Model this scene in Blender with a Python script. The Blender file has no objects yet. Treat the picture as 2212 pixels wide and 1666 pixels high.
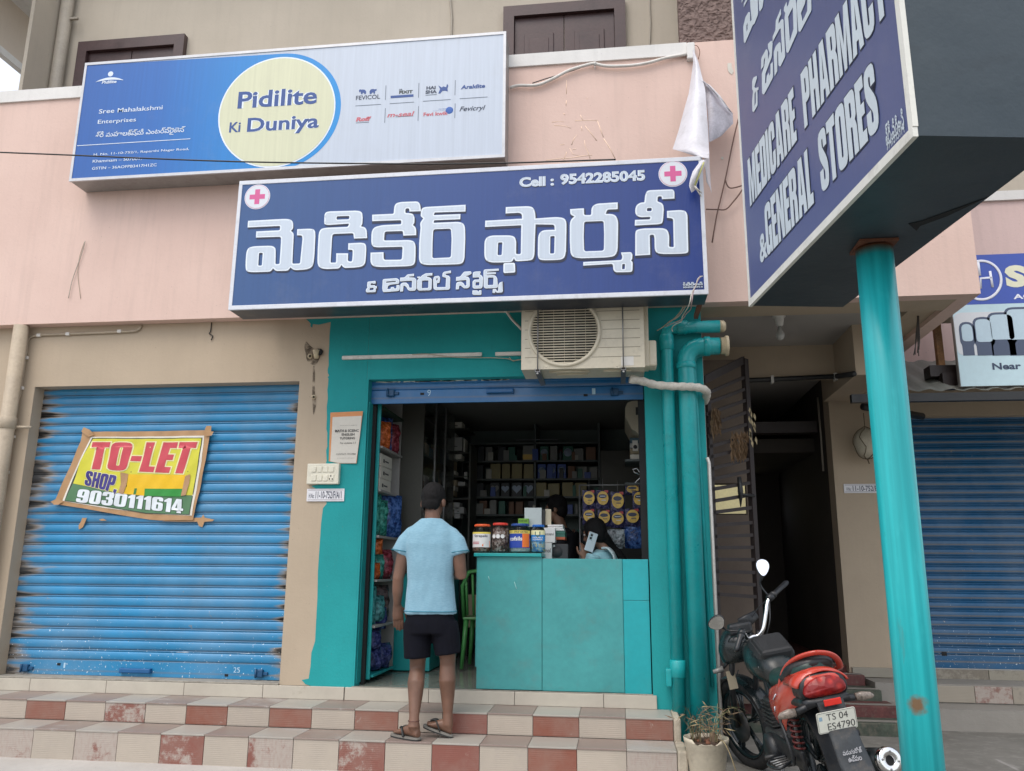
import bpy, bmesh, math, random
from mathutils import Vector, Matrix
from mathutils.geometry import tessellate_polygon
R=math.radians; random.seed(7)
S=bpy.context.scene
COL=S.collection
# ---------------- camera ----------------
CX=Vector((0.991858472,0.127092165,0.008022054)); CU=Vector((0.020056486,-0.218113005,0.975717404)); CF=Vector((-0.125755752,0.967612680,0.218886255))
CAM=Vector((0,-6.2,1.3)); FO=1760.0
cd=bpy.data.cameras.new('camera'); cam=bpy.data.objects.new('camera',cd); COL.objects.link(cam)
m=Matrix.Identity(4)
for i in range(3): m[i][0]=CX[i]; m[i][1]=CU[i]; m[i][2]=-CF[i]; m[i][3]=CAM[i]
cam.matrix_world=m; cd.sensor_width=36; cd.lens=36*FO/2212; cd.clip_start=.05; cd.clip_end=600
S.camera=cam
# ---------------- world and sun ----------------
SUN_EL,SUN_AZ=R(60),R(205)   # azimuth clockwise from +Y
w=bpy.data.worlds.new('World'); S.world=w; w.use_nodes=True
nt=w.node_tree; nt.nodes.clear()
sky=nt.nodes.new('ShaderNodeTexSky'); sky.sky_type='NISHITA'; sky.sun_disc=False
sky.sun_elevation=SUN_EL; sky.sun_rotation=SUN_AZ; sky.air_density=1.0; sky.dust_density=4.0; sky.ozone_density=1.0
bg=nt.nodes.new('ShaderNodeBackground'); bg.inputs[1].default_value=.10
bg2=nt.nodes.new('ShaderNodeBackground'); bg2.inputs[0].default_value=(.97,.985,1,1); bg2.inputs[1].default_value=.74
ad=nt.nodes.new('ShaderNodeAddShader'); wo=nt.nodes.new('ShaderNodeOutputWorld')
nt.links.new(sky.outputs[0],bg.inputs[0]); nt.links.new(bg.outputs[0],ad.inputs[0]); nt.links.new(bg2.outputs[0],ad.inputs[1]); nt.links.new(ad.outputs[0],wo.inputs[0])
sl=bpy.data.lights.new('sun','SUN'); sl.energy=1.05; sl.angle=R(38); sl.color=(1,.965,.91)
so=bpy.data.objects.new('sun',sl); COL.objects.link(so)
so.rotation_euler=(math.pi/2-SUN_EL,0,math.pi-SUN_AZ)
S.view_settings.view_transform='Standard'; S.view_settings.look='None'; S.view_settings.exposure=0.25; S.view_settings.gamma=1
S.view_settings.use_curve_mapping=False
S.render.engine='CYCLES'; S.cycles.use_denoising=True; S.cycles.max_bounces=8; S.cycles.diffuse_bounces=5; S.cycles.transparent_max_bounces=12
# ---------------- survey helpers: a measured sight line met with a real plane of the place ----------------
def ray(x,y): return CX*(x-1106)-CU*(y-833)+CF*FO
def fY(x,y,Y): r=ray(x,y); return CAM+r*((Y-CAM.y)/r.y)
def fZ(x,y,Z): r=ray(x,y); return CAM+r*((Z-CAM.z)/r.z)
def fX(x,y,X): r=ray(x,y); return CAM+r*((X-CAM.x)/r.x)
# ---------------- materials ----------------
def L(c):
    return tuple((v/12.92 if v<=.04045 else ((v+.055)/1.055)**2.4) for v in c)
class NB:
    def __init__(s,name):
        s.m=bpy.data.materials.new(name); s.m.use_nodes=True; s.t=s.m.node_tree; s.b=s.t.nodes['Principled BSDF']
    def n(s,ty,**k):
        x=s.t.nodes.new(ty)
        for a,v in k.items():
            if a.startswith('i_'):
                key=a[2:]; x.inputs[int(key) if key.isdigit() else key.replace('_',' ')].default_value=v
            else: setattr(x,a,v)
        return x
    def l(s,a,b): s.t.links.new(a,b)
    def pos(s):
        if not hasattr(s,'_p'): s._p=s.n('ShaderNodeNewGeometry')
        return s._p.outputs['Position']
    def noise(s,scale,detail=4,rough=.55,vec=None,stretch=None):
        v=vec or s.pos()
        if stretch:
            mp=s.n('ShaderNodeMapping'); s.l(v,mp.inputs[0]); mp.inputs['Scale'].default_value=stretch; v=mp.outputs[0]
        x=s.n('ShaderNodeTexNoise'); s.l(v,x.inputs['Vector']); x.inputs['Scale'].default_value=scale; x.inputs['Detail'].default_value=detail; x.inputs['Roughness'].default_value=rough
        return x.outputs['Fac']
    def ramp(s,fac,stops):
        r=s.n('ShaderNodeValToRGB'); s.l(fac,r.inputs[0]); e=r.color_ramp.elements
        while len(e)<len(stops): e.new(.5)
        for q,(p,c) in zip(e,stops): q.position=p; q.color=(c,c,c,1) if isinstance(c,(int,float)) else (*c,1)
        return r.outputs[0]
    def mix(s,fac,a,b,mode='MIX'):
        x=s.n('ShaderNodeMix',data_type='RGBA',blend_type=mode)
        if isinstance(fac,(int,float)): x.inputs[0].default_value=fac
        else: s.l(fac,x.inputs[0])
        for i,q in ((6,a),(7,b)):
            if isinstance(q,(tuple,list)): x.inputs[i].default_value=(*q[:3],1)
            else: s.l(q,x.inputs[i])
        return x.outputs[2]
    def math(s,op,a,b=None,clamp=False):
        x=s.n('ShaderNodeMath',operation=op,use_clamp=clamp)
        for i,q in ((0,a),(1,b)):
            if q is None: continue
            if isinstance(q,(int,float)): x.inputs[i].default_value=q
            else: s.l(q,x.inputs[i])
        return x.outputs[0]
    def sep(s):
        x=s.n('ShaderNodeSeparateXYZ'); s.l(s.pos(),x.inputs[0]); return x.outputs
    def col(s,c):
        if isinstance(c,(tuple,list)): s.b.inputs['Base Color'].default_value=(*c[:3],1)
        else: s.l(c,s.b.inputs['Base Color'])
    def bump(s,h,st=.3,d=.01):
        x=s.n('ShaderNodeBump'); x.inputs['Strength'].default_value=st; x.inputs['Distance'].default_value=d; s.l(h,x.inputs['Height']); s.l(x.outputs[0],s.b.inputs['Normal'])
    def rough(s,v):
        if isinstance(v,(int,float)): s.b.inputs['Roughness'].default_value=v
        else: s.l(v,s.b.inputs['Roughness'])
_mc={}
def mat(name,c,rough=.6,var=.12,scale=6,metal=0,bump=0,bscale=200,spec=None,dirt=0,emit=0,alpha=1):
    """plain surface: base colour with slow tone drift, fine grain and optional grime"""
    if name in _mc: return _mc[name]
    b=NB(name); 
    n1=b.noise(scale,5); n2=b.noise(scale*9,3)
    f=b.math('ADD',b.math('MULTIPLY',n1,.65),b.math('MULTIPLY',n2,.35))
    lo=tuple(v*(1-var*1.3) for v in c); hi=tuple(min(1,v*(1+var)) for v in c)
    cc=b.ramp(f,[(.3,lo),(.7,hi)])
    if dirt:
        d=b.ramp(b.noise(scale*1.7,8,.7),[(.52,0.),(.72,1.)])
        cc=b.mix(b.math('MULTIPLY',d,dirt),cc,(.16,.13,.10))
    b.col(cc); b.rough(b.ramp(n1,[(.3,max(0,rough-.08)),(.7,min(1,rough+.08))])); b.b.inputs['Metallic'].default_value=metal
    if spec is not None: b.b.inputs['Specular IOR Level'].default_value=spec
    if bump: b.bump(b.noise(bscale,4,.6),bump,.004)
    if emit: b.b.inputs['Emission Color'].default_value=(*c,1); b.b.inputs['Emission Strength'].default_value=emit
    if alpha<1: b.b.inputs['Alpha'].default_value=alpha
    _mc[name]=b.m; return b.m
def flat(r,g,b_,rough=.5,name=None,**k):
    """material from an sRGB print colour"""
    return mat(name or 'print_%d_%d_%d'%(r,g,b_),L((r/255,g/255,b_/255)),rough,var=k.pop('var',.05),**k)
# ---------------- mesh builder ----------------
class MB:
    def __init__(s): s.v=[]; s.f=[]; s.mi=[]; s.sm=[]
    def add(s,vs,fs,mi=0,smooth=False):
        o=len(s.v); s.v+= [Vector(p) for p in vs]
        for f in fs: s.f.append(tuple(i+o for i in f)); s.mi.append(mi); s.sm.append(smooth)
        return s
    def box(s,x0,x1,y0,y1,z0,z1,mi=0,bev=0,M=None):
        if x0>x1:x0,x1=x1,x0
        if y0>y1:y0,y1=y1,y0
        if z0>z1:z0,z1=z1,z0
        if bev:
            b=min(bev,(x1-x0)*.45,(y1-y0)*.45,(z1-z0)*.45)
            bm=bmesh.new(); bmesh.ops.create_cube(bm,size=1)
            for v in bm.verts: v.co=Vector(((x0+x1)/2+v.co.x*(x1-x0),(y0+y1)/2+v.co.y*(y1-y0),(z0+z1)/2+v.co.z*(z1-z0)))
            bmesh.ops.bevel(bm,geom=bm.edges[:],offset=b,segments=2,profile=.5,affect='EDGES')
            bm.verts.index_update(); vs=[v.co.copy() for v in bm.verts]; fs=[tuple(v.index for v in f.verts) for f in bm.faces]; bm.free()
            if M: vs=[M@v for v in vs]
            return s.add(vs,fs,mi,False)
        vs=[(x,y,z) for z in (z0,z1) for y in (y0,y1) for x in (x0,x1)]
        if M: vs=[M@Vector(v) for v in vs]
        return s.add(vs,[(0,2,3,1),(4,5,7,6),(0,1,5,4),(2,6,7,3),(0,4,6,2),(1,3,7,5)],mi)
    def quad(s,a,b,c,d,mi=0): return s.add([a,b,c,d],[(0,1,2,3)],mi)
    def tube(s,pts,r,n=8,mi=0,cap=True,sq=None,up=None):
        """round bar along a path; r scalar or list; sq=(axis,scale) flattens"""
        pts=[Vector(p) for p in pts]; k=len(pts)
        rr=list(r) if isinstance(r,list) else [r]*k
        if len(rr)!=k: rr=[rr[min(len(rr)-1,int(round(i*(len(rr)-1)/max(1,k-1))))] for i in range(k)]
        ts=[]
        for i in range(k):
            t=(pts[min(i+1,k-1)]-pts[max(i-1,0)])
            ts.append(t.normalized() if t.length>1e-9 else Vector((0,0,1)))
        u=Vector(up) if up else (Vector((0,0,1)) if abs(ts[0].z)<.9 else Vector((1,0,0)))
        u=(u-ts[0]*u.dot(ts[0])).normalized(); vs=[]
        for i in range(k):
            u=(u-ts[i]*u.dot(ts[i]));
            u=u.normalized() if u.length>1e-6 else ts[i].orthogonal().normalized()
            w_=ts[i].cross(u); q=rr[i]
            ra,rb=(q if isinstance(q,(tuple,list)) else (q,q))
            for j in range(n):
                a=2*math.pi*j/n; d=u*math.cos(a)*ra+w_*math.sin(a)*rb
                if sq: d[sq[0]]*=sq[1]
                vs.append(pts[i]+d)
        fs=[(i*n+j,i*n+(j+1)%n,(i+1)*n+(j+1)%n,(i+1)*n+j) for i in range(k-1) for j in range(n)]
        if cap: fs+=[tuple(range(n-1,-1,-1)),tuple((k-1)*n+j for j in range(n))]
        return s.add(vs,fs,mi,True)
    def lathe(s,prof,c=(0,0,0),ax='z',n=24,mi=0,smooth=True):
        c=Vector(c); vs=[]
        for r,h in prof:
            for j in range(n):
                a=2*math.pi*j/n; p,q=r*math.cos(a),r*math.sin(a)
                vs.append(c+(Vector((p,q,h)) if ax=='z' else Vector((h,p,q)) if ax=='x' else Vector((q,h,p))))
        k=len(prof)
        fs=[(i*n+j,i*n+(j+1)%n,(i+1)*n+(j+1)%n,(i+1)*n+j) for i in range(k-1) for j in range(n)]
        fs+=[tuple(range(n-1,-1,-1)),tuple((k-1)*n+j for j in range(n))]
        return s.add(vs,fs,mi,smooth)
    def ball(s,c,rx,ry=None,rz=None,n=14,mi=0,M=None):
        ry=ry or rx; rz=rz or rx; k=max(6,n//2+2); c=Vector(c); vs=[]
        for i in range(k+1):
            t=math.pi*i/k
            for j in range(n):
                a=2*math.pi*j/n; v=Vector((rx*math.sin(t)*math.cos(a),ry*math.sin(t)*math.sin(a),rz*math.cos(t)))
                vs.append(c+(M@v if M else v))
        fs=[(i*n+j,(i+1)*n+j,(i+1)*n+(j+1)%n,i*n+(j+1)%n) for i in range(k) for j in range(n)]
        return s.add(vs,fs,mi,True)
    def loft(s,rings,mi=0,smooth=True,cap=True):
        n=len(rings[0]); vs=[p for r in rings for p in r]; k=len(rings)
        fs=[(i*n+j,i*n+(j+1)%n,(i+1)*n+(j+1)%n,(i+1)*n+j) for i in range(k-1) for j in range(n)]
        if cap: fs+=[tuple(range(n-1,-1,-1)),tuple((k-1)*n+j for j in range(n))]
        return s.add(vs,fs,mi,smooth)
    def poly(s,loops,fn,t=.0015,mi=0,side=True):
        """flat shape with holes (2-D loops) put in place by fn(u,v,depth)"""
        loops=[[tuple(p[:2]) for p in l] for l in loops]
        tri=tessellate_polygon([[Vector((p[0],p[1],0)) for p in l] for l in loops])
        fl=[p for l in loops for p in l]; n=len(fl)
        s.add([fn(p[0],p[1],t) for p in fl],[tuple(q) for q in tri],mi)
        if side and t:
            vs=[fn(p[0],p[1],t) for p in fl]+[fn(p[0],p[1],0) for p in fl]; fs=[]; o=0
            for l in loops:
                k=len(l)
                fs+=[(o+i,o+(i+1)%k,n+o+(i+1)%k,n+o+i) for i in range(k)]; o+=k
            s.add(vs,fs,mi)
        return s
BASE={}
def link(o): COL.objects.link(o); return o
def thing(name,label,cat,loc=(0,0,0),group=None):
    o=link(bpy.data.objects.new(name,None)); o.location=loc; BASE[o.name]=Vector(loc); o.empty_display_size=.1
    o['label']=label; o['category']=cat
    if group: o['group']=group
    return o
def mesh(name,mb,mats,off=Vector((0,0,0)),fix=True):
    me=bpy.data.meshes.new(name); me.from_pydata([tuple(v-off) for v in mb.v],[],mb.f)
    for q in (mats if isinstance(mats,(list,tuple)) else [mats]): me.materials.append(q)
    me.polygons.foreach_set('material_index',mb.mi); me.polygons.foreach_set('use_smooth',mb.sm)
    me.update()
    if fix:
        bm=bmesh.new(); bm.from_mesh(me); bmesh.ops.recalc_face_normals(bm,faces=bm.faces); bm.to_mesh(me); bm.free()
    return me
def part(name,mb,mats,parent=None,label=None,fix=True):
    off=BASE[parent.name] if parent else Vector((0,0,0))
    o=link(bpy.data.objects.new(name,mesh(name,mb,mats,off,fix)))
    if parent: o.parent=parent; BASE[o.name]=off
    else: BASE[o.name]=Vector((0,0,0))
    if label: o['label']=label
    return o
def solo(name,mb,mats,label,cat,group=None,fix=True):
    """a thing that is one mesh; its origin sits at its base"""
    xs=[v.x for v in mb.v]; ys=[v.y for v in mb.v]; zs=[v.z for v in mb.v]
    c=Vector(((min(xs)+max(xs))/2,(min(ys)+max(ys))/2,min(zs)))
    o=link(bpy.data.objects.new(name,mesh(name,mb,mats,c,fix))); o.location=c; BASE[o.name]=c
    o['label']=label; o['category']=cat
    if group: o['group']=group
    return o
def struct(name,mb,mats,parent=None,fix=True):
    o=part(name,mb,mats,parent,fix=fix)
    if not parent: o['kind']='structure'
    return o
def copy_of(src,name,loc,parent,label=None):
    c=src.copy(); c.name=name; link(c); c.parent=parent; c.location=loc
    if label: c['label']=label
    return c
def bezier(pts,k=8):
    """Catmull-Rom through the points"""
    P=[Vector(p) for p in pts]; P=[P[0]*2-P[1]]+P+[P[-1]*2-P[-2]]; out=[]
    for i in range(1,len(P)-2):
        a,b,c,d=P[i-1:i+3]
        for j in range(k):
            t=j/k; out.append(.5*((2*b)+(c-a)*t+(2*a-5*b+4*c-d)*t*t+(3*b-a-3*c+d)*t**3))
    out.append(P[-2]); return out
# ---------------- lettering ----------------
_tc={}
def glyphs(s,bold=0,space=1.0):
    k=(s,bold,space)
    if k in _tc: return _tc[k]
    cu=bpy.data.curves.new('t','FONT'); cu.body=s; cu.size=1; cu.offset=bold; cu.resolution_u=3; cu.space_character=space
    o=bpy.data.objects.new('t',cu); link(o)
    me=bpy.data.meshes.new_from_object(o.evaluated_get(bpy.context.evaluated_depsgraph_get()))
    vs=[(v.co.x,v.co.y) for v in me.vertices]; fs=[tuple(p.vertices) for p in me.polygons]
    bpy.data.objects.remove(o); bpy.data.curves.remove(cu); bpy.data.meshes.remove(me)
    x0=min(v[0] for v in vs);x1=max(v[0] for v in vs);y0=min(v[1] for v in vs);y1=max(v[1] for v in vs)
    vs=[((a-x0)/(x1-x0),(b-y0)/(y1-y0)) for a,b in vs]
    _tc[k]=(vs,fs,(x1-x0)/(y1-y0)); return _tc[k]
def put(mb,s,fn,bold=0,mi=0,slant=0,space=1.0):
    """fn(u,v)->point, u and v run 0..1 over the text's own box"""
    vs,fs,asp=glyphs(s,bold,space)
    mb.add([fn(u+slant*(v-.5),v) for u,v in vs],fs,mi); return mb
def onplane(Y,a,b,d=.0015):
    """box on a wall plane Y from two measured corners (bottom-left, top-right)"""
    p=fY(a[0],a[1],Y); q=fY(b[0],b[1],Y)
    return lambda u,v: Vector((p.x+(q.x-p.x)*u, Y-d, p.z+(q.z-p.z)*v))
def rounded(pts,k=4):
    """corner-rounded loop; points (x,y[,r])"""
    out=[]; n=len(pts)
    for i in range(n):
        p=pts[i]; r=p[2] if len(p)>2 else 0
        P=Vector(p[:2]); A=Vector(pts[i-1][:2]); B=Vector(pts[(i+1)%n][:2])
        if r<=0: out.append((P.x,P.y)); continue
        da=(A-P); db=(B-P); r1=min(r,da.length*.5); r2=min(r,db.length*.5)
        a=P+da.normalized()*r1; b=P+db.normalized()*r2
        for j in range(k+1):
            t=j/k; q=a*(1-t)**2+P*2*t*(1-t)+b*t*t; out.append((q.x,q.y))
    return out
def grow(loop,d):
    """move a closed loop outward by d (inward for negative)"""
    n=len(loop); ar=sum(loop[i-1][0]*loop[i][1]-loop[i][0]*loop[i-1][1] for i in range(n))
    s=1 if ar>0 else -1; out=[]
    for i in range(n):
        p=Vector(loop[i]); a=Vector(loop[i-1]); b=Vector(loop[(i+1)%n])
        e1=(p-a); e2=(b-p)
        if e1.length<1e-9 or e2.length<1e-9: out.append(tuple(p)); continue
        n1=Vector((e1.y,-e1.x)).normalized(); n2=Vector((e2.y,-e2.x)).normalized(); nn=(n1+n2)
        if nn.length<.3: nn=n1
        nn.normalize(); k=1/max(.5,nn.dot(n1)); q=p+nn*d*s*k; out.append((q.x,q.y))
    return out

# heavy condensed capitals drawn as outlines: (width, outer loops, holes) in a 20-high grid
_o=lambda w:[(0,0,3.4),(w,0,3.4),(w,20,3.4),(0,20,3.4)]
IMP={
'M':(13,[[(0,0),(3.2,0),(3.2,13),(5.2,0),(7.8,0),(9.8,13),(9.8,0),(13,0),(13,20),(8.8,20),(6.5,8),(4.2,20),(0,20)]],[]),
'E':(7.4,[[(0,0),(7.4,0),(7.4,3.8),(4,3.8),(4,8.4),(7,8.4),(7,12),(4,12),(4,16.2),(7.4,16.2),(7.4,20),(0,20)]],[]),
'D':(9.6,[[(0,0),(6,0),(9.6,0,3.2),(9.6,20,3.2),(6,20),(0,20)]],[[(4,3.6),(5.6,3.6,.8),(5.6,16.4,.8),(4,16.4)]]),
'I':(4,[[(0,0),(4,0),(4,20),(0,20)]],[]),
'C':(9.4,[[(0,0,3.8),(9.4,0,3.8),(9.4,8),(5.4,8),(5.4,3.2,.9),(4,3.2,.9),(4,16.8,.9),(5.4,16.8,.9),(5.4,12.6),(9.4,12.6),(9.4,20,3.8),(0,20,3.8)]],[]),
'A':(10.4,[[(0,0),(3.8,0),(4.2,3.6),(6.2,3.6),(6.6,0),(10.4,0),(7.6,20),(2.8,20)]],[[(4.5,7),(5.9,7),(5.2,15.5)]]),
'R':(9.6,[[(0,0),(4,0),(4,9),(5.6,9,1),(5.6,0),(9.6,0),(9.6,8.4,1.6),(8.2,10.2,.5),(9.6,11.4,1),(9.6,20,3.4),(0,20)]],[[(4,12),(5.6,12,.7),(5.6,16.6,.7),(4,16.6)]]),
'P':(9.4,[[(0,0),(4,0),(4,8),(9.4,8,2.8),(9.4,20,3.2),(0,20)]],[[(4,11.4),(5.5,11.4,.7),(5.5,16.6,.7),(4,16.6)]]),
'H':(9.8,[[(0,0),(4,0),(4,8.2),(5.8,8.2),(5.8,0),(9.8,0),(9.8,20),(5.8,20),(5.8,12),(4,12),(4,20),(0,20)]],[]),
'Y':(10,[[(3,0),(7,0),(7,8),(10,20),(6.1,20),(5,13),(3.9,20),(0,20),(3,8)]],[]),
'G':(9.6,[[(0,0,3.8),(6,0,2),(6.6,1.6),(7,0),(9.6,0),(9.6,10.4),(5,10.4),(5,7.2),(5.7,7.2),(5.7,3.2,.9),(4,3.2,.9),(4,16.8,.9),(5.7,16.8,.9),(5.7,13),(9.6,13),(9.6,20,3.8),(0,20,3.8)]],[]),
'N':(9.8,[[(0,0),(3.5,0),(3.5,11),(6.4,0),(9.8,0),(9.8,20),(6.3,20),(6.3,10),(3.6,20),(0,20)]],[]),
'L':(7.2,[[(0,0),(7.2,0),(7.2,3.8),(4,3.8),(4,20),(0,20)]],[]),
'S':(9.4,[[(0,0,3.6),(9.4,0,3.6),(9.4,8.5,3),(4,14.4,1),(4,16.8,.8),(5.4,16.8,.8),(5.4,13.6),(9.2,13.6),(9.2,20,3.6),(0.1,20,3.6),(.1,11.5,3),(5.5,6,1),(5.5,3.2,.8),(4,3.2,.8),(4,7.2),(0,7.2)]],[]),
'T':(8.8,[[(2.4,0),(6.4,0),(6.4,16.2),(8.8,16.2),(8.8,20),(0,20),(0,16.2),(2.4,16.2)]],[]),
'O':(9.6,[_o(9.6)],[[(4,3.4,.8),(5.6,3.4,.8),(5.6,16.6,.8),(4,16.6,.8)]]),
'-':(5,[[(0,7),(5,7),(5,10.6),(0,10.6)]],[]),
',':(4,[[(.5,-4),(2.2,-4,1),(4,-1,1),(4,4),(0,4),(0,0),(2,0),(1.6,-2.4)]],[]),
'0':(9.4,[_o(9.4)],[[(3.9,3.4,.8),(5.5,3.4,.8),(5.5,16.6,.8),(3.9,16.6,.8)]]),
'1':(6,[[(2,0),(6,0),(6,20),(3.2,20),(0,16.4,.5),(0,13.8),(2,14.4)]],[]),
'3':(9.2,[[(0,0,3.4),(9.2,0,3.4),(9.2,9,1.8),(7.8,10.4,.4),(9.2,11.6,1.4),(9.2,20,3.4),(0,20,3.4),(0,13.6),(3.8,13.6),(3.8,16.8,.7),(5.3,16.8,.7),(5.3,12.2,.7),(3,12),(3,8.8),(5.3,8.6,.7),(5.3,3.2,.7),(3.8,3.2,.7),(3.8,7),(0,7)]],[]),
'4':(9.8,[[(4.4,0),(8.2,0),(8.2,3.6),(9.8,3.6),(9.8,7),(8.2,7),(8.2,20),(3.4,20),(0,7.4),(0,3.6),(4.4,3.6)]],[[(3.1,7),(4.6,7),(4.6,14)]]),
'6':(9.4,[[(0,0,3.4),(9.4,0,3.4),(9.4,12.4,2.6),(4,12.4,.6),(4,16.8,.8),(5.5,16.8,.8),(5.5,14.2),(9.2,14.2),(9.2,20,3.4),(0,20,3.4)]],[[(4,3.2,.7),(5.5,3.2,.7),(5.5,9.4,.7),(4,9.4,.7)]]),
'9':(9.4,[[(.2,0,3.4),(9.4,0,3.4),(9.4,20,3.4),(0,20,3.4),(0,7.6,2.6),(5.4,7.6,.6),(5.4,3.2,.8),(3.9,3.2,.8),(3.9,5.8),(.2,5.8)]],[[(3.9,10.6,.7),(5.4,10.6,.7),(5.4,16.8,.7),(3.9,16.8,.7)]]),
' ':(4.5,[],[])}
def heavy(mb,s,fn,mi=0,fat=0,gap=.8,t=0):
    """fn(u,v) over the word's box; fat widens strokes (grid units) for the halo layer"""
    tot=sum(IMP[c][0] for c in s)+gap*(len(s)-1); x=0
    for c in s:
        w_,outs,holes=IMP[c]
        if outs:
            ls=[rounded(outs[0],3)]+[rounded(h,3) for h in holes]
            if fat: ls=[grow(ls[0],fat)]+[grow(h,-fat*.8) for h in ls[1:]]
            mb.poly(ls,lambda u,v,t_:fn((x+u)/tot,v/20),0,mi,side=False)
        x+=w_+gap
    return mb
def gridcut(o_verts_mb,stepx,stepz,off=Vector((0,0,0))):
    bm=bmesh.new(); vs=[bm.verts.new(v) for v in o_verts_mb.v]; bm.verts.ensure_lookup_table()
    for f,mi in zip(o_verts_mb.f,o_verts_mb.mi):
        try: q=bm.faces.new([vs[i] for i in f]); q.material_index=mi
        except ValueError: pass
    xs=[v.x for v in o_verts_mb.v]; zs=[v.z for v in o_verts_mb.v]
    for lo,hi,st,ax in ((min(xs),max(xs),stepx,Vector((1,0,0))),(min(zs),max(zs),stepz,Vector((0,0,1)))):
        k=math.ceil(lo/st)
        while k*st<hi:
            bmesh.ops.bisect_plane(bm,geom=bm.verts[:]+bm.edges[:]+bm.faces[:],plane_co=ax*(k*st),plane_no=ax,dist=1e-5); k+=1
    bm.verts.index_update(); out=MB(); out.v=[v.co.copy() for v in bm.verts]; out.f=[tuple(v.index for v in f.verts) for f in bm.faces]; out.mi=[f.material_index for f in bm.faces]; out.sm=[True]*len(out.f); bm.free(); return out
# ================= materials of the place =================
def plaster(name,c,dark,streak=.25,grime=.15,bumps=.25):
    b=NB(name); n1=b.noise(1.3,6,.6); n2=b.noise(26,4,.6); st=b.noise(3,5,.6,stretch=(5,5,.35))
    c1=b.mix(b.ramp(n1,[(.35,0.),(.68,1.)]),dark,c)
    c1=b.mix(b.math('MULTIPLY',b.ramp(st,[(.5,0.),(.78,1.)]),streak),c1,tuple(v*.72 for v in c))
    c1=b.mix(b.math('MULTIPLY',b.ramp(n2,[(.55,0.),(.75,1.)]),grime),c1,tuple(v*.8 for v in c))
    sp=b.ramp(b.noise(60,2,.5),[(.71,0.),(.74,1.)]); c1=b.mix(b.math('MULTIPLY',sp,.35),c1,(.12,.10,.08))
    b.col(c1); b.rough(.82); h=b.math('ADD',b.math('MULTIPLY',b.noise(45,5,.6),.5),b.math('MULTIPLY',n1,.8)); b.bump(h,bumps,.012); return b.m
M_pink=plaster('pink_plaster',(.72,.535,.465),(.665,.485,.42),.38,.2)
M_pink2=plaster('pale_pink_plaster',(.70,.53,.50),(.65,.49,.46),.3)
M_beige=plaster('beige_plaster',(.475,.385,.285),(.42,.34,.25),.15)
M_up=plaster('upper_plaster',(.52,.465,.385),(.47,.42,.345),.25)
M_teal=plaster('teal_wall_paint',(.010,.325,.335),(.007,.265,.275),.25,.25,.3)
M_cop=plaster('white_coping_paint',(.78,.77,.75),(.66,.65,.63),.5,.3)
M_ceil=plaster('grey_ceiling_paint',(.40,.38,.35),(.36,.34,.32),.1)
M_dark=plaster('dark_brown_paint',(.055,.046,.038),(.04,.034,.028),.1); M_dim=plaster('shaded_stair_plaster',(.19,.15,.115),(.13,.10,.08),.3,.4)  # stair wall colour darkened to stand in for the passage shade
M_conc=plaster('grey_concrete',(.30,.28,.25),(.24,.225,.20),.2,.3,.5)
b=NB('brown_textured_render'); v=b.n('ShaderNodeTexVoronoi',feature='SMOOTH_F1'); v.inputs['Scale'].default_value=26
dn=b.n('ShaderNodeVectorMath',operation='ADD'); nn=b.n('ShaderNodeTexNoise'); nn.inputs['Scale'].default_value=14; b.l(b.pos(),nn.inputs[0]); sc_=b.n('ShaderNodeVectorMath',operation='SCALE'); sc_.inputs['Scale'].default_value=.12; b.l(nn.outputs['Color'],sc_.inputs[0]); b.l(b.pos(),dn.inputs[0]); b.l(sc_.outputs[0],dn.inputs[1]); b.l(dn.outputs[0],v.inputs['Vector'])
b.col(b.ramp(v.outputs['Distance'],[(.1,(.10,.062,.052)),(.6,(.17,.115,.10))])); b.bump(v.outputs['Distance'],1,.03); b.rough(.75); M_brown=b.m
# street: packed grey concrete with dust and scuffs
b=NB('ground_concrete'); n1=b.noise(1.2,7,.62); n2=b.noise(9,6,.7); 
c=b.ramp(n1,[(.3,(.115,.11,.095)),(.7,(.205,.195,.175))]); c=b.mix(b.math('MULTIPLY',b.ramp(n2,[(.5,0.),(.7,1.)]),.5),c,(.30,.285,.26))
s2=b.noise(7,3,.5,stretch=(1,.12,1)); c=b.mix(b.math('MULTIPLY',b.ramp(s2,[(.66,0.),(.7,1.)]),.45),c,(.42,.40,.38)); b.col(c); b.rough(.85); b.bump(n2,.5,.01); M_ground=b.m
# step tiles
def tile(name,c,wear,wearc=(.33,.30,.28),ribs=True):
    b=NB(name); oi=b.n('ShaderNodeObjectInfo'); of=b.n('ShaderNodeVectorMath',operation='SCALE'); of.inputs['Scale'].default_value=1.0
    n=b.noise(6,10,.78); n2=b.noise(1.1,4,.5); n3=b.noise(60,3,.6,stretch=(1,1,.4))
    rnd=oi.outputs['Random']
    w_=b.math('ADD',b.math('MULTIPLY',n,.75),b.math('MULTIPLY',n2,.5)); w_=b.math('ADD',w_,b.math('MULTIPLY',rnd,.16))
    m1=b.ramp(w_,[(wear,0.),(wear+.07,1.)]); m1=b.math('MULTIPLY',m1,b.math('ADD',.55,b.math('MULTIPLY',n3,.8)),True)
    base=b.mix(b.math('MULTIPLY',rnd,.5),c,tuple(v*.86 for v in c)); base=b.mix(b.math('MULTIPLY',b.noise(14,5),.3),base,tuple(v*.75 for v in c))
    dst=b.ramp(b.noise(2.4,8,.7),[(.40,0.),(.75,.45)]); base=b.mix(dst,base,(.30,.265,.225)); b.col(b.mix(m1,base,wearc)); b.rough(b.ramp(m1,[(0,.42),(1,.8)]))
    if ribs:
        wv=b.n('ShaderNodeTexWave',wave_type='BANDS',bands_direction='Z'); wv.inputs['Scale'].default_value=26; b.l(b.pos(),wv.inputs['Vector']); b.bump(wv.outputs['Fac'],.25,.002)
    return b.m
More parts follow.
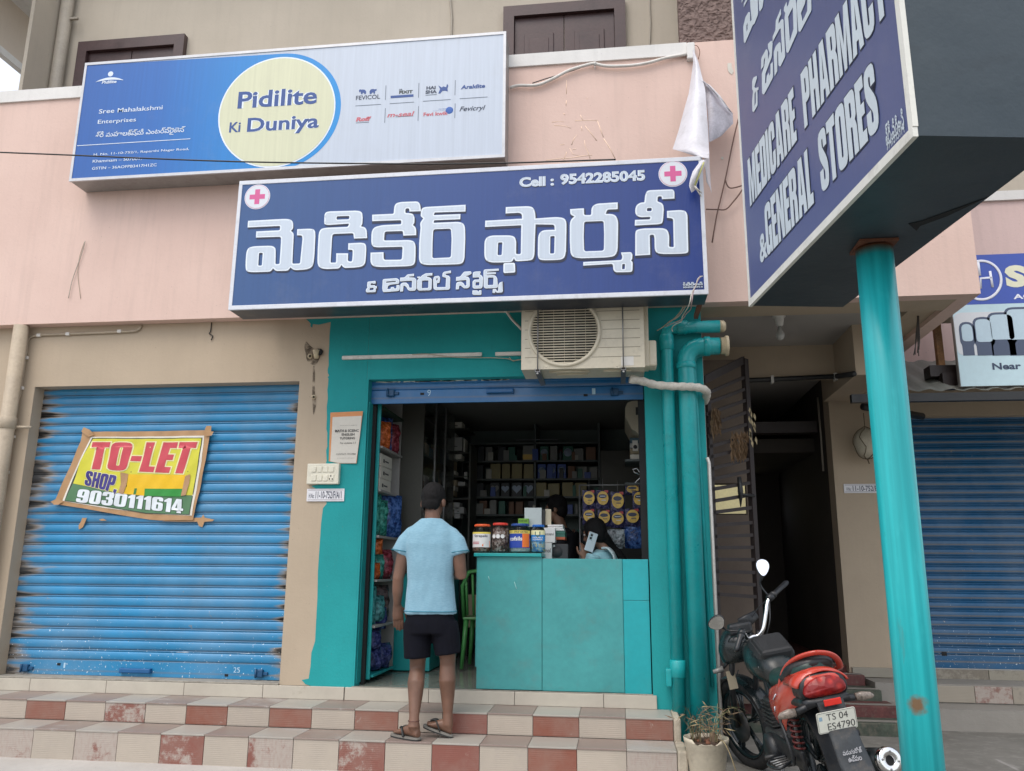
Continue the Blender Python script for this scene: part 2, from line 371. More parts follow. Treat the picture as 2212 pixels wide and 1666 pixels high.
M_tr=tile('red_step_tile',(.245,.085,.055),.84,(.40,.345,.31)); M_trw=tile('worn_red_step_tile',(.225,.08,.06),.66,(.375,.325,.285))
M_tw=tile('cream_step_tile',(.47,.41,.34),.86,(.40,.36,.31)); M_tww=tile('worn_cream_step_tile',(.44,.385,.32),.72,(.38,.335,.285))
M_tbt=tile('brown_tread_tile',(.25,.19,.165),.8,(.34,.31,.285),False); M_tlt=tile('pale_tread_tile',(.38,.355,.315),.80,(.34,.32,.30),False)
M_sill=tile('white_sill_tile',(.54,.50,.42),.82,(.36,.32,.25),False)
M_floor=mat('shop_floor_tile',(.22,.24,.21),.18,.1,3)
M_white=mat('white_gloss_paint',(.78,.78,.76),.4,.05); M_cream=mat('cream_plastic',(.72,.69,.57),.42,.06,8,dirt=.15)
M_black=mat('black_metal',(.018,.019,.02),.45,.2); M_rust=mat('rusty_iron',(.16,.06,.03),.8,.4,20,dirt=.4)
M_steel=mat('grey_steel',(.25,.25,.25),.4,.15,metal=.6); M_chrome=mat('chrome',(.8,.8,.8),.12,.05,metal=1)
M_gate=mat('brown_gate_paint',(.022,.014,.013),.5,.25,12)
M_wood=mat('dark_brown_door_paint',(.065,.036,.036),.38,.25,5,bump=.2,bscale=30)
# chips and lime splashes on the teal paint
for _m in (M_teal,):
    _t=_m.node_tree; _b=_t.nodes['Principled BSDF']; _l=_b.inputs['Base Color'].links[0].from_socket
    q=NB.__new__(NB); q.m=_m; q.t=_t; q.b=_b
    ch=q.ramp(q.noise(34,5,.65),[(.735,0.),(.745,1.)]); dk=q.ramp(q.noise(5,7,.72,stretch=(1,1,.5)),[(.60,0.),(.78,.55)])
    c=q.mix(dk,_l,(.012,.20,.20)); c=q.mix(ch,c,(.45,.55,.52)); q.col(c)
# ================= the setting =================
M_apr=plaster('pale_cement_apron',(.47,.45,.42),(.38,.36,.335),.2,.5,.5)
struct('pavement',MB().box(-12,.36,-2.2,-.655,-.02,.006),M_apr)
struct('ground',MB().quad((-250,-250,0),(250,-250,0),(250,250,0),(-250,250,0)),M_ground)
BLD=thing('shop_building','two storey shop building with pink balcony wall and beige and teal ground floor','building',(-2,1,0))
F1=.43; SO=3.303
A0=fY(74,839,0); XL=A0.x; XR=fY(646.7,828.6,0).x; ZT=2.775
X2L=-1.985; X2R=.222; XE=.668; Z2T=2.775
def wall(name,m,*bx):
    mb=MB()
    for q in bx: mb.box(*q)
    return struct(name,mb,m,BLD)
wall('ground_floor_wall',M_beige,(-9,XL,0,.23,0,SO),(XL,XR,0,.23,ZT,SO),(XR,X2L,0,.23,0,SO))
wall('teal_wall',M_teal,(X2L,X2R,-.003,.23,Z2T,SO),(X2R,XE,-.003,.24,0,SO),(X2L-.001,X2L+.015,-.003,.23,F1,Z2T))
# teal paint brushed over the pier: a ragged edge
def px0(pts,Y): return [(fY(x,y,Y).x,fY(x,y,Y).z) for x,y in pts]
z2=lambda x,y:(477.1+x*.13235,639.7+y*.13235)
edge=[z2(*p) for p in ((1395,372),(1440,420),(1470,460),(1462,490),(1490,520),(1502,458),(1600,468),(1795,424),(1790,480),(1775,640),(1770,800),(1760,960),(1762,1130),(1745,1200),(1748,1260),(1768,1295),(1745,1330),(1758,1345),(1752,1450),(1740,1530),(1745,1600))]
z5=lambda x,y:(639.7+x*.16929,845.8+y*.16929)
edge+=[z5(*p) for p in ((405,90),(392,200),(395,330),(388,480),(400,530),(398,610),(400,700),(385,750),(392,880),(385,910))]
edge+=[(704,1002),(703,1045),(672,1050),(690,1060),(700,1066),(706,1088),(698,1098),(694,1130),(690,1190),(687,1235),(686,1290),(683,1345),(681,1385),(673,1410),(671,1440),(667,1466),(652,1469),(660,1478),(684,1486)]
e3=px0(edge,0); loop=e3+[(X2L-.0015,F1-.002),(X2L-.0015,SO-.003),(e3[0][0],SO-.003)]
part('brushed_teal_paint',MB().poly([loop],lambda u,v,t:Vector((u,-t,v)),.003),M_teal,BLD)
# balcony
wall('balcony_wall',M_pink,(-9,2.685,-.10,.02,SO,5.44),(.64,2.685,-.1,.02,5.44,5.56),(2.565,2.685,.02,2.1,SO,5.5))
wall('balcony_coping',M_cop,(-9,.64,-.118,.035,5.44,5.555),(2.55,2.70,.05,2.1,5.5,5.58))
wall('balcony_beam',M_beige,(-9,2.564,.021,.30,SO+.001,3.50),(2.35,2.564,.30,2.1,SO+.04,3.50))
wall('balcony_slab',M_ceil,(-9,XE,.301,1.1,3.31,3.49),(XE,2.35,.301,1.60,3.40,3.49))
wall('upper_wall',M_up,(-6.03,3.2,1.1,1.3,3.49,8.6),(-6.075,-6.035,fX(41,203,-6.06).y,1.3,3.49,9.4))
wall('upper_roof',M_cop,(-6.5,4,.4,1.4,8.6,8.8))
wall('brown_wall_panel',M_brown,(.60,2.56,.03,.12,5.3,8.4))
M_cop2=plaster('warm_beam_plaster',(.66,.57,.48),(.60,.52,.44),.2)
# far left balcony roof of the side
mb=MB(); mb.box(-7.6,-7.0,-.6,5,7.17,7.81); mb.box(-6.999,-5.99,-.6,5,7.83,7.95); wall('side_roof_beam',M_cop2,(-7.05,-7.0,-.6,5,7.17,7.81)); wall('side_roof_slab',M_cop,(-7.05,-6.1,-.6,5,7.83,7.98)); wall('side_roof_edge',M_cop,(-7.06,-6.985,-.6,5,7.08,7.165))
# passage beside the pharmacy
wall('passage_back_beam',M_beige,(XE,2.125,1.60,1.75,3.09,3.49))
wall('passage_ceiling',M_ceil,(XE,2.6,1.75,5,3.25,3.4))
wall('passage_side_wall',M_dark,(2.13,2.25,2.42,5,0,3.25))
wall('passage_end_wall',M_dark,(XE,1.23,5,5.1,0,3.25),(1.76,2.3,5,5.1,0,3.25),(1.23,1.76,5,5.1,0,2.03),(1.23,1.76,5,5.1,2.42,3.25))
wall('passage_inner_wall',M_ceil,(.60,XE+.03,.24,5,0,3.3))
wall('hanging_beam',M_beige,(2.06,2.345,.95,2.1,2.95,3.50))
zh0,zh1=fY(1560,1112,1.3).z,fY(1560,1044,1.3).z
wall('stair_wall',M_dim,(XE+.032,1.20,1.30,1.38,.2,zh0),(XE+.032,1.20,1.30,1.38,zh1,3.2),(1.14,1.20,1.30,1.38,zh0,zh1))
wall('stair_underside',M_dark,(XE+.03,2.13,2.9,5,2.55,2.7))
struct('rear_yellow_wall',MB().box(.5,3.0,6.6,6.7,0,6),mat('pale_yellow_paint',(.78,.72,.42),.8))
# right-hand shop
YR=2.2; SXL=2.78
wall('pier_wall',M_beige,(2.13,SXL,YR,2.42,0,3.3))
wall('right_shop_wall',M_beige,(SXL,7,YR,2.42,2.80,3.3))
wall('right_balcony_wall',M_pink2,(2.70,8,2.08,2.195,3.30,5.0)); wall('right_coping',M_cop,(2.70,8,2.05,2.21,5.0,5.10)); wall('right_upper_wall',M_up,(2.6,8,3.2,3.3,3.3,9)); wall('right_slab',M_ceil,(2.7,8,2.42,3.2,3.3,3.42))
# interior of the pharmacy
M_in=mat('interior_wall_paint',(.15,.19,.18),.7); M_inc=mat('interior_ceiling_paint',(.23,.225,.21),.8)
wall('interior_wall',M_in,(-2.75,-2.65,.23,3.6,0,3.3),(-2.65,.6,3.5,3.6,0,3.3),(.335,.599,.24,3.5,0,3.3))
wall('interior_ceiling',M_inc,(-2.65,.334,.23,3.5,2.93,3.03))
mb=MB()
t=.6
fl=thing('floor','dull green glazed floor tiles inside the shop','floor',(-1,1,.3)); 
del fl['category']; del fl['label']; fl['kind']='structure'
part('floor_bed',MB().box(-2.65,.5,.0,3.5,.1,.415),M_conc,fl)
tl=MB().box(0,.597,0,.597,0,.014); me=mesh('floor_tile',tl,M_floor)
for i in range(6):
    for j in range(6):
        x=-2.62+.6*i; y=.0+.6*j
        if x>-.2: continue
        if x>.45 or y>3.4: continue
        o=link(bpy.data.objects.new('floor_tile',me)); o.parent=fl; o.location=Vector((x,y,.416))-BASE[fl.name]
# ================= entrance steps =================
ST=thing('entrance_steps','two tiled steps in red and cream squares below the shutters','steps',(-2,-.3,0))
T1,Y1,T2,Y2=.337,-.36,.198,-.67
part('step_core',MB().box(-9,.335,Y1+.012,-.004,0,T1-.012).box(-9,.335,Y2+.012,Y1+.012,0,T2-.012),M_conc,ST)
G=.024; P=.311
def tmesh(nm,dx,dy,dz,m): 
    return mesh(nm,MB().box(.0015,dx-.0015,0,dy,0.0015,dz-.0015,bev=.003),m)
rz=T1-T2
def bank(y0,dy,z0,dz,colors,yoff):
    ms=[tmesh('tile',P,dy,dz,m) for m in colors]
    for k in range(0,31):
        x=G-P*k
        red=(k%2==0)
        sel=0 if red else 1
        if len(ms)==4 and k in yoff: sel+=2
        o=link(bpy.data.objects.new('tile',ms[sel])); o.parent=ST; o.location=Vector((x,y0+random.uniform(-.0015,.0015),z0+random.uniform(-.0008,.0008)))-BASE[ST.name]
bank(Y1,.012,T2,rz-.001,(M_tr,M_tw,M_trw,M_tww),(4,9,12,17))
bank(Y2,.012,0,T2-.001,(M_tr,M_tw,M_trw,M_tww),(0,-1,3,4,5,6,8,9,10,12,13,14))
def tread(y0,dy,z):
    ms=[mesh('tread_tile',MB().box(.0015,P-.0015,.001,dy-.001,0,.011,bev=.002),m) for m in (M_tlt,M_tbt)]
    for k in range(0,31):
        o=link(bpy.data.objects.new('tread_tile',ms[k%2])); o.parent=ST; o.location=Vector((G-P*k,y0,z-.011))-BASE[ST.name]
tread(Y1-.006,-Y1-.002,T1); tread(Y2-.006,Y1-Y2-.002,T2)
# plastered right end of the steps
part('step_end',MB().box(.337,.385,Y1-.008,-.006,0,T1+.002,bev=.012).box(.337,.40,Y2-.008,Y1-.010,0,T2+.002,bev=.012),mat('worn_cream_plaster',(.42,.37,.29),.85,.2,9,dirt=.6,bump=.4,bscale=60),ST)
# white sill tiles
SI=[-2.036,-1.399,-.766,-.127,.248]; SJ=[-5.9,-5.24,-4.576,-3.936,-3.299,-2.671,-2.04]
for a,b_ in list(zip(SJ,SJ[1:]))+list(zip(SI,SI[1:])):
    o=part('sill_tile',MB().box(a+.0015,b_-.0015,-.022,-.004,T1+.001,F1-.001,bev=.003),M_sill,ST)
part('sill_top',MB().box(XL,XR,-.02,.12,F1-.001,F1+.012,bev=.004).box(X2L,X2R,-.016,.0,F1,F1+.006),mat('dusty_cement',(.30,.28,.24),.9,.25,14,dirt=.5),ST)
# ================= rolling shutters =================
def shutter_mat(name,base,x0,x1,reach,dull=0,z0=0):
    b=NB(name); X,_,Z=b.sep()
    d=b.math('MINIMUM',b.math('SUBTRACT',X,x0),b.math('MULTIPLY',b.math('SUBTRACT',x1,X),2.0))
    tz=b.n('ShaderNodeTexNoise'); mp=b.n('ShaderNodeMapping'); mp.inputs['Scale'].default_value=(1.1,1,12.05); b.l(b.pos(),mp.inputs[0]); b.l(mp.outputs[0],tz.inputs[0]); tz.inputs['Scale'].default_value=1.6; tz.inputs['Detail'].default_value=5
    # each slat carries its own tongue of bare metal and soot
    zz=b.math('MULTIPLY',b.math('FRACT',b.math('DIVIDE',b.math('SUBTRACT',Z,.479),.083)),1); tip=b.math('ABSOLUTE',b.math('SUBTRACT',zz,.5))
    e=b.math('SUBTRACT',b.math('ADD',d,b.math('MULTIPLY',b.math('SUBTRACT',.54,tz.outputs[0]),reach*3.0)),b.math('MULTIPLY',tip,reach*.42))
    met=b.ramp(b.math('DIVIDE',e,reach),[(.18,1.),(.75,0.)]); soot=b.ramp(b.math('DIVIDE',e,reach),[(-.0,1.),(.34,0.)])
    c=b.mix(b.ramp(b.noise(3,5),[(.35,0.),(.65,1.)]),base,tuple(v*.82 for v in base))
    ch=b.ramp(b.noise(13,7,.7),[(.66,0.),(.70,1.)]); c=b.mix(b.math('MULTIPLY',ch,.6+dull),c,(.23,.20,.17))
    # brown dust lines in the joints
    c=b.mix(b.math('MULTIPLY',b.ramp(tip,[(.36,0.),(.47,1.)]),.35+dull),c,(.17,.15,.125))
    c=b.mix(met,c,(.27,.225,.18)); c=b.mix(soot,c,(.012,.010,.009))
    c=b.mix(b.math('MULTIPLY',b.ramp(b.noise(1.7,6,.65),[(.42,0.),(.7,1.)]),.22),c,(.30,.33,.35))
    # limewash flecks low down
    lo=b.ramp(Z,[(0,1.),(1,0.)]); 
    zr=b.n('ShaderNodeMapRange'); b.l(Z,zr.inputs[0]); zr.inputs[1].default_value=.55; zr.inputs[2].default_value=1.45; zr.inputs[3].default_value=.0; zr.inputs[4].default_value=.16
    fl=b.noise(52,3,.6); thr=b.math('GREATER_THAN',b.math('SUBTRACT',fl,zr.outputs[0]),.66); c=b.mix(thr,c,(.62,.70,.76))
    if dull==0:
        st=b.noise(5.5,4,.6,stretch=(1,1,5)); zb=b.n('ShaderNodeMapRange'); b.l(b.math('ABSOLUTE',b.math('SUBTRACT',Z,.635)),zb.inputs[0]); zb.inputs[1].default_value=0; zb.inputs[2].default_value=.035; zb.inputs[3].default_value=.0; zb.inputs[4].default_value=.4
        sm=b.math('GREATER_THAN',b.math('SUBTRACT',st,zb.outputs[0]),.60); c=b.mix(b.math('MULTIPLY',sm,.75),c,(.66,.73,.78))
    b.col(c); b.rough(b.ramp(met,[(0,.36),(1,.6)])); b.b.inputs['Metallic'].default_value=.0; b.bump(b.noise(40,3),.1,.004)
    return b.m
def slat_mb(x0,x1,y,p=.083):
    """curved lath with its flat interlock above"""
    prof=[(0,.0),(.004,-.006),(.014,-.0105),(.034,-.0125),(.054,-.0105),(.064,-.006),(.067,.0),(.069,.005),(.0715,-.004),(.079,-.004),(.0825,.003)]
    vs=[];n=len(prof)
    for x in (x0,x1): vs+=[Vector((x,y+d,h)) for h,d in prof]
    mb=MB(); mb.add(vs,[(i,i+1,n+i+1,n+i) for i in range(n-1)],0,True); return mb
def shutter(label,x0,x1,y,zb,n,mt,base,numbers=None,bar=.117):
    T=thing('rolling_shutter',label,'rolling shutter',base)
    me=mesh('slat',slat_mb(x0,x1,y),mt,BASE[T.name],fix=False)
    for k in range(n):
        o=link(bpy.data.objects.new('slat',me)); o.parent=T; o.location=(0,random.uniform(-.0014,.0014),zb+bar+.083*k+random.uniform(-.0006,.0006)); o.rotation_euler=(0,random.uniform(-.0006,.0006),0)
    part('bottom_bar',MB().box(x0,x1,y-.012,y+.006,zb,zb+bar-.002,bev=.003),mt,T)
    part('backing_sheet',MB().box(x0,x1,y+.006,y+.010,zb+bar,zb+bar+.083*n),M_black,T)
    return T
SY=.13; SX0=fY(82.7,841,SY).x; SX1=XR+.02
M_sh=shutter_mat('blue_shutter_paint',(.020,.235,.475),SX0,SX1,.32)
SH1=shutter('closed blue rolling shutter with sooty edges behind the to-let banner',SX0,SX1,SY,.445,27,M_sh,(-3.6,.13,0))
def hasp(T,x,z,y,m):
    part('lock_hasp',MB().box(x-.045,x+.02,y-.045,y-.012,z-.025,z+.03,bev=.006).box(x-.005,x+.055,y-.03,y-.012,z-.012,z+.012,bev=.004).tube([(x-.03,y-.05,z-.03),(x-.03,y-.05,z+.035)],.008,8),m,T)
M_hasp=mat('dark_blue_hasp',(.008,.07,.17),.5,.3)
for x,y in ((60,1443),(565,1455)): q=fY(x,y,SY-.01); hasp(SH1,q.x,q.z,SY,M_hasp)
q=fY(297,1449,SY); part('shutter_handle',MB().box(q.x-.13,q.x+.13,SY-.05,SY-.03,q.z-.015,q.z+.022,bev=.008).box(q.x-.13,q.x-.11,SY-.04,SY-.01,q.z-.015,q.z+.022).box(q.x+.11,q.x+.13,SY-.04,SY-.01,q.z-.015,q.z+.022),mat('blue_handle',(.01,.10,.27),.4),SH1)
M_chalk=flat(175,205,225,.8); M_hole=mat('keyhole_black',(.004,.004,.005),.7)
for x,y in ((127,1435),(489,1459)): q=fY(x,y,SY-.014); part('keyhole',MB().box(q.x-.014,q.x+.014,SY-.015,SY-.0115,q.z-.009,q.z+.009),M_hole,SH1)
mb=MB(); put(mb,'1',onplane(SY-.0125,(137,1443),(142,1432))); put(mb,'25',onplane(SY-.0125,(504,1453),(519,1442))); part('chalk_number',mb,M_chalk,SH1)
part('side_jamb',MB().box(XL-.001,XL+.004,0.001,.12,F1,ZT),M_beige,BLD)
# raised shutter over the pharmacy
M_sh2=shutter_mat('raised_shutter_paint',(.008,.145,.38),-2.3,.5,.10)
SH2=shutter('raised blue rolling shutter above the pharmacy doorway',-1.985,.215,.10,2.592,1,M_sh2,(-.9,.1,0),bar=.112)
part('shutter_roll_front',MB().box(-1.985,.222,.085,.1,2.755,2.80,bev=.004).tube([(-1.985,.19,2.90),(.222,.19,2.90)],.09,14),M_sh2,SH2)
for x,y in ((848,851),(1331,849)): q=fY(x,y,.09); hasp(SH2,q.x,q.z,.10,M_hasp)
q=fY(1081,847,.09); part('shutter_handle',MB().box(q.x-.11,q.x+.11,.045,.065,q.z-.015,q.z+.022,bev=.008).box(q.x-.11,q.x-.09,.05,.09,q.z-.015,q.z+.022).box(q.x+.09,q.x+.11,.05,.09,q.z-.015,q.z+.022),mat('blue_handle',(.01,.10,.27),.4),SH2)
for x,y in ((912,851),(1265,854)): q=fY(x,y,.085); part('keyhole',MB().box(q.x-.016,q.x+.016,.0855,.0885,q.z-.009,q.z+.009),M_hole,SH2)
mb=MB(); put(mb,'9',onplane(.0875,(923,856),(931,842)),0); put(mb,'1',onplane(.0875,(1279,852),(1286,839)),0); part('chalk_number',mb,M_chalk,SH2)
# flaked plaster along the top of the roll
mb=MB()
for i in range(26):
    x=random.uniform(-1.9,-.75); z=2.776; w_=random.uniform(.02,.10)
    lp=[(x+w_*math.cos(a)*random.uniform(.6,1),z-.004+.009*math.sin(a)*random.uniform(.3,1)) for a in [j*math.pi/4 for j in range(8)]]
    mb.poly([lp],lambda u,v,t:Vector((u,.0835-t,v)),.001)
part('plaster_flakes',mb,flat(215,215,205,.9),SH2)
# right-hand shutter
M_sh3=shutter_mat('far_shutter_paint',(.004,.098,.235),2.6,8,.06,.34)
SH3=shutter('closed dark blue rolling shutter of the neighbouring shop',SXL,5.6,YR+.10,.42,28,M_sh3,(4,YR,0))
q=fY(2040,1413,YR+.09); part('keyhole',MB().box(q.x-.025,q.x+.02,YR+.083,YR+.087,q.z-.015,q.z+.02),M_hole,SH3)
# right-hand steps
RS=thing('side_steps','cement steps with cream and brown tiles below the dark blue shutter','steps',(3.4,2,0))
part('step_core',MB().box(2.25,7,1.84,2.19,0,.33).box(2.30,7,1.50,1.84,0,.17),M_conc,RS)
M_sdc=tile('shaded_cream_tile',(.34,.30,.24),.72,(.24,.21,.18)); M_sd2=tile('shaded_sill_tile',(.30,.275,.22),.66,(.20,.175,.14))  # tile colours darkened to carry the shade of balcony and awning
for k in range(14): part('tile',MB().box(2.46+.31*k,2.46+.31*k+.306,1.828,1.84,.18,.318,bev=.003),(M_trw,M_sdc)[k%2],RS)
for k in range(8): part('sill_tile',MB().box(2.15+.6*k,2.745+.6*k,2.17,2.199,.335,.42,bev=.003),M_sd2,RS)
# painted ramp steps in the passage
PS=thing('painted_steps','low steps painted in dull red and green bands inside the passage','steps',(1.6,2,0))
gr=mat('dull_green_floor_paint',(.06,.075,.055),.7,.4,7,dirt=.8); rd=mat('dull_red_floor_paint',(.12,.038,.034),.7,.4,7,dirt=.8)
for k,(y,z,mm) in enumerate(((1.15,.10,gr),(1.42,.19,rd),(1.70,.28,gr),(2.0,.37,rd),(2.3,.43,rd))): 
    part('step',MB().box(.72,2.36-.05*k,y,y+.32 if k<4 else 5,z-.11,z,bev=.006),mm,PS)
    part('step_stripe',MB().box(.72,2.355-.05*k,y+.06,y+.14,z+.0005,z+.003),M_conc,PS)
# ================= signs =================
def fluted(name,stops,axis='X',x0=0,x1=1,pitch=.010,rough=.35,fl=.05):
    """twin-wall sign sheet: fine upright flutes, printed colour that may change along x"""
    b=NB(name); X,Y_,Z=b.sep()
    if len(stops)==1: c=stops[0]
    else:
        r=b.n('ShaderNodeMapRange'); b.l(X,r.inputs[0]); r.inputs[1].default_value=x0; r.inputs[2].default_value=x1; c=b.ramp(r.outputs[0],stops)
    wv=b.math('SINE',b.math('MULTIPLY',b.math('ADD',X,b.math('MULTIPLY',Y_,3.0)),6.283/pitch))
    n=b.noise(9,3,.5,stretch=(6,6,.15))
    k=b.math('ADD',b.math('MULTIPLY',b.math('MULTIPLY',wv,.5),fl*.6),b.math('MULTIPLY',b.math('SUBTRACT',n,.5),fl*4))
    hv=b.n('ShaderNodeHueSaturation'); 
    if isinstance(c,tuple): hv.inputs['Color'].default_value=(*c,1)
    else: b.l(c,hv.inputs['Color'])
    b.l(b.math('ADD',1.0,k),hv.inputs['Value']); cc=hv.outputs[0]
    d=b.ramp(b.noise(2.2,7,.7),[(.55,0.),(.8,1.)]); cc=b.mix(b.math('MULTIPLY',d,.12),cc,(.35,.33,.30))
    b.col(cc); b.rough(rough); b.bump(wv,.10,.002); return b.m
C=lambda r,g,b_:L((r/255,g/255,b_/255))
M_grey=fluted('grey_sign_sheet',[C(190,200,214)]); M_navy=fluted('navy_sign_sheet',[(0.,C(50,86,136)),(.5,C(42,73,134)),(1.,C(28,55,126))],x0=-3,x1=.6)
M_navy2=fluted('tower_sign_sheet',[C(74,84,128)],pitch=.02,fl=.03)
M_tin=mat('galvanised_sheet',(.33,.32,.31),.45,.15,5,metal=.3,dirt=.4); M_dkblue=mat('dark_sign_casing',(.028,.036,.052),.35,.35,3,dirt=.35)
M_lett=fluted('pale_letter_print',[C(196,208,222)]); M_lw=flat(225,235,245,.4); M_lsh=flat(38,45,68,.5); M_frame=flat(214,218,226,.4,dirt=.25)
M_txt=flat(214,226,240,.45,name='sign_white_print')
# --- first sign: blue and grey with a round emblem ---
YP=-.322
P0=fY(165,264,YP); 
xl=fY(151,385,YP).x; xr=fY(1091,200,YP).x; zb=4.499; zt=fY(1091,69,YP).z-.0
PS1=thing('shop_sign','long blue and grey sign box with a cream circle reading Pidilite Ki Duniya','sign',((xl+xr)/2,-.2,zb))
part('sign_casing',MB().box(xl,xr,YP+.012,-.102,zb,zt,bev=.004),M_tin,PS1)
fr=MB(); w_=.022
fr.box(xl-.004,xr+.004,YP-.004,YP+.014,zb-.003,zb+w_).box(xl-.004,xr+.004,YP-.004,YP+.014,zt-w_,zt+.003).box(xl-.004,xl+w_-.004,YP-.0035,YP+.014,zb+w_,zt-w_).box(xr-w_+.004,xr+.004,YP-.0035,YP+.014,zb+w_,zt-w_)
part('sign_frame',fr,mat('aluminium_trim',(.55,.56,.58),.35,.1,metal=.3),PS1)
xa,xb,za,zc=xl+w_-.006,xr-w_+.006,zb+w_-.002,zt-w_+.002
part('sign_face',MB().box(xa,xb,YP+.002,YP+.011,za,zc),M_grey,PS1)
cc=fY(597,241,YP); rad=(fY(722.7,235,YP).x-fY(470.7,245,YP).x)/2
oc=fY(601,240,YP); orad=fY(736,232,YP).x-oc.x
lp=[(xa,za)]
a0=math.asin(max(-1,(za-oc.z)/orad)); a1=math.asin(min(1,(zc-oc.z)/orad))
lp+=[(oc.x+orad*math.cos(a0+(a1-a0)*i/40),oc.z+orad*math.sin(a0+(a1-a0)*i/40)) for i in range(41)]+[(xa,zc)]
FP=lambda Y:(lambda u,v,t:Vector((u,Y-t,v)))
M_bl=fluted('blue_gradient_print',[(0.,C(32,90,166)),(.30,C(28,100,178)),(.62,C(16,126,200)),(1.,C(12,140,212))],x0=xa,x1=oc.x+orad)
part('blue_field',MB().poly([lp],FP(YP+.002),.0012),M_bl,PS1)
cir=lambda c,r,n=64:[(c.x+r*math.cos(2*math.pi*i/n),c.z+r*math.sin(2*math.pi*i/n)) for i in range(n)]
part('emblem_disc',MB().poly([cir(cc,rad)],FP(YP+.0004),.001,1).poly([cir(cc,rad-.012)],FP(YP-.0008),.0008,0),[fluted('cream_disc_print',[C(208,210,180)]),M_lw],PS1)
zz=lambda x,y:(x/3,y/3)
M_nv=flat(44,78,142,.5,name='navy_letter_print'); M_blk=flat(50,62,84,.5,name='dark_logo_print')
def word(T,s,Y,bl,tr,m,bold=.0,halo=None,slant=0,lab=None):
    mb=MB(); ms=[m]
    if halo: put(mb,s,onplane(Y,bl,tr,.0006),bold+.03,1,slant); ms.append(halo)
    put(mb,s,onplane(Y,bl,tr,.0012),bold,0,slant); return part('lettering',mb,ms,T)
YT=YP-.0018
word(PS1,'Pidilite',YT,zz(1538,707),zz(2060,562),M_nv,.022,M_lw); word(PS1,'Ki',YT,zz(1484,860),zz(1562,790),M_nv,.02)
word(PS1,'Duniya',YT,zz(1597,885),zz(2070,737),M_nv,.022,M_lw)
YB=YP
word(PS1,'Sree Mahalakshmi',YB,zz(640,738),zz(1056,682),M_txt,.006); word(PS1,'Enterprises',YB,zz(632,812),zz(884,762),M_txt,.006)
word(PS1,'శ్రీ మహాలక్ష్మీ ఎంటర్ప్రైజెస్',YB,zz(618,905),zz(1203,818),M_txt,.01)
word(PS1,'H. No. 11-10-752/1, Raparthi Nagar Road,',YB,zz(606,1014),zz(1226,958),M_txt,.008); word(PS1,'Khammam – 507001.',YB,zz(600,1056),zz(920,1018),M_txt,.008); word(PS1,'GSTIN – 36AOFPB3417H1ZC',YB,zz(596,1102),zz(1017,1060),M_txt,.008)
word(PS1,'Pidilite',YB,zz(661,545),zz(758,519),M_txt,.03,slant=.05)
mb=MB(); p=fY(162,315.5,YB); q=fY(411,303,YB); mb.box(xa+.01,q.x,YB-.0012,YB-.0002,p.z-.003,p.z+.003)
lc=fY(239,160,YB); mb.poly([cir(lc,.025,18)],FP(YB),.001)
arc=[]; c0=fY(237,173,YB)
for i in range(13): t=i/12; arc.append((c0.x+(t-.5)*.26,c0.z+.035*(1-(2*t-1)**2)-.01))
for i in range(12,-1,-1): t=i/12; arc.append((c0.x+(t-.5)*.26,c0.z+.035*(1-(2*t-1)**2)-.012-.022*(1-(2*t-1)**2)))
mb.poly([arc],FP(YB),.001); part('logo',mb,M_txt,PS1)
k2=lambda x,y:(726.5+x*.15196,173.5+y*.15196)
YG=YP+.0015
M_rd=flat(196,104,116,.5,name='faded_red_print'); M_bb=flat(40,92,170,.5)
word(PS1,'FEVICOL',YG,k2(278,285),k2(625,200),M_blk,.012); word(PS1,'DR.',YG,k2(893,148),k2(946,123),M_blk,.02); word(PS1,'FIXIT',YG,k2(893,197),k2(1088,140),flat(40,52,50,.5),.04)
word(PS1,'HAI',YG,k2(1280,135),k2(1412,80),M_blk,.045); word(PS1,'SHA',YG,k2(1268,195),k2(1430,135),M_blk,.045); word(PS1,'Araldite',YG,k2(1775,130),k2(2118,50),M_nv,.035,slant=.03)
word(PS1,'Roff',YG,k2(285,590),k2(490,515),M_rd,.05,slant=.08); word(PS1,'m-seal',YG,k2(735,530),k2(1100,440),M_rd,.02,slant=.07); word(PS1,'Fevi kwik',YG,k2(1238,515),k2(1588,440),M_rd,.03)
word(PS1,'ONE DROP',YG,k2(1455,418),k2(1560,400),M_bb); word(PS1,'INSTANT ADHESIVE',YG,k2(1375,442),k2(1560,424),M_bb); word(PS1,'Fevicryl',YG,k2(1758,465),k2(2105,355),M_blk,.012,slant=.1)
M_div=flat(96,108,124,.6)
def bar(a,b_,h=.0022):
    mb=MB()
    p,q=fY(*k2(*a),YG),fY(*k2(*b_),YG); 
    if abs(p.x-q.x)>abs(p.z-q.z): zc_=(p.z+q.z)/2; mb.box(p.x,q.x,YG-.001,YG,zc_-h,zc_+h)
    else: xc_=(p.x+q.x)/2; mb.box(xc_-h,xc_+h,YG-.001,YG,q.z,p.z)
    part('divider_line',mb,M_div,PS1)
for a,b_ in (((272,365),(635,343)),((760,333),(1105,311)),((1232,300),(1625,273)),((1753,265),(2150,236)),((703,75),(700,280)),((1172,40),(1170,248)),((1690,0),(1688,212)),((695,398),(690,605)),((1167,368),(1163,577)),((1688,330),(1685,540)),((845,520),(1095,508)),((280,607),(462,597)),((1268,213),(1428,203))): bar(a,b_)
def silh(pts,f=k2):
    mb=MB(); mb.poly([[(fY(*f(*p),YG).x,fY(*f(*p),YG).z) for p in pts]],FP(YG),.001); part('logo',mb,M_nv,PS1)
silh([(320,150),(330,175),(345,160),(352,198),(372,198),(375,180),(395,180),(398,198),(420,196),(425,165),(410,138),(380,132),(355,135),(335,128)])
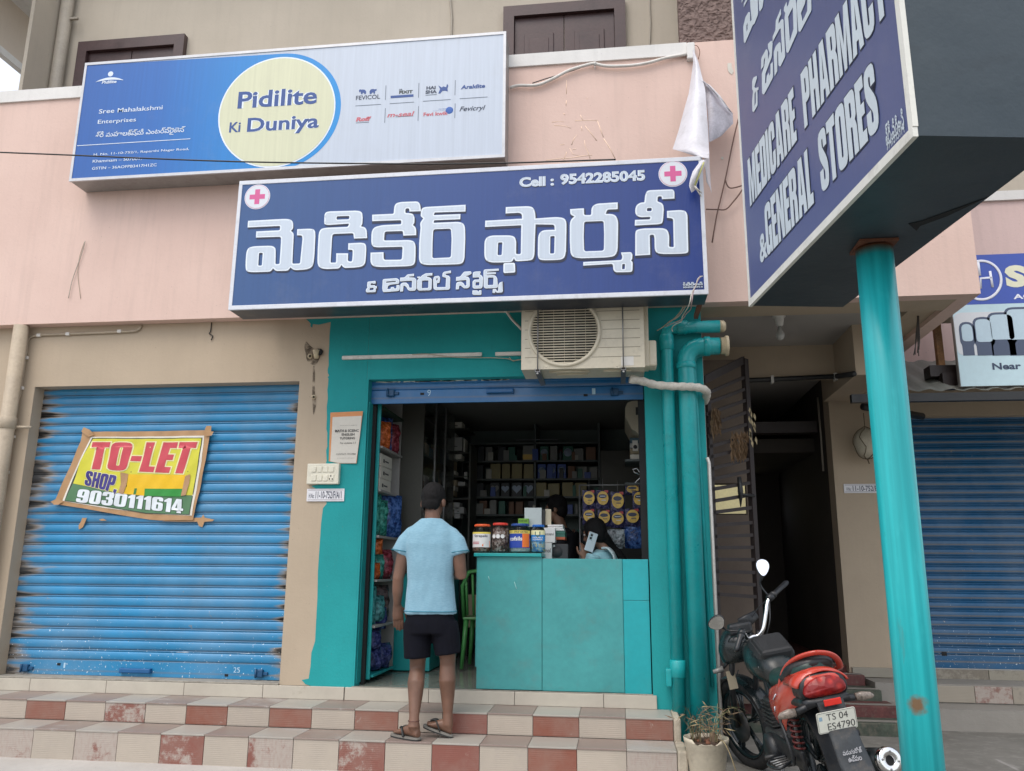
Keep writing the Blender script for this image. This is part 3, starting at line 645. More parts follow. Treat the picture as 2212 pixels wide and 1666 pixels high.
silh([(575,125),(570,150),(552,155),(548,192),(530,194),(528,175),(505,178),(500,196),(475,196),(472,160),(490,132),(520,125),(550,130)])
silh([(1450,75),(1475,125),(1450,190),(1480,188),(1510,150),(1550,150),(1585,160),(1580,120),(1592,80),(1575,50),(1560,100),(1520,88),(1500,105)])
silh([(772,222),(772,257),(1097,235),(1097,200)])
p=fY(*k2(1607,428),YG); part('logo',MB().ball((p.x,YG,p.z),.032,.002,.032,18),M_bb,PS1)
# --- main sign: navy with big outlined Telugu lettering ---
YM=-.68
xl=fY(494,660,YM).x; xr=fY(1529,600,YM).x; zb=fY(493,670.3,YM).z; zt=fY(517,391.7,YM).z
SB=thing('pharmacy_sign','long navy sign box with large white Telugu lettering and two pink crosses','sign',((xl+xr)/2,-.55,zb))
part('sign_casing',MB().box(xl+.004,xr-.004,YM+.012,-.44,zb+.001,zt,bev=.003),M_dkblue,SB)
fr=MB(); w_=.034
fr.box(xl,xr,YM-.004,YM+.014,zb,zb+w_,bev=.003).box(xl,xr,YM-.004,YM+.014,zt-w_,zt,bev=.003).box(xl,xl+w_*.8,YM-.0035,YM+.014,zb+w_,zt-w_).box(xr-w_*.8,xr,YM-.0035,YM+.014,zb+w_,zt-w_)
part('sign_frame',fr,M_frame,SB)
part('sign_face',MB().box(xl+.02,xr-.02,YM+.001,YM+.011,zb+.02,zt-.02),M_navy,SB)
for x,d in ((xr-.05,0),(xl+.05,.12),(-1.2,.12)): part('mounting_bracket',MB().box(x,x+.03,-.44,-.10,zb+d,zb+.03+d),M_rust,SB)
L1=lambda x,y:(487.9+x*.24511,379.5+y*.24511); L2=lambda x,y:(1003.0+x*.24511,325.3+y*.24511)
def sound(loops):
    """true when the triangles cover exactly the outline minus its holes"""
    ar=lambda l:abs(sum(l[i-1][0]*l[i][1]-l[i][0]*l[i-1][1] for i in range(len(l))))/2
    want=ar(loops[0])-sum(ar(l) for l in loops[1:]); fl=[p for l in loops for p in l]; tot=0
    for a,b_,c in tessellate_polygon([[Vector((p[0],p[1],0)) for p in l] for l in loops]):
        A_,B2,C2=fl[a],fl[b_],fl[c]; tot+=abs((B2[0]-A_[0])*(C2[1]-A_[1])-(C2[0]-A_[0])*(B2[1]-A_[1]))/2
    return abs(tot-want)<.01*want
def glyph(T,outer,holes,f,Y,bd=.011,sh=(.012,-.022)):
    conv=lambda l:[(lambda p:(p.x,p.z))(fY(*f(*p),Y)) for p in rounded(l)]
    o=conv(outer); hs=[conv(h) for h in holes]
    mb=MB()
    sft=lambda l:[(x+sh[0]*.5,z+sh[1]*.6) for x,z in l]
    lw=[sft(grow(o,.006))]+[sft(h) for h in hs]
    if not sound(lw): lw=[sft(o)]+[sft(h) for h in hs]
    if sound(lw): mb.poly(lw,FP(Y),.0012,2)
    else: mb.poly([sft(l) for l in halves(o,hs)[0:1]],FP(Y),.0012,2) if 0 else None
    mb.poly([o]+hs,FP(Y),.0024,1)
    mb.poly([grow(o,-bd)]+[grow(h,bd*.8) for h in hs],FP(Y),.0032,0,side=False)
    return part('letter',mb,[M_lett,M_lw,M_lsh],T)
r=24
glyph(SB,[(197,400),(548,381,50),(594,400,45),(594,468,14),(574,487,6),(600,510,20),(590,700),(587,778,14),(655,776,14),(662,700),(676,560),(672,528,14),(627,528),(630,474),(750,468,60),(792,480,60),(780,740,80),(760,826,90),(600,835,30),(570,810,4),(548,840,20),(440,842,20),(417,818,4),(395,848,24),(200,854,70),(172,830,60),(182,650,60),(230,624,50),(440,618,60),(440,700),(438,782,12),(474,780,12),(486,600),(487,540,18),(266,547),(269,493),(478,483,14),(480,444,14),(192,458)],
  [[(293,682,10),(327,682,10),(318,795,10),(286,795,10)]],L1,YM)
glyph(SB,[(868,400,40),(870,325,50),(920,316,10),(1200,309,60),(1206,370),(1204,430,30),(1190,448,4),(1242,460,50),(1246,552),(1130,556),(1128,540),(1124,508,16),(940,516,20),(936,560),(924,768,10),(972,768,10),(974,686),(1078,686),(1076,755,14),(1112,760,14),(1118,700),(1118,655,14),(1078,655),(1080,598),(1190,592,20),(1240,600,50),(1236,700),(1228,800,70),(1130,812,20),(1040,815,20),(1019,788,4),(1000,820,20),(860,826,60),(806,800,60),(812,620),(822,470,60),(900,460,20),(1075,453,10),(1088,424,10),(900,437,20),(866,430,30)],
  [[(977,360,12),(1090,356,12),(1088,386,12),(976,390,12)]],L1,YM)
glyph(SB,[(1290,346),(1480,338,14),(1486,250,50),(1540,234,20),(1710,228,40),(1720,315),(1618,318),(1616,288,14),(1584,290,14),(1582,330,10),(1650,335,30),(1664,370,20),(1662,420,14),(1648,436,4),(1678,460,40),(1678,526),(1564,530),(1560,489,14),(1400,494,20),(1394,573,14),(1500,572),(1640,567,60),(1674,600,60),(1672,700),(1668,790,70),(1600,800,20),(1340,808,60),(1274,790,50),(1276,680),(1390,676),(1392,744,20),(1552,742,20),(1558,628,14),(1400,632,10),(1300,634,50),(1281,600,40),(1286,460,60),(1380,438,20),(1546,430,10),(1546,394,12),(1290,403)],
  [],L1,YM)
glyph(SB,[(1724,290,30),(1760,278,14),(2114,258),(2112,318),(1840,326,8),(1832,350,10),(2068,340),(2066,386),(1836,395,8),(1830,418,10),(2060,408,40),(2108,430,50),(2110,560),(2104,720),(2090,780,70),(2000,784,20),(1760,790,60),(1702,770,50),(1704,600),(1716,462,6),(1712,420,14),(1740,378,4),(1716,360,14)],
  [[(1828,474,22),(1984,468,22),(1990,560),(1984,722,20),(1820,730,20),(1822,600)]],L1,YM)
glyph(SB,[(366,500),(600,490,60),(624,540,50),(628,600),(820,587,30),(900,600,60),(900,700),(896,890),(880,964,70),(760,968,20),(660,968,60),(648,930,20),(650,740,50),(690,703,30),(796,700),(794,655,20),(628,652),(622,800),(618,960,70),(560,972,20),(450,978,24),(438,950,4),(420,985,30),(230,990,60),(176,960,50),(178,780,50),(230,750,40),(440,748,70),(458,800,20),(456,900),(458,914,14),(498,914,14),(502,660),(183,675),(185,620),(508,602),(508,560,30),(480,550,10),(364,556)],
  [[(298,812,10),(336,810,10),(330,922,10),(294,924,10)],[(758,756,10),(796,754,10),(792,908,10),(756,910,10)]],L2,YM)
glyph(SB,[(345,994,14),(446,990,14),(450,1076,16),(344,1082,16)],[],L2,YM)
glyph(SB,[(932,518),(1054,510),(1056,570,14),(1118,570,14),(1120,500,30),(1160,470,30),(1352,458),(1352,518),(1260,522,14),(1246,560,6),(1330,562,50),(1356,620,30),(1354,760),(1350,930,80),(1250,944,20),(1000,952,60),(936,930,50),(930,800),(930,620,40),(970,582,4),(934,565,16)],
  [[(1056,628,20),(1228,622,20),(1232,740),(1230,884,22),(1056,890,22),(1052,760)]],L2,YM)
glyph(SB,[(1048,984),(1386,966,14),(1392,938,10),(1382,905,4),(1382,900),(1470,896,14),(1482,915,14),(1480,956,10),(1470,970,4),(1484,985,14),(1482,1050),(1476,1072,20),(1330,1075,20),(1312,1050,14),(1310,1006,14),(1296,1001),(1048,1016)],
  [[(1392,1002,8),(1416,1000,8),(1414,1046,8),(1390,1048,8)]],L2,YM)
glyph(SB,[(1592,400,40),(1610,352,30),(1840,343,24),(1852,365,14),(1852,425),(1742,430),(1740,404,14),(1704,406,14),(1702,450,8),(1752,468,40),(1758,520),(1752,600),(1746,645,30),(1700,652,10),(1502,663),(1504,613),(1636,608,10),(1640,586,10),(1540,590,30),(1504,560,30),(1508,490,40),(1550,460,20),(1586,458,4),(1590,430)],
  [[(1610,508,12),(1652,507,12),(1650,536,12),(1608,536,12)]],L2,YM)
glyph(SB,[(1786,534),(1920,524,50),(1966,545,50),(1968,640),(1974,880),(1970,905,30),(1900,912,20),(1720,914,60),(1678,890,40),(1676,780),(1670,743,12),(1634,745,12),(1638,920),(1506,928),(1506,740),(1512,700,50),(1580,688,20),(1780,684,60),(1806,740,30),(1804,850,12),(1846,853,12),(1842,700),(1840,600,20),(1786,594)],
  [],L2,YM)
# crosses in circles
M_pk=flat(208,92,148,.5,name='pink_cross_print'); M_cw=flat(214,220,228,.45,name='cross_disc_print')
for (cx,cy,rx) in ((L1(278,188)[0],L1(278,188)[1],112*.24511),(L2(1838,206)[0],L2(1838,206)[1],127*.24511)):
    c=fY(cx,cy,YM); rr=fY(cx+rx,cy,YM).x-c.x
    mb=MB().poly([cir(c,rr)],FP(YM),.001,0).poly([cir(c,rr*.965)],FP(YM),.0016,1).poly([cir(c,rr*.945)],FP(YM),.0022,2).poly([cir(c,rr*.92)],FP(YM),.0028,1)
    a,b_=rr*.60,rr*.19
    mb.poly([[(c.x+x*1,c.z+z) for x,z in ((-a,-b_),(-b_,-b_),(-b_,-a),(b_,-a),(b_,-b_),(a,-b_),(a,b_),(b_,b_),(b_,a),(-b_,a),(-b_,b_),(-a,b_))]],FP(YM),.0034,2)
    part('cross_emblem',mb,[M_lw,M_cw,M_pk],SB)
def hal(T,s,Y,bl,tr,bold):
    bold*=.5
    mb=MB(); p=onplane(Y,bl,tr,.0006); put(mb,s,lambda u,v:p(u,v)+Vector((.003,0,-.006)),bold+.02,2)
    put(mb,s,onplane(Y,bl,tr,.0012),bold+.03,1); put(mb,s,onplane(Y,bl,tr,.0018),bold,0); part('lettering',mb,[M_lett,M_lw,M_lsh],T)
hal(SB,'Cell :',YM,L2(484,326),L2(790,222),.03); hal(SB,'9542285045',YM,L2(845,305),L2(1592,170),.03)
hal(SB,'9949593914',YM,L2(1927,1215),L2(2100,1194),.02); hal(SB,'విరించి',YM,L2(1950,1192),L2(2100,1156),.02); hal(SB,'శ్రీ',YM,L2(1927,1192),L2(1946,1160),.01)
# second line, brushed-style strokes
def strokes(T,paths,f,Y,wd,fn=None,nm='letter'):
    fn=fn or (lambda x,y:fY(*f(x,y),Y)); mb=MB()
    for lay,(g,mi,yo) in enumerate(((1.55,2,.0),(1.45,1,.0)) if nm!='l' else ()):
        pass
    for g,mi,dy,dz in ((1.32,2,.0,-.006),(1.28,1,.0012,0),(.98,0,.003,0)):
        for pth in paths:
            pts=[fn(*p)+Vector((.002 if mi==2 else 0,-dy,dz)) for p in pth]
            mb.tube(pts,wd*g,8,mi,True,sq=(1,.12))
    return part(nm,mb,[M_lett,M_lw,M_lsh],T)
z5b=lambda x,y:(737.3+x/3,555.3+y/3)
t2=lambda x,y:(780.7+x*.25715,574.7+y*.25715)
for outer,holes in (
 ([(52,134,8),(120,126,6),(120,148),(100,150),(98,146),(80,147,4),(76,164,4),(112,162),(116,170),(130,170),(130,188),(122,190),(120,220,10),(44,223,10),(38,214,6),(40,196,6),(52,184,2),(48,168,8)],[[(72,186,4),(104,184,4),(102,204,4),(68,206,4)]]),
 ([(178,158),(180,112,14),(300,103,14),(320,120,10),(316,150,10),(246,158,10),(224,168,8),(218,196,6),(246,194,4),(248,180),(274,178),(276,190,4),(294,190,3),(296,162),(320,160,6),(322,180),(320,208,12),(294,213,4),(270,214,3),(250,217,8),(180,221,14),(176,180,10)],[[(208,132,4),(292,126,4),(288,136,4),(206,143,4)]]),
 ([(326,100),(350,98),(364,96,4),(388,72,10),(442,66),(442,86),(400,90,6),(398,96,2),(450,100,12),(462,116,10),(462,190),(452,208,14),(404,210,10),(390,200,6),(380,180,4),(362,166,4),(354,168,4),(350,214),(326,216),(328,156,10),(342,142,8),(376,140,8),(396,158,6),(404,184,4),(424,184,3),(426,124,4),(326,130)],[]),
 ([(468,92),(492,90),(496,96,3),(510,80,6),(540,64,8),(596,60),(596,80),(552,84,5),(548,92,2),(578,98,12),(592,112,8),(590,190),(584,204,14),(480,208,14),(468,190,6),(470,120,10),(484,106,4),(470,100,4)],[[(510,124,5),(564,122,5),(562,186,5),(508,188,5)]]),
 ([(604,108,10),(612,90,8),(648,82,10),(662,96,8),(660,120),(656,142,6),(634,146,4),(634,180,4),(708,178,4),(712,100,6),(680,92,8),(682,62,12),(694,50,8),(752,40),(752,60),(710,66,4),(708,76,3),(736,84,12),(746,100),(744,186),(736,200,14),(620,204,14),(606,190,8)],[[(630,104,3),(642,102,3),(640,122,3),(628,124,3)]]),
 ([(796,94),(820,92),(832,88,6),(856,56,10),(866,49,6),(922,46,8),(926,66,8),(900,80,6),(872,88,2),(898,92,12),(910,110,10),(910,170),(900,186,14),(866,190,10),(850,180,6),(836,166,4),(822,166,4),(818,196),(794,198),(796,150,10),(806,136,8),(840,132,10),(862,150,6),(868,166,3),(882,164,3),(882,118,4),(796,126)],[]),
 ([(938,54,8),(960,48,6),(1000,46),(1002,60),(990,70,8),(1012,80,12),(1022,100),(1018,180,14),(1004,190,8),(944,192,14),(934,180,8),(934,130,12),(950,116,8),(990,114,6),(990,96,6),(936,98),(936,76,6)],[[(960,138,4),(992,136,4),(990,164,4),(958,166,4)]]),
 ([(934,206),(976,206,4),(976,216),(988,214),(988,206),(1008,204,4),(1008,238,6),(1002,244,4),(940,244,6),(932,236,4)],[]),
 ([(1028,36,10),(1040,30,6),(1154,24),(1154,40),(1056,48,4),(1052,56),(1130,54),(1130,68),(1050,74,4),(1050,80),(1116,78,12),(1134,90,8),(1142,110),(1146,176),(1136,186,10),(1040,190,14),(1028,178,8),(1026,60,8)],[[(1064,100,5),(1110,98,5),(1108,160,5),(1062,162,5)]]),
 ([(1104,196),(1130,194,6),(1140,212,4),(1150,208),(1150,160,6),(1164,140),(1186,132,4),(1188,214,8),(1180,224,6),(1140,226,6),(1124,214),(1122,228),(1102,226)],[])):
    glyph(SB,outer,holes,t2,YM,.0045,(.008,-.012))
# --- tall sign box on the teal pillar ---
A=Vector((.745,-1.766,2.725)); B_=Vector((1.010,-3.571,2.725)); Ud=(B_-A).normalized(); LU=(B_-A).length; Nn=Vector((Ud.y,-Ud.x,0)).normalized()
if Nn.x>0: Nn=-Nn
HT=2.55; TW=.52; Rt=-Nn
def fP(x,y):
    r=ray(x,y); t=(A-CAM).dot(Nn)/r.dot(Nn); p=CAM+r*t; return p
def uz(x,y): p=fP(x,y); return ((p-A).dot(Ud),p.z)
TS=thing('tower_sign','big navy box sign on the teal pillar reading Medicare Pharmacy & General Stores','sign',((A+B_)/2+Rt*TW/2)[:])
def bx2(mb,u0,u1,t0,t1,z0,z1,mi=0):
    vs=[A+Ud*u+Rt*t_+Vector((0,0,z-A.z)) for z in (z0,z1) for t_ in (t0,t1) for u in (u0,u1)]
    return mb.add(vs,[(0,2,3,1),(4,5,7,6),(0,1,5,4),(2,6,7,3),(0,4,6,2),(1,3,7,5)],mi)
M_case=NB('slate_casing_sheet'); b=M_case; n=b.noise(1.6,6,.65); n2=b.noise(30,4,.6); sm=b.ramp(b.noise(3.0,5,.6,stretch=(1,1,2)),[(.60,0.),(.75,1.)])
c=b.mix(b.ramp(n,[(.3,0.),(.7,1.)]),(.024,.040,.052),(.043,.060,.072)); c=b.mix(b.math('MULTIPLY',sm,.35),c,(.012,.016,.02)); b.col(c); b.rough(.5); b.bump(b.math('ADD',b.math('MULTIPLY',n,1.2),b.math('MULTIPLY',n2,.04)),.35,.03); M_case=b.m
part('sign_casing',bx2(MB(),.003,LU-.003,.012,TW,2.727,2.725+HT),M_case,TS)
fr=MB(); w_=.034
bx2(fr,0,LU,-.004,.014,2.722,2.725+w_); bx2(fr,0,LU,-.004,.014,2.725+HT-w_,2.725+HT); bx2(fr,0,w_*.7,-.003,.014,2.725+w_,2.725+HT-w_); bx2(fr,LU-w_*.8,LU+.003,-.003,.016,2.725+w_,2.725+HT-w_)
part('sign_frame',fr,flat(222,222,214,.45,dirt=.3,name='tower_frame_paint'),TS)
part('sign_face',bx2(MB(),.015,LU-.015,.001,.011,2.74,2.71+HT),M_navy2,TS)
# torn flap under the box
tp=lambda u,t_,z:A+Ud*u+Rt*t_+Vector((0,0,z-A.z))
part('split_seam',MB().poly([[(1.05,.40),(1.12,.33),(1.15,.37),(1.38,.515),(1.20,.45),(1.10,.39)]],lambda u,v,t:tp(u,v,2.7255-t*.5),.003),M_hole,TS)
def wordP(s,bl,tr,m,bold=.0,halo=True,hv=False):
    u0,z0=bl; u1,z1=tr; mb=MB(); fn=lambda d:(lambda u,v:A+Ud*(u0+(u1-u0)*u)+Vector((0,0,z0+(z1-z0)*v-A.z))+Nn*d)
    if hv: heavy(mb,s,fn(.001),1,.45); heavy(mb,s,fn(.0025),0,0)
    else:
        if halo: put(mb,s,fn(.001),bold+.02,1)
        put(mb,s,fn(.002),bold,0)
    part('lettering',mb,[m,M_lsh],TS,fix=False)
M_tl=flat(196,208,216,.45,name='tower_letter_print')
a1=uz(1621.4,446.7); b1=uz(1618,343); e1=uz(1922,45)
wordP('MEDICARE',a1,(uz(1718,240)[0],b1[1]),M_tl,.045,True,True)
wordP('PHARMACY',(uz(1737,250)[0],a1[1]),(e1[0],b1[1]),M_tl,.045,True,True)
g0=uz(1663,548); g1=uz(1751.5,312.7); s0=uz(1776,420.7); s1=uz(1773.6,280); s2=uz(1881,141)
zb_=(g0[1]+s0[1])/2; zt_=(g1[1]+s1[1])/2
wordP('GENERAL',(uz(1656,520)[0],zb_),(uz(1757,405)[0],zt_),M_tl,.045,True,True); wordP('STORES',(uz(1773,375)[0],zb_),(uz(1897,230)[0],zt_),M_tl,.045,True,True)
a2=uz(1643,566.5); b2=uz(1655,489); wordP('&',(a2[0],zb_),(b2[0],zb_+(zt_-zb_)*.55),M_tl,.03)
k3=lambda x,y:(1572.3+x*.2083,y*.2083)
n0=uz(*k3(1655,1570)); n1=uz(*k3(1838,1350)); wordP('9949593914',(n0[0],n0[1]-.0),(n1[0],n0[1]+.045),M_tl,.01,False)
n0=uz(*k3(1650,1520)); n1=uz(*k3(1835,1300)); wordP('శ్రీ విరించి',(n0[0],n0[1]),(n1[0],n0[1]+.085),M_tl,.015,False)
M_str=M_tl
def strokesP(paths,wd):
    mb=MB()
    for pth in paths:
        pts=[fP(*k3(*p))+Nn*.003 for p in pth]
        off=[]
        mb.tube(pts,wd,8,0,True)
    # flatten onto the face
    for i,v in enumerate(mb.v):
        d=(v-A).dot(Nn)-.003; mb.v[i]=v-Nn*d*.88
    part('letter',mb,[M_str],TS)
q3=lambda x,y:(1572.3+x*.26191,y*.26191)
def glyphP(outer,holes=()):
    conv=lambda l:[uz(*q3(*p)) for p in rounded(l)]
    mb=MB(); o=conv(outer); hs=[conv(h) for h in holes]; top=2.725+HT-.04
    o=[(u,min(z,top)) for u,z in o]
    mb.poly([o]+hs,lambda u,v,t:A+Ud*u+Vector((0,0,v-A.z))+Nn*(.001+t),.0018); part('letter',mb,[M_tl],TS)
glyphP([(205,664,8),(215,640,6),(242,626),(242,650),(230,690,3),(222,720,3),(232,728),(256,718),(256,740),(246,748),(248,870,6),(240,885,6),(216,928,8),(206,918,6),(204,830),(212,750,3),(204,738,4)],[[(223,775),(234,752),(234,850),(223,880)]])
glyphP([(278,575),(280,480,14),(322,402,12),(334,430,6),(334,500,4),(350,440,4),(336,400,4),(334,364,6),(364,334,10),(372,360,6),(366,470,14),(332,560,10),(312,612,8),(310,690,4),(320,686,4),(326,625),(342,600),(342,630,4),(356,606),(356,530),(374,512),(376,640,14),(338,714,6),(300,784,14),(286,770,8),(284,610,10),(306,540,8),(312,470,4),(300,494,8),(298,545)])
glyphP([(374,345),(374,300),(396,250,4),(400,170,10),(440,74),(442,120),(424,160,6),(420,200,6),(450,156,8),(462,166,6),(476,470,14),(436,552,10),(422,540,6),(418,420,4),(411,425,4),(410,590),(390,628),(382,430,12),(400,380,8),(430,346,10),(438,360,6),(444,440,4),(452,425,4),(440,235,4),(430,240)])
glyphP([(466,90,4),(468,60),(488,18),(490,60,3),(504,40),(520,-20),(560,-20),(572,100),(576,270,14),(500,440,12),(486,430,8),(480,330),(472,150,8),(478,108,3)],[[(500,140,6),(540,60,6),(546,240,6),(514,345,6)]])
glyphP([(572,30),(580,-20),(690,-20),(692,90,12),(600,266,10),(586,256,8),(582,200)],[[(606,110,4),(640,30),(644,0),(660,0),(660,90,6),(618,180,6)]])
glyphP([(130,220,10),(150,140,8),(176,96,10),(186,110,6),(186,180,4),(200,165,3),(190,60),(186,-20),(300,-20),(290,60,8),(268,98,8),(262,80),(258,-5),(250,-5),(252,120,12),(222,200,6),(210,205),(146,356,10),(136,350,8)],[[(156,215,3),(166,185,3),(166,240,3),(156,270,3)]])
glyphP([(134,60),(136,30),(160,-20),(176,-20)]); glyphP([(117,24),(118,-5),(132,-5)])
# pillar
PX,PY=1.16,-2.6
TPt=thing('teal_pillar','round glossy teal steel pillar carrying the tall navy box sign','pillar',(PX,PY,0))
b=NB('teal_pillar_paint'); st=b.noise(4,4,.5,stretch=(9,9,.25)); n=b.noise(2,5)
c=b.ramp(st,[(.35,(.010,.37,.40)),(.65,(.022,.50,.53))]); c=b.mix(b.math('MULTIPLY',b.ramp(b.noise(20,5,.6,stretch=(1,1,.3)),[(.55,0.),(.68,1.)]),.25),c,(.05,.56,.58))
_,_,Z=b.sep(); top=b.n('ShaderNodeMapRange'); b.l(Z,top.inputs[0]); top.inputs[1].default_value=2.66; top.inputs[2].default_value=2.72
ru=b.math('ADD',b.math('MULTIPLY',top.outputs[0],1.4),b.math('MULTIPLY',b.ramp(b.noise(4.3,5,.6,stretch=(4,4,.5)),[(.66,0.),(.74,1.)]),.35),True)
c=b.mix(ru,c,(.15,.055,.02)); vd=b.n('ShaderNodeVectorMath',operation='DISTANCE'); b.l(b.pos(),vd.inputs[0]); vd.inputs[1].default_value=(1.135,-2.674,.795); dd=b.math('ADD',vd.outputs['Value'],b.math('MULTIPLY',b.math('SUBTRACT',b.noise(30,3),.5),.05)); c=b.mix(b.ramp(b.math('MULTIPLY',dd,10),[(.18,.9),(.42,0.)]),c,(.24,.10,.03)); sc=b.ramp(b.noise(8,3,.5,stretch=(14,14,.8)),[(.76,0.),(.77,1.)]); c=b.mix(b.math('MULTIPLY',sc,.8),c,(.01,.05,.05)); b.col(c); b.rough(.36); b.bump(st,.06,.01)
pl=MB().lathe([(.078,0),(.078,1.2),(.0795,2.0),(.078,2.705)],(PX,PY,0),'z',36)
part('pillar_tube',pl,b.m,TPt); part('top_plate',MB().box(PX-.082,PX+.082,PY-.082,PY+.082,2.712,2.7245),M_rust,TPt)
0 and part('rust_spot',MB().poly([[(.022*math.cos(a)*random.uniform(.7,1.1),.034*math.sin(a)) for a in [i*.45 for i in range(14)]]],lambda u,v,t:Vector((PX,PY,0))+Matrix.Rotation(-1.93+u/.078,3,'Z')@Vector((0.0798,0,v+.80)),.001,side=False),mat('rust_orange',(.26,.12,.035),.8,.4,30),TPt)
# --- neighbour's sign ---
YH=1.0
xl=fY(2075,834,YH).x; zb=fY(2120,835,YH).z; zt=fY(2150,549,YH).z
NS=thing('neighbour_sign','blue and pale sign of the next shop showing a row of street lights','sign',(xl+1,YH,zb))
part('sign_casing',MB().box(xl,xl+3,YH+.004,YH+.05,zb,zt,bev=.004),M_tin,NS)
zs=fY(2150,657,YH).z
part('sign_face',MB().box(xl+.004,xl+2.99,YH-.002,YH+.003,zb+.004,zs),mat('pale_aqua_print',C(190,216,224),.4,.08,2),NS)
part('blue_field',MB().box(xl+.004,xl+2.99,YH-.002,YH+.003,zs+.001,zt-.003),flat(58,84,172,.4),NS)
h3=lambda x,y:(1474.7+x/3,555.3+y/3)
mw=flat(226,230,240,.4); md=flat(72,84,108,.45); ml=flat(182,204,216,.45); mi_=flat(208,212,216,.4)
mb=MB(); fn=lambda x,y,d=.004:(lambda p:Vector((p.x,YH-d,p.z)))(fY(*h3(x,y),YH))
cx,cy=1935,152; ring=[fn(cx+128*math.cos(a)*1.0,cy+125*math.sin(a)) for a in [math.pi*(-.62+i*1.52/40) for i in range(41)]]
mb.tube(ring,.012,6,0,True,sq=(1,.2)); mb.tube([fn(1912,25),fn(1925,122)],.011,6,sq=(1,.2)); mb.tube([fn(1930,205),fn(1930,140),fn(2000,135)],.011,6,sq=(1,.2)); mb.tube([fn(1990,92),fn(2008,198)],.011,6,sq=(1,.2))
part('logo',mb,mw,NS)
def w2(s,bl,tr,m,bold): 
    mb=MB(); put(mb,s,onplane(YH,h3(*bl),h3(*tr),.004),bold); part('lettering',mb,m,NS)
w2('SH',(2098,200),(2400,45),flat(222,222,196,.4),.06); w2('AC',(2143,275),(2260,238),mw,.03); w2('Near',(2008,732),(2188,684),flat(52,66,92,.4),.03)
p,q=fn(1782,640),fn(2600,338); mb=MB(); lp=rounded([(p.x,p.z,.07),(q.x,p.z,.07),(q.x,q.z,.07),(p.x,q.z,.07)]); mb.poly([lp],FP(YH-.002),.001); part('picture_panel',mb,mi_,NS)
for (xa_,xb_,ya,yb,hb) in ((1800,1885,640,420,570),(1893,2005,640,388,575),(1990,2145,640,357,560),(2105,2290,640,322,560),(2240,2480,640,290,550)):
    p,q=fn(xa_+18,ya),fn(xb_-18,yb); p0,q0=fn(xa_,hb),fn(xb_,yb); mb=MB()
    mb.poly([rounded([(p.x,p.z),(q.x,p.z),(q.x,p0.z,.02),(q0.x,p0.z+.02,.03),(q0.x,q0.z,.07),(p0.x,q0.z,.07),(p0.x,p0.z+.02,.03),(p.x,p0.z,.02)])],FP(YH-.003),.0012,0)
    g=.02; mb.poly([rounded([(p0.x+g,p0.z+.03,.03),(q0.x-g,p0.z+.03,.03),(q0.x-g,q0.z-g,.05),(p0.x+g,q0.z-g,.05)])],FP(YH-.0042),.0012,1)
    part('lamp_picture',mb,[md,ml],NS)
# ================= things on the facade =================
MP_bg=mat('beige_painted_pipe',(.42,.35,.26),.6,.15,5,dirt=.35); MP_up=mat('grey_painted_pipe',(.40,.36,.30),.6,.12,5,dirt=.2)
MP_tl=mat('teal_painted_pipe',(.010,.34,.355),.33,.14,4,dirt=.12); MP_cap=mat('bare_pvc',(.50,.42,.28),.55,.2,20,dirt=.5); MP_wh=mat('white_conduit',(.66,.64,.60),.5,.1,9,dirt=.3)
def pipe(name,label,pts,r,m,n=14,collars=(),group=None,k=0):
    pts=[Vector(p) for p in pts]; base=min(pts,key=lambda p:p.z)
    T=thing(name,label,'pipe',base[:],group)
    part('tube',MB().tube(bezier(pts,k) if k else pts,r,n),m,T)
    for c,ax,ln in collars: part('collar',MB().lathe([(r*1.0,-ln),(r*1.13,-ln+.004),(r*1.13,ln-.004),(r*1.0,ln)],c,ax,n),m,T)
    return T
def W(x,y,Y): return fY(x,y,Y)
# left down-pipe and its conduit
a=W(50,712,-.085); bq=W(14,1100,-.085); x=(a.x+bq.x)/2
pipe('drain_pipe','thick beige drain pipe at the left edge beside the thin conduit',[(x-.06,-.085,0),(x-.06,-.085,SO-.01)],.06,MP_bg,16,[((x-.06,-.085,2.45),'z',.05)])
s1=lambda x,y:(x*.2451,639.7+y*.2451)
cp=[fY(*s1(*p),-.012) for p in ((1245,258),(1230,290),(1200,308),(1150,312),(700,332),(330,345),(265,362),(242,400),(235,480),(200,700),(180,860),(160,929))]
zlow=fY(7,1063,-.012); cp.append(fY(25,950,-.012)); cp.append(zlow)
T=thing('wall_conduit','thin beige conduit bent along the wall over the closed blue shutter','conduit',zlow[:])
part('tube',MB().tube(cp,.011,8),MP_bg,T)
for q in ((1055,312),(600,336),(345,347),(232,545),(190,812)): c=fY(*s1(*q),-.012); part('clip',MB().box(c.x-.018,c.x+.018,-.026,-.001,c.z-.014,c.z+.014,bev=.004),MP_wh,T)
for y in (975,1020): c=fY(*((83/3*1.0,555.3+1165/3) if y==975 else (45/3,555.3+1395/3)),-.012); part('clip',MB().box(c.x-.02,c.x+.02,-.026,-.001,c.z-.012,c.z+.012,bev=.004),MP_wh,T)
pipe('pipe_stay','short beige stay between the drain pipe and the wall',[(x,-.06,2.42),(x+.12,-.03,2.42)],.012,MP_bg,8)
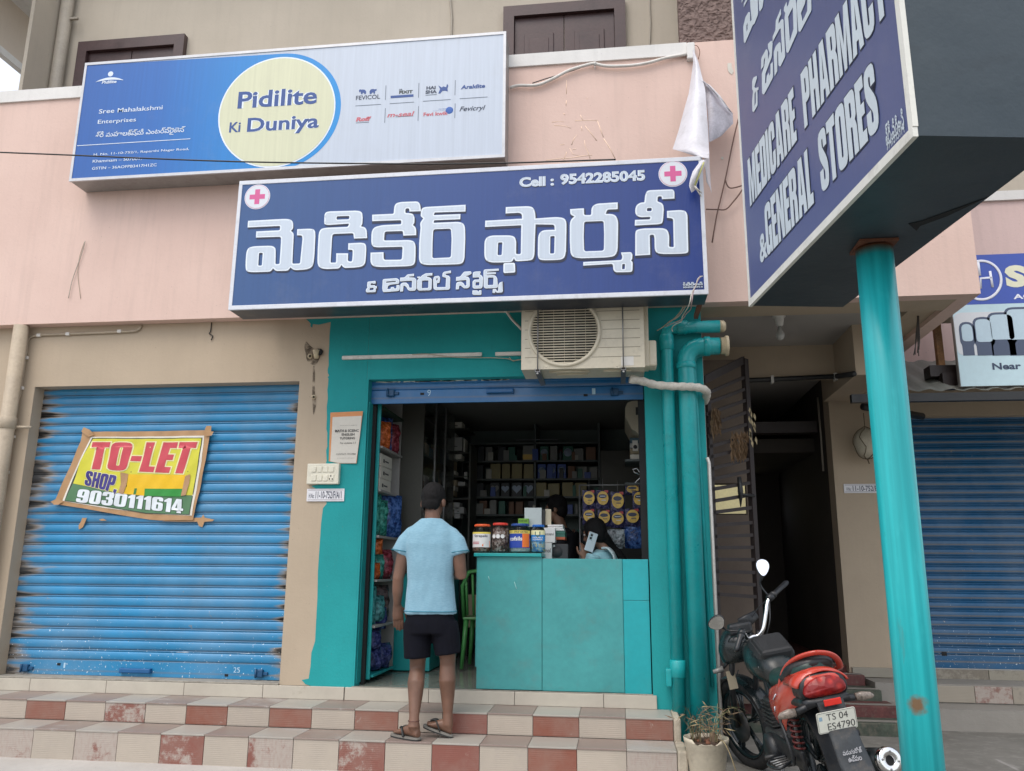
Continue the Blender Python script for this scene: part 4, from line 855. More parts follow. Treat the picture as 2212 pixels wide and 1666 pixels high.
# upper left down pipe and upper conduits
a=fY(137,0,.98); bq=fY(118,190,.98); xx=(a.x+bq.x)/2
T=thing('upper_drain_pipe','grey pipe in the corner of the upper floor at the left','pipe',(xx,1.02,3.5)); part('tube',MB().tube([(xx,1.02,3.5),(xx,1.02,8.6)],.065,16),MP_up,T)
c=fY(152,42,1.02); part('clip',MB().box(xx,xx+.16,1.0,1.03,c.z-.012,c.z+.012),MP_up,T)
for lab,(q0,q1),r in (('thin cable running down the upper wall above the grey sign',((973,0),(975,78)),.010),('straight plaster cable line right of the brown window',((1403,0),(1403,100)),.008)):
    p0=fY(*q0,1.085); p1=fY(*q1,1.085); solo('wall_cable',MB().tube([Vector((p0.x,1.085,8.5)),p0,(p0+p1)/2+Vector((.01,0,0)),p1,Vector((p1.x,1.085,5.3))],r,6),MP_up,lab,'cable')
p0=fY(1472,0,.95); p1=fY(1468,98,.6)
solo('hanging_cable',MB().tube(bezier([Vector((p0.x,.9,7.6)),p0,(p0+p1)/2+Vector((.03,0,0)),p1,fY(1467,103,-.11)],6),.012,7),MP_wh,'pale cable hanging from above onto the end of the white coping','cable')
# windows of the upper floor
def window(x0,x1,zt,zb_,label):
    T=part('window',MB().box(x0,x0+.11,1.03,1.12,zb_,zt).box(x1-.11,x1,1.03,1.12,zb_,zt).box(x0+.11,x1-.11,1.03,1.12,zt-.12,zt),M_wood,BLD,label)
    mid=(x0+x1)/2
    for s_,(a_,b_) in enumerate(((x0+.112,mid-.004),(mid+.004,x1-.112))):
        lf=part('window_leaf',MB().box(a_,b_,1.075,1.10,zb_,zt-.122,bev=.003),M_wood,T)
        w__=b_-a_
        for k in range(2):
            z1=zt-.32-.75*k; part('leaf_panel',MB().box(a_+w__*.2,b_-w__*.2,1.062,1.078,z1-.62,z1,bev=.012).box(a_+w__*.3,b_-w__*.3,1.055,1.066,z1-.56,z1-.06,bev=.01),M_wood,lf)
    part('glazing_strip',MB().box(x0+.112,x1-.112,1.104,1.118,zb_,zt-.12),M_hole,T)
p=fY(1088,17,1.05); q=fY(1350,0,1.05); window(p.x,q.x,p.z,5.1,'brown panelled wooden window above the pink wall')
p=fY(172,92,1.05); q=fY(401,75,1.05); window(p.x,q.x,q.z,5.1,'brown window half hidden by the blue sign')
# cable slung under the coping
cpts=[fY(x,y,-.13) for x,y in ((1101,190),(1120,185),(1160,184),(1195,170),(1230,152),(1270,140),(1285,138),(1310,143),(1360,142),(1400,136),(1440,125),(1485,117))]
solo('slung_cable',MB().tube(bezier(cpts,4),.013,8),MP_wh,'white cable slung below the coping right of the grey sign','cable')
solo('slung_wire',MB().tube(bezier([fY(x,y,-.125) for x,y in ((1150,180),(1180,170),(1215,160),(1270,141))],4),.005,6),M_black,'thin dark wire beside the white cable below the coping','cable')
c=fY(1285,138,-.13); solo('cable_tie',MB().lathe([(.018,-.01),(.018,.01)],c,'x',10).tube([c,c-Vector((0,0,.05))],.004,5),MP_wh,'white tie holding the slung cable to the coping','cable tie')
# street wire crossing the left half
cp=bezier([fY(x,y,-1.6) for x,y in ((-60,327),(120,334),(500,349),(850,354),(1060,353),(1200,349),(1290,346),(1330,345))],6)
solo('street_wire',MB().tube(cp,.0055,6),M_black,'long black wire crossing in front of the blue and grey sign','cable')
# loose wires on the pink wall at the left
solo('loose_wire',MB().tube(bezier([fY(x,y,-.115) for x,y in ((184,521),(178,545),(165,580),(155,610),(148,644))],5),.0035,5),MP_up,'stiff curved wire poking from the pink wall at the left','wire')
solo('loose_wire',MB().tube(bezier([fY(x,y,-.105) for x,y in ((182,523),(172,555),(168,590),(174,645))],5),.0022,5),MP_bg,'fainter thin wire beside the curved one on the pink wall','wire')
solo('loose_wire',MB().tube(bezier([fY(x,y,-.01) for x,y in ((457,697),(455,715),(452,721),(459,726),(456,735))],4),.0045,5),M_black,'short kinked black wire under the pink wall above the shutter','wire')
# holes and soot on the pier
for (x,y,r_,lab) in ((670,770,.014,'lower left hole with a broken pipe stub high on the beige pier'),(678,858,.012,'small round stub hole level with the shutter top on the pier')):
    c=fY(x,y,-.004); solo('wall_stub',MB().lathe([(r_*1.5,-.006),(r_*1.5,.004),(r_*.8,.004),(r_*.8,-.006)],c,'y',12).lathe([(r_*.8,-.003),(r_*.8,-.001)],c,'y',12,1),[MP_cap,M_hole],lab,'pipe stub')
c=fY(687,762,-.01); solo('broken_pipe_stub',MB().tube([c+Vector((-.01,.0,-.05)),c+Vector((-.008,-.02,.02))],[.02,.03],10).ball(c+Vector((.02,-.015,-.0)),.028,.01,.03,10,1),[MP_cap,M_hole],'broken pipe end in a sooty patch on the pier','pipe stub')
b=NB('soot_stain'); n=b.noise(9,6,.7); b.col((.05,.035,.022)); b.rough(.95)
_,_,Z=b.sep(); al=b.ramp(n,[(.40,0.),(.62,.8)]); b.l(al,b.b.inputs['Alpha']); M_soot=b.m
def stain(nm,pts,lab):
    lp=[(fY(*p,-.0035).x,fY(*p,-.0035).z) for p in pts]; o=part(nm,MB().poly([rounded([(a_,b_,.03) for a_,b_ in lp])],FP(-.0035),.0006,side=False),M_soot,BLD); return o
stain('soot_stain',((660,735),(668,745),(680,755),(690,750),(692,770),(686,785),(676,790),(662,780),(661,765),(657,752)),'')
stain('soot_stain',((676,790),(680,790),(680,852),(684,870),(677,900),(674,860)),'')
# tube-light trunking on the teal wall
def onw(q,Y=-.02): return fY(*q,Y)
for (q0,q1,lab) in (((739,773),(1041,765),'long white plastic trunking strip on the teal wall'),((1070,765),(1128,763),'short white trunking strip beside the air conditioner')):
    p0,p1=onw(q0),onw(q1); solo('trunking_strip',MB().box(p0.x,p1.x,-.028,-.004,p0.z-.016,p0.z+.014,bev=.004),MP_wh,lab,'trunking')
solo('cable',MB().tube(bezier([onw(q,-.032) for q in ((890,766),(925,765),(960,770),(1010,773),(1060,773),(1095,775),(1110,779),(1130,776))],5),.0035,5),MP_bg,'thin cord drooping below the white trunking strips','cable')
solo('cable',MB().tube(bezier([onw(q,-.03) for q in ((1100,772),(1108,780),(1120,777),(1131,779))],5),.003,5),MP_bg,'loop of thin cord at the left side of the air conditioner','cable')
solo('drain_hose',MB().tube(bezier([onw(q,-.05) for q in ((1080,665),(1094,674),(1106,690),(1127,712))],6),.010,8),MP_wh,'white hose curving into the air conditioner from behind the sign','hose')
# notice, switchboard and number plates
M_paper=flat(206,202,192,.8,dirt=.1); M_or=flat(204,140,92,.7); M_ink=flat(58,58,60,.7)
pq=lambda x,y:(fY(x,y,-.006).x,fY(x,y,-.006).z)
N=thing('tutoring_notice','curling paper notice offering maths, science and English tutoring on the teal pier','notice',fY(745,1000,-.006)[:])
z5q=lambda x,y:fY(*z5(x,y),-.008)
lp=[z5q(*p) for p in ((438,270),(858,255),(845,350),(820,560),(790,780),(775,920),(555,920),(415,890),(425,600))]
lp=[(p.x,p.z) for p in lp]
cur=lambda u,v,t:Vector((u,-.006-t-.010*max(0,(u-(-2.27))/.25)**2,v))
part('sheet',MB().poly([lp],cur,.0015),M_or,N)
lp2=[z5q(*p) for p in ((465,328),(842,315),(820,560),(788,780),(768,918),(560,918),(435,893),(452,600))]; lp2=[(p.x,p.z) for p in lp2]
part('paper_face',MB().poly([lp2],cur,.0028),M_paper,N)
def wn(s,bl,tr,bold,T=N,Y=-.019,m=M_ink,f=z5):
    mb=MB(); p=fY(*f(*bl),Y); q=fY(*f(*tr),Y); put(mb,s,lambda u,v:Vector((p.x+(q.x-p.x)*u,Y,p.z+(q.z-p.z)*v)),bold); return part('lettering',mb,m,T)
wn('MATH & SCIENC',(497,520),(800,482),.02); wn('ENGLISH',(580,565),(745,532),.02); wn('TUTORING',(555,613),(752,580),.02); wn('For students 1-7',(562,668),(765,645),.01); wn('CONTACT: 99123984',(508,810),(760,788),0); wn('SPECIALISED IN SUBJECTS',(560,440),(775,428),0); wn('tutoring available for online students',(520,856),(745,845),0)
Bx=thing('switchboard','cream electrical switchboard with two rows of switches above the number plate','switchboard',fY(700,1048,-.03)[:])
p,q=fY(*z5(128,1182),-.045),fY(*z5(550,918),-.045)
part('housing',MB().box(p.x,q.x,-.045,-.002,p.z,q.z,bev=.006),M_cream,Bx)
for r_,(ya,yb) in enumerate(((1030,958),(1142,1065))):
    for k in range(4):
        a_=fY(*z5(190+75*k,ya),-.047); b_=fY(*z5(258+75*k,yb),-.047)
        part('switch',MB().box(a_.x,b_.x,-.0515,-.044,a_.z,b_.z,bev=.004),M_cream,Bx)
for (x,y) in ((442,1078),(425,1116),(460,1118)): c=fY(*z5(x,y),-.052); part('socket_hole',MB().box(c.x-.004,c.x+.004,-.0525,-.051,c.z-.006,c.z+.006),M_hole,Bx)
M_plate=flat(222,222,226,.35,dirt=.1); M_ink2=flat(38,44,72,.5)
def numplate(lab,bl,tr,s2,Y,f,tx,hn):
    p,q=fY(*f(*bl),Y),fY(*f(*tr),Y); zt_=q.z; zb_=p.z
    T=thing('number_plate',lab,'house number',((p.x+q.x)/2,Y,zb_))
    part('plate',MB().box(p.x,q.x,Y,Y+.005,zb_,zt_,bev=.002),M_plate,T)
    e=.003; part('plate_border',MB().box(p.x+.01,q.x-.01,Y-.0004,Y+.001,zt_-.012,zt_-.012+e).box(p.x+.01,q.x-.01,Y-.0004,Y+.001,zb_+.010,zb_+.010+e),flat(96,70,80,.5),T)
    for s_,u0,u1,v0,v1,bo in ((s2,tx,.93,.22,.80,.012),('H.No:',.06,hn,.25,.62,.005)):
        mb=MB(); put(mb,s_,lambda u,v:Vector((p.x+(q.x-p.x)*(u0+(u1-u0)*u),Y-.001,zb_+(zt_-zb_)*(v0+(v1-v0)*v))),bo); part('lettering',mb,M_ink2,T)
numplate('white house number plate 11-10-752/F/A/1 below the switchboard',(130,1403),(618,1240),'11-10-752/F/A/1',-.012,z5,.24,.20)
numplate('white house number plate 11-10-752/E/A/1 beside the dark passage',(1047,1530),(1330,1470),'11-10-752/E/A/1',YR-.010,h3,.20,.16)
# to-let banner
LT=lambda x,y:(108.4+x*.17157,910.8+y*.17157)
TB=thing('to_let_banner','crumpled yellow and green TO-LET banner taped to the blue shutter','banner',fY(290,1115,.09)[:])
YL=.100
def rip(mb):
    mb=gridcut(mb,.03,.04)
    for v in mb.v: v.y+= -.010*math.sin(v.x*5.5+1)-.005*math.sin(v.x*19+v.z*8)*math.sin(v.z*9)-.0022*math.sin(v.x*43-v.z*33)
    return mb
def fl_(x,y,d=0): p=fY(*LT(x,y),YL); return Vector((p.x,YL-d,p.z))
def sheet(pts,m,d,nm='banner_sheet'):
    mb=MB(); mb.poly([[(a_,b_) for a_,b_ in pts]],lambda u,v,t:fl_(u,v,d+t),.0008,side=False)
    return part(nm,rip(mb),m,TB,fix=False)
M_tape=flat(176,138,98,.42,name='brown_parcel_tape',dirt=.3); M_yel=flat(206,202,62,.55,name='yellow_banner_print',dirt=.0); M_grn=flat(82,124,88,.55,name='green_banner_print'); M_red=flat(196,72,84,.5,name='red_banner_print'); M_bw=flat(222,218,206,.6,name='banner_white')
sheet([(520,130),(2025,110),(1960,500),(1880,900),(1800,1240),(1380,1245),(1250,1235),(900,1180),(400,1090),(60,1040),(60,1000),(200,700),(400,250),(415,120)],M_tape,0,'tape_border')
sheet([(520,195),(1945,180),(1915,500),(1790,1185),(1300,1165),(700,1090),(165,1000),(300,680)],M_bw,.0022)
sheet([(535,208),(1925,205),(1885,500),(1765,1178),(1200,1160),(700,1075),(195,1002),(310,700)],flat(60,66,60,.6),.0034,'border_line')
sheet([(545,220),(1912,215),(1875,500),(1800,930),(1300,930),(860,900),(305,782),(390,520)],M_yel,.0046,'yellow_field')
sheet([(303,784),(860,904),(1300,934),(1800,934),(1757,1170),(1200,1150),(700,1065),(205,995)],M_grn,.0046,'green_field')
def lt(s,q00,q10,q01,q11,m,halo,bold,hb=.045):
    def at(u,v,d):
        x=(q00[0]*(1-u)+q10[0]*u)*(1-v)+(q01[0]*(1-u)+q11[0]*u)*v; y=(q00[1]*(1-u)+q10[1]*u)*(1-v)+(q01[1]*(1-u)+q11[1]*u)*v
        return fl_(x,y,d)
    mb=MB(); heavy(mb,s,lambda u,v:at(u,v,.0070),1,hb); heavy(mb,s,lambda u,v:at(u,v,.0086),0,0); part('lettering',rip(mb),[m,halo],TB,fix=False)
M_hal=flat(226,222,170,.6); M_pur=flat(60,52,128,.5)
lt('TO-LET',(480,600),(1740,660),(545,262),(1870,262),M_red,M_hal,0,.7); lt('SHOP,',(440,800),(830,900),(475,620),(890,690),M_pur,M_hal,0,.7); lt('9030111614',(335,1015),(1680,1160),(375,850),(1695,985),flat(218,226,232,.5),flat(56,84,66,.5),0,.5)
sheet([(985,665),(1720,675),(1690,850),(1665,948),(1190,935),(925,910),(965,810)],flat(228,184,20,.5),.0090,'rice_bag_patch'); sheet([(1195,845),(1688,850),(1665,948),(1185,935)],flat(44,140,56,.5),.0102,'rice_bag_patch'); sheet([(1062,840),(1095,842),(1080,918),(1045,915)],flat(44,120,56,.5),.0102,'rice_bag_patch')
sheet([(890,640),(985,660),(960,800),(920,915),(860,900),(890,780)],M_tape,.0108,'tape_strip'); sheet([(1715,690),(1775,665),(1765,780),(1725,930),(1660,940),(1690,800)],M_tape,.0108,'tape_strip'); sheet([(440,75),(520,110),(570,170),(500,200),(410,130)],M_tape,.0108,'tape_strip'); sheet([(1985,60),(2045,60),(2040,130),(2075,130),(2050,180),(1960,190),(1965,100)],M_tape,.0108,'tape_strip'); sheet([(20,1010),(120,960),(190,1010),(120,1050),(60,1050)],M_tape,.0108,'tape_strip')
for pts,lab in ((((400,1215),(460,1212),(440,1260),(410,1330),(360,1360),(355,1310),(385,1260)),'curl of brown tape left on the shutter below the banner'),(((1400,1255),(1560,1215),(1900,1210),(1925,1170),(1945,1210),(2065,1235),(2040,1255),(1940,1262),(1915,1330),(1870,1315),(1850,1262),(1600,1262)),'cross of brown tape under the lower right banner corner'),(((610,1235),(660,1222),(710,1245),(640,1250)),'small scrap of brown tape under the banner')):
    mb=MB().poly([[(fY(*LT(*p),.105).x,fY(*LT(*p),.105).z) for p in pts]],FP(.108),.001); solo('tape_scrap',mb,M_tape,lab,'tape scrap')
# ---------- outdoor air conditioner ----------
AC=lambda x,y:(1095.2+x*.16176,639.7+y*.16176)
YA=-.42; p0=fY(*AC(190,985),YA); p1=fY(*AC(1845,970),YA); ax0,ax1,az=p0.x,p1.x,p0.z; az1=az+.60
AT=thing('outdoor_ac_unit','cream outdoor air conditioner under the navy sign','air conditioner',((ax0+ax1)/2,YA+.15,az))
M_ac=mat('cream_ac_casing',(.62,.565,.44),.4,.07,4,dirt=.25); M_acd=mat('ac_shadow_line',(.20,.17,.12),.6)
fc=fY(*AC(765,470),YA); fr_=abs(fY(*AC(1240,470),YA).x-fc.x)*.96
# front panel with a round opening
n_=48; circ=[(fc.x+fr_*math.cos(2*math.pi*i/n_),fc.z+fr_*math.sin(2*math.pi*i/n_)) for i in range(n_)]
part('front_panel',MB().poly([[(ax0,az),(ax1,az),(ax1,az1),(ax0,az1)],circ],lambda u,v,t:Vector((u,YA+.02-t,v)),.02),M_ac,AT)
part('casing',MB().box(ax0,ax1,YA+.0205,YA+.035,az,az+.02).box(ax0,ax0+.012,YA+.021,-.11,az+.02,az1).box(ax1-.012,ax1,YA+.021,-.11,az+.02,az1).box(ax0,ax1,-.13,-.11,az+.02,az1).box(ax0,ax1,YA+.03,-.11,az1-.012,az1).box(ax0,ax1,YA+.036,-.11,az+.001,az+.02),M_ac,AT)
part('grille_ring',MB().add([Vector((fc.x+r_*math.cos(2*math.pi*i/n_),YA-d,fc.z+r_*math.sin(2*math.pi*i/n_))) for r_,d in ((fr_+.022,-.001),(fr_+.02,.014),(fr_+.006,.016),(fr_-.006,.008),(fr_-.008,-.012)) for i in range(n_)],[(k*n_+i,k*n_+(i+1)%n_,(k+1)*n_+(i+1)%n_,(k+1)*n_+i) for k in range(4) for i in range(n_)],0,True),M_ac,AT,fix=False)
nb=25
for k in range(-nb//2+1,nb//2+1):
    z=fc.z+k*fr_*2/nb*1.0; h=fr_**2-(z-fc.z)**2
    if h<=0: continue
    h=math.sqrt(h); part('grille_bar',MB().tube([(fc.x-h,YA-.006,z),(fc.x+h,YA-.006,z)],(.0052),6),M_ac,AT)
for k in range(-3,4):
    x=fc.x+k*.078; h=fr_**2-(x-fc.x)**2
    if h<=0: continue
    h=math.sqrt(h); part('grille_rod',MB().tube([(x,YA+.002,fc.z-h),(x,YA+.002,fc.z+h)],.002,5),M_ac,AT)
part('inner_shade',MB().box(ax0+.02,ax1-.02,YA+.20,YA+.21,az+.03,az1-.02),M_hole,AT); fan=part('fan_hub',MB().lathe([(.05,0),(.055,.02),(.05,.05)],(fc.x,YA+.12,fc.z),'y',16),M_black,AT)  # black panel added behind the fan to give the casing its inner shade
for k in range(3):
    a_=2.1*k+.4; mb=MB(); vs=[]
    for r_ in (.05,.12,.2):
        for da,dy in ((-.35,-.03),(0,0),(.35,.03)): vs.append((fc.x+r_*math.cos(a_+da),YA+.14+dy,fc.z+r_*math.sin(a_+da)))
    mb.add(vs,[(i*3+j,i*3+j+1,i*3+j+4,i*3+j+3) for i in range(2) for j in range(2)],0,True); part('fan_blade',mb,M_black,fan,fix=False)
for y in (185,310,430,555,675,800):
    a_=fY(*AC(1790,y),YA)
    if y<760: pL=fc.x+math.sqrt(max(0,(fr_+.03)**2-(a_.z-fc.z)**2))
    else: pL=fc.x+.2
    part('panel_groove',MB().box(pL,ax1-.03,YA-.0008,YA+.002,a_.z-.002,a_.z+.002),M_acd,AT)
    l_=fY(*AC(240,y+25),YA); 
    xr_=fc.x-math.sqrt(max(0,(fr_+.03)**2-(l_.z-fc.z)**2)); part('panel_groove',MB().box(l_.x,max(l_.x+.02,xr_),YA-.0008,YA+.002,l_.z-.002,l_.z+.002),M_acd,AT)
for x,y in ((525,952),(1470,935)): c=fY(*AC(x,y),YA); part('screw_pad',MB().box(c.x-.02,c.x+.02,YA-.004,YA,c.z-.016,c.z+.018,bev=.004).lathe([(.006,-.006),(.006,-.003)],c,'y',8),M_ac,AT)
p,q=fY(*AC(1527,930),YA),fY(*AC(1690,805),YA); lb=part('rating_label',MB().box(p.x,q.x,YA-.0015,YA-.0004,p.z,q.z),flat(216,214,208,.5),AT)
part('base_pan_rib',MB().tube([(ax0+.2,YA+.08,az-.004),(ax0+.35,YA+.05,az-.006),(ax0+.5,YA+.08,az-.004)],.008,6).tube([(ax0+.25,YA+.16,az-.004),(ax0+.48,YA+.16,az-.004)],.009,6),M_ac,AT); part('base_pan_rib',MB().tube([(ax0+.6,YA+.07,az-.004),(ax0+.8,YA+.07,az-.004)],.009,6),M_ac,AT)
p=fY(*AC(1900,600),YA+.12); z0_=fY(*AC(1900,950),YA+.12).z
part('valve_cover',MB().box(ax1,ax1+.035,YA+.09,YA+.26,z0_+.0,az1-.03,bev=.006).add([(ax1+.03,y_,z_) for y_ in (YA+.09,YA+.26) for z_ in ()],[]).box(ax1+.03,ax1+.09,YA+.095,YA+.255,z0_+.005,p.z,bev=.012),M_ac,AT)
for x in (410,1555):
    t_=fY(*AC(x,985),YA-.02); T=thing('ac_bracket',('left' if x<900 else 'right')+' grey steel hanger rod and angle under the outdoor air conditioner','bracket',(t_.x,-.2,az-.04),'hangers of the outdoor air conditioner')
    part('angle_bar',MB().box(t_.x-.018,t_.x+.018,YA-.045,.0-.004,az-.030,az-.026).box(t_.x-.018,t_.x-.014,YA-.045,-.004,az-.026,az-.003).box(t_.x+.014,t_.x+.018,YA-.045,-.004,az-.026,az-.003),M_steel,T)
    part('hanger_rod',MB().tube([(t_.x,YA-.03,az-.05),(t_.x+.004,YA-.03,az+.62)],.005,6),M_steel,T); part('rod_nut',MB().lathe([(.010,0),(.010,.012)],(t_.x,YA-.03,az-.042),'z',6),M_chrome,T)
# lagged pipe of the air conditioner
M_lag=mat('pipe_lagging_tape',(.60,.57,.50),.7,.15,14,dirt=.4,bump=.4,bscale=80)
HO=lambda x,y:(1387.9+x*.19527,596.4+y*.19527)
hp=[fY(*AC(1640,1110),-.28),fY(*HO(0,1165),-.25),fY(*HO(120,1200),-.21),fY(*HO(250,1215),-.20),fY(*HO(400,1222),-.20),fY(*HO(520,1225),-.20),fY(*HO(620,1235),-.17),fY(*HO(690,1262),-.12),fY(*HO(712,1300),-.05),fY(*HO(700,1350),.02),fY(*HO(688,1385),.10)]
solo('lagged_pipe',MB().tube(bezier(hp,4),[.030+.003*math.sin(i*1.9) for i in range(41)],12),M_lag,'white tape-wrapped air conditioner pipe curving round the teal wall corner','hose')
# green soil pipes on the right of the teal wall
xa_=fY(*HO(275,700),-.07); xb1=fY(*HO(300,1600),-.07); xA=(xa_.x+xb1.x)/2-.005; zA=fY(*HO(280,575),-.07).z
T=thing('teal_soil_pipe','slimmer teal drain pipe left of the thick one beside the doorway','pipe',(xA,-.07,0),'teal drain pipes right of the doorway')
part('tube',MB().tube([(xA,-.07,0),(xA,-.07,zA-.06),(xA+.01,-.07,zA-.02),(xA+.05,-.07,zA+.0),(.80,-.07,zA+.0)],.048,16),MP_tl,T)
part('collar',MB().lathe([(.05,-.06),(.056,-.055),(.056,.055),(.05,.06)],(xA,-.07,zA-.12),'z',16),MP_tl,T); part('collar',MB().lathe([(.05,-.04),(.055,-.035),(.055,.035),(.05,.04)],(xA+.12,-.07,zA),'x',16),MP_tl,T); part('collar',MB().lathe([(.05,-.06),(.056,-.055),(.056,.055),(.05,.06)],(xA,-.07,.62),'z',16),MP_tl,T)
part('end_cap',MB().lathe([(.047,0),(.045,.03),(.03,.045)],(.80,-.07,zA),'x',16),MP_cap,T)
xa_=fY(*HO(490,900),-.085); xb1=fY(*HO(500,1650),-.085); xB=(xa_.x+xb1.x)/2; zB=fY(*HO(650,780),-.085).z
T=thing('teal_soil_pipe','thick teal drain pipe with an elbow and a bare end cap','pipe',(xB,-.085,0),'teal drain pipes right of the doorway')
el=[(xB,-.085,zB-.13+.0)]+[(xB+.11-.11*math.cos(t_*math.pi/2/6),-.085,zB-.12+.12*math.sin(t_*math.pi/2/6)) for t_ in range(1,7)]
part('tube',MB().tube([(xB,-.085,0)]+el+[(.79,-.085,zB)],.066,18),MP_tl,T)
for c,ax_ in (((xB,-.085,zB-.15),'z'),((xB+.16,-.085,zB),'x')): part('collar',MB().lathe([(.068,-.025),(.075,-.02),(.075,.02),(.068,.025)],c,ax_,18),MP_tl,T)
part('end_cap',MB().lathe([(.066,0),(.066,.03),(.078,.032),(.078,.055),(.02,.06)],(.80,-.085,zB),'x',18),MP_cap,T)
solo('cleanout_cover',MB().box(xA-.085,xA-.045,-.10,-.03,.50,.62,bev=.008),MP_tl,'small teal cover on the side of the slimmer drain pipe','pipe cover')
cpt=[fY(*HO(690,868),-.03),fY(*HO(640,875),-.03),fY(*HO(590,900),-.03),fY(*HO(572,950),-.03)]; xq=cpt[-1].x
solo('thin_teal_conduit',MB().tube(cpt+[Vector((xq,-.03,cpt[-1].z-.1)),Vector((xq+.03,-.03,.5))],.013,8),MP_tl,'thin teal conduit right of the thick drain pipe','conduit')
# white square conduit at the corner of the teal wall
p0=fY(1531,1000,-.02); solo('corner_conduit',MB().tube([(XE-.0,-.02,p0.z+.04),(XE+.012,-.022,p0.z),(XE+.014,-.022,.15)],.013,4),MP_wh,'grey white conduit running down the outer corner of the teal wall','conduit')
# bunch of wires coming off the navy sign
wi=[[(665,0),(615,30),(590,110),(545,190),(520,310),(470,400),(440,450),(430,500),(350,545),(325,585),(335,615)],[(640,0),(600,80),(560,190),(545,300),(530,370),(480,420),(435,480),(300,540),(260,560)],[(480,330),(430,410),(370,470),(300,500),(250,550),(160,605)],[(460,330),(400,420),(340,480),(250,545),(215,570)]]
mats_=[M_lag,mat('mauve_wire',(.42,.30,.30),.6),MP_up,MP_bg]
for k,pp in enumerate(wi):
    pts=[]; 
    for i,q in enumerate(pp):
        y_=-.72 if q[1]<330 and k<2 else -.45+.3*min(1,(q[1]-330)/250)
        pts.append(fY(*HO(*q),y_))
    solo('sign_wire',MB().tube(bezier(pts,4),.0042,5),mats_[k],['white wire with a frayed end hanging from the navy sign corner','mauve wire hanging beside the frayed white one','grey wire tied to the wall near the thin teal pipe top','beige wire looped beside the grey one under the sign'][k],'wire','wires hanging from the navy sign')
# wires on the pink wall between the signs
PW=lambda x,y:(1409.6+x*.2473,54.2+y*.2473)
for k,(pp,lab) in enumerate((([(770,745),(730,900),(690,1080),(660,1230),(635,1350),(600,1500),(560,1666),(520,1900)],'long brown wire down the pink wall beside the tall sign'),([(635,1350),(650,1395),(680,1425),(740,1415),(790,1400)],'short wire loop joining the long brown wire to the tall sign'),([(790,1240),(792,1400),(770,1460),(700,1550),(640,1610),(560,1612),(465,1610)],'wire from the tall sign back to the navy sign corner'))):
    pts=[fY(*PW(*q),-.14 if q[0]<760 else -.16) for q in pp]; solo('wall_wire',MB().tube(bezier(pts,4),.0055,6),mat('brown_wire',(.16,.09,.07),.6),lab,'wire')
# scraps and marks on the pink wall
def scrap(pts,f,lab,m=M_paper,Y=-.103): solo('paper_scrap',MB().poly([[(fY(*f(*p),Y).x,fY(*f(*p),Y).z) for p in pts]],FP(Y),.0015),m,lab,'paper scrap')
scrap([(655,335),(690,332),(692,370),(708,405),(692,435),(665,410),(655,380)],PW,'torn scrap of pale paper stuck to the pink wall beside the tall sign')
scrap([(597,1160),(608,1150),(622,1160),(618,1175),(602,1175)],PW,'small round pale sticker on the pink wall')
# scratched plaster lines
rng=random.Random(3); Z2=lambda x,y:(737.3+x/3,y/3); mb=MB()
segs=[[(1460,520),(1458,610)],[(1458,650),(1456,685)],[(1365,793),(1410,788),(1445,790)],[(1380,812),(1450,818),(1488,832)],[(1515,783),(1600,780),(1660,782)],[(1548,745),(1565,780)],[(1578,815),(1615,860),(1655,913)],[(1660,785),(1680,840),(1698,890)],[(1525,875),(1505,905),(1492,940)],[(1576,910),(1580,950),(1600,990),(1612,1030)],[(1420,940),(1445,935)],[(1325,1040),(1400,1030),(1480,1025),(1560,1012),(1625,1005)],[(1440,735),(1450,745)],[(1480,960),(1500,1000),(1540,1010)],[(1500,970),(1520,965)],[(1555,820),(1560,850)],[(1590,640),(1595,635)],[(1440,1040),(1455,1000),(1460,985)],[(1700,900),(1740,960),(1775,1030)]]
for s_ in segs:
    pts=[fY(*Z2(*p),-.1005) for p in s_]; mb.tube(pts,[rng.uniform(.002,.004) for _ in pts],5,0,True,sq=(1,.3))
o=part('scratches',mb,flat(240,212,188,.9),BLD); o['kind']='stuff'
# torn flex banner hanging at the coping end
FB=thing('torn_banner','torn grey-white flex banner hanging folded from the coping end','banner',fY(1510,410,-.5)[:])
M_flex=mat('white_flex_sheet',(.62,.615,.66),.45,.10,5,dirt=.2,bump=.3,bscale=12); M_flexb=mat('grey_flex_print',(.36,.35,.40),.5,.3,7)
def drape(rows,m,nm,cols=6):
    mb=MB(); vs=[];k=0
    for (l,r,yl,yr,y0,y1,bul) in rows:
        for j in range(cols+1):
            t_=j/cols; x=l+(r-l)*t_; y=yl+(yr-yl)*t_; Y_=y0+(y1-y0)*t_-bul*math.sin(math.pi*t_)+.012*math.sin(7*t_+k)
            vs.append(fY(*PW(x,y),Y_))
        k+=1
    n1=cols+1; mb.add(vs,[(i*n1+j,i*n1+j+1,(i+1)*n1+j+1,(i+1)*n1+j) for i in range(len(rows)-1) for j in range(cols)],0,True)
    return part(nm,mb,m,FB,fix=False)
drape([(345,358,215,215,-.14,-.15,.01),(355,400,330,320,-.17,-.20,.03),(335,440,470,480,-.22,-.28,.05),(315,460,600,570,-.25,-.32,.07),(270,470,760,700,-.28,-.36,.09),(225,485,930,900,-.32,-.40,.11),(175,492,1085,1060,-.36,-.44,.12),(265,495,1110,1120,-.50,-.60,.10),(380,490,1150,1165,-.60,-.70,.05)],M_flex,'front_fold')
drape([(430,440,485,480,-.24,-.22,0),(455,540,560,570,-.26,-.22,.02),(470,610,680,680,-.30,-.22,.03),(485,700,780,772,-.34,-.22,.04),(490,705,900,860,-.36,-.24,.04),(495,600,1025,970,-.38,-.30,.02)],M_flexb,'back_fold')
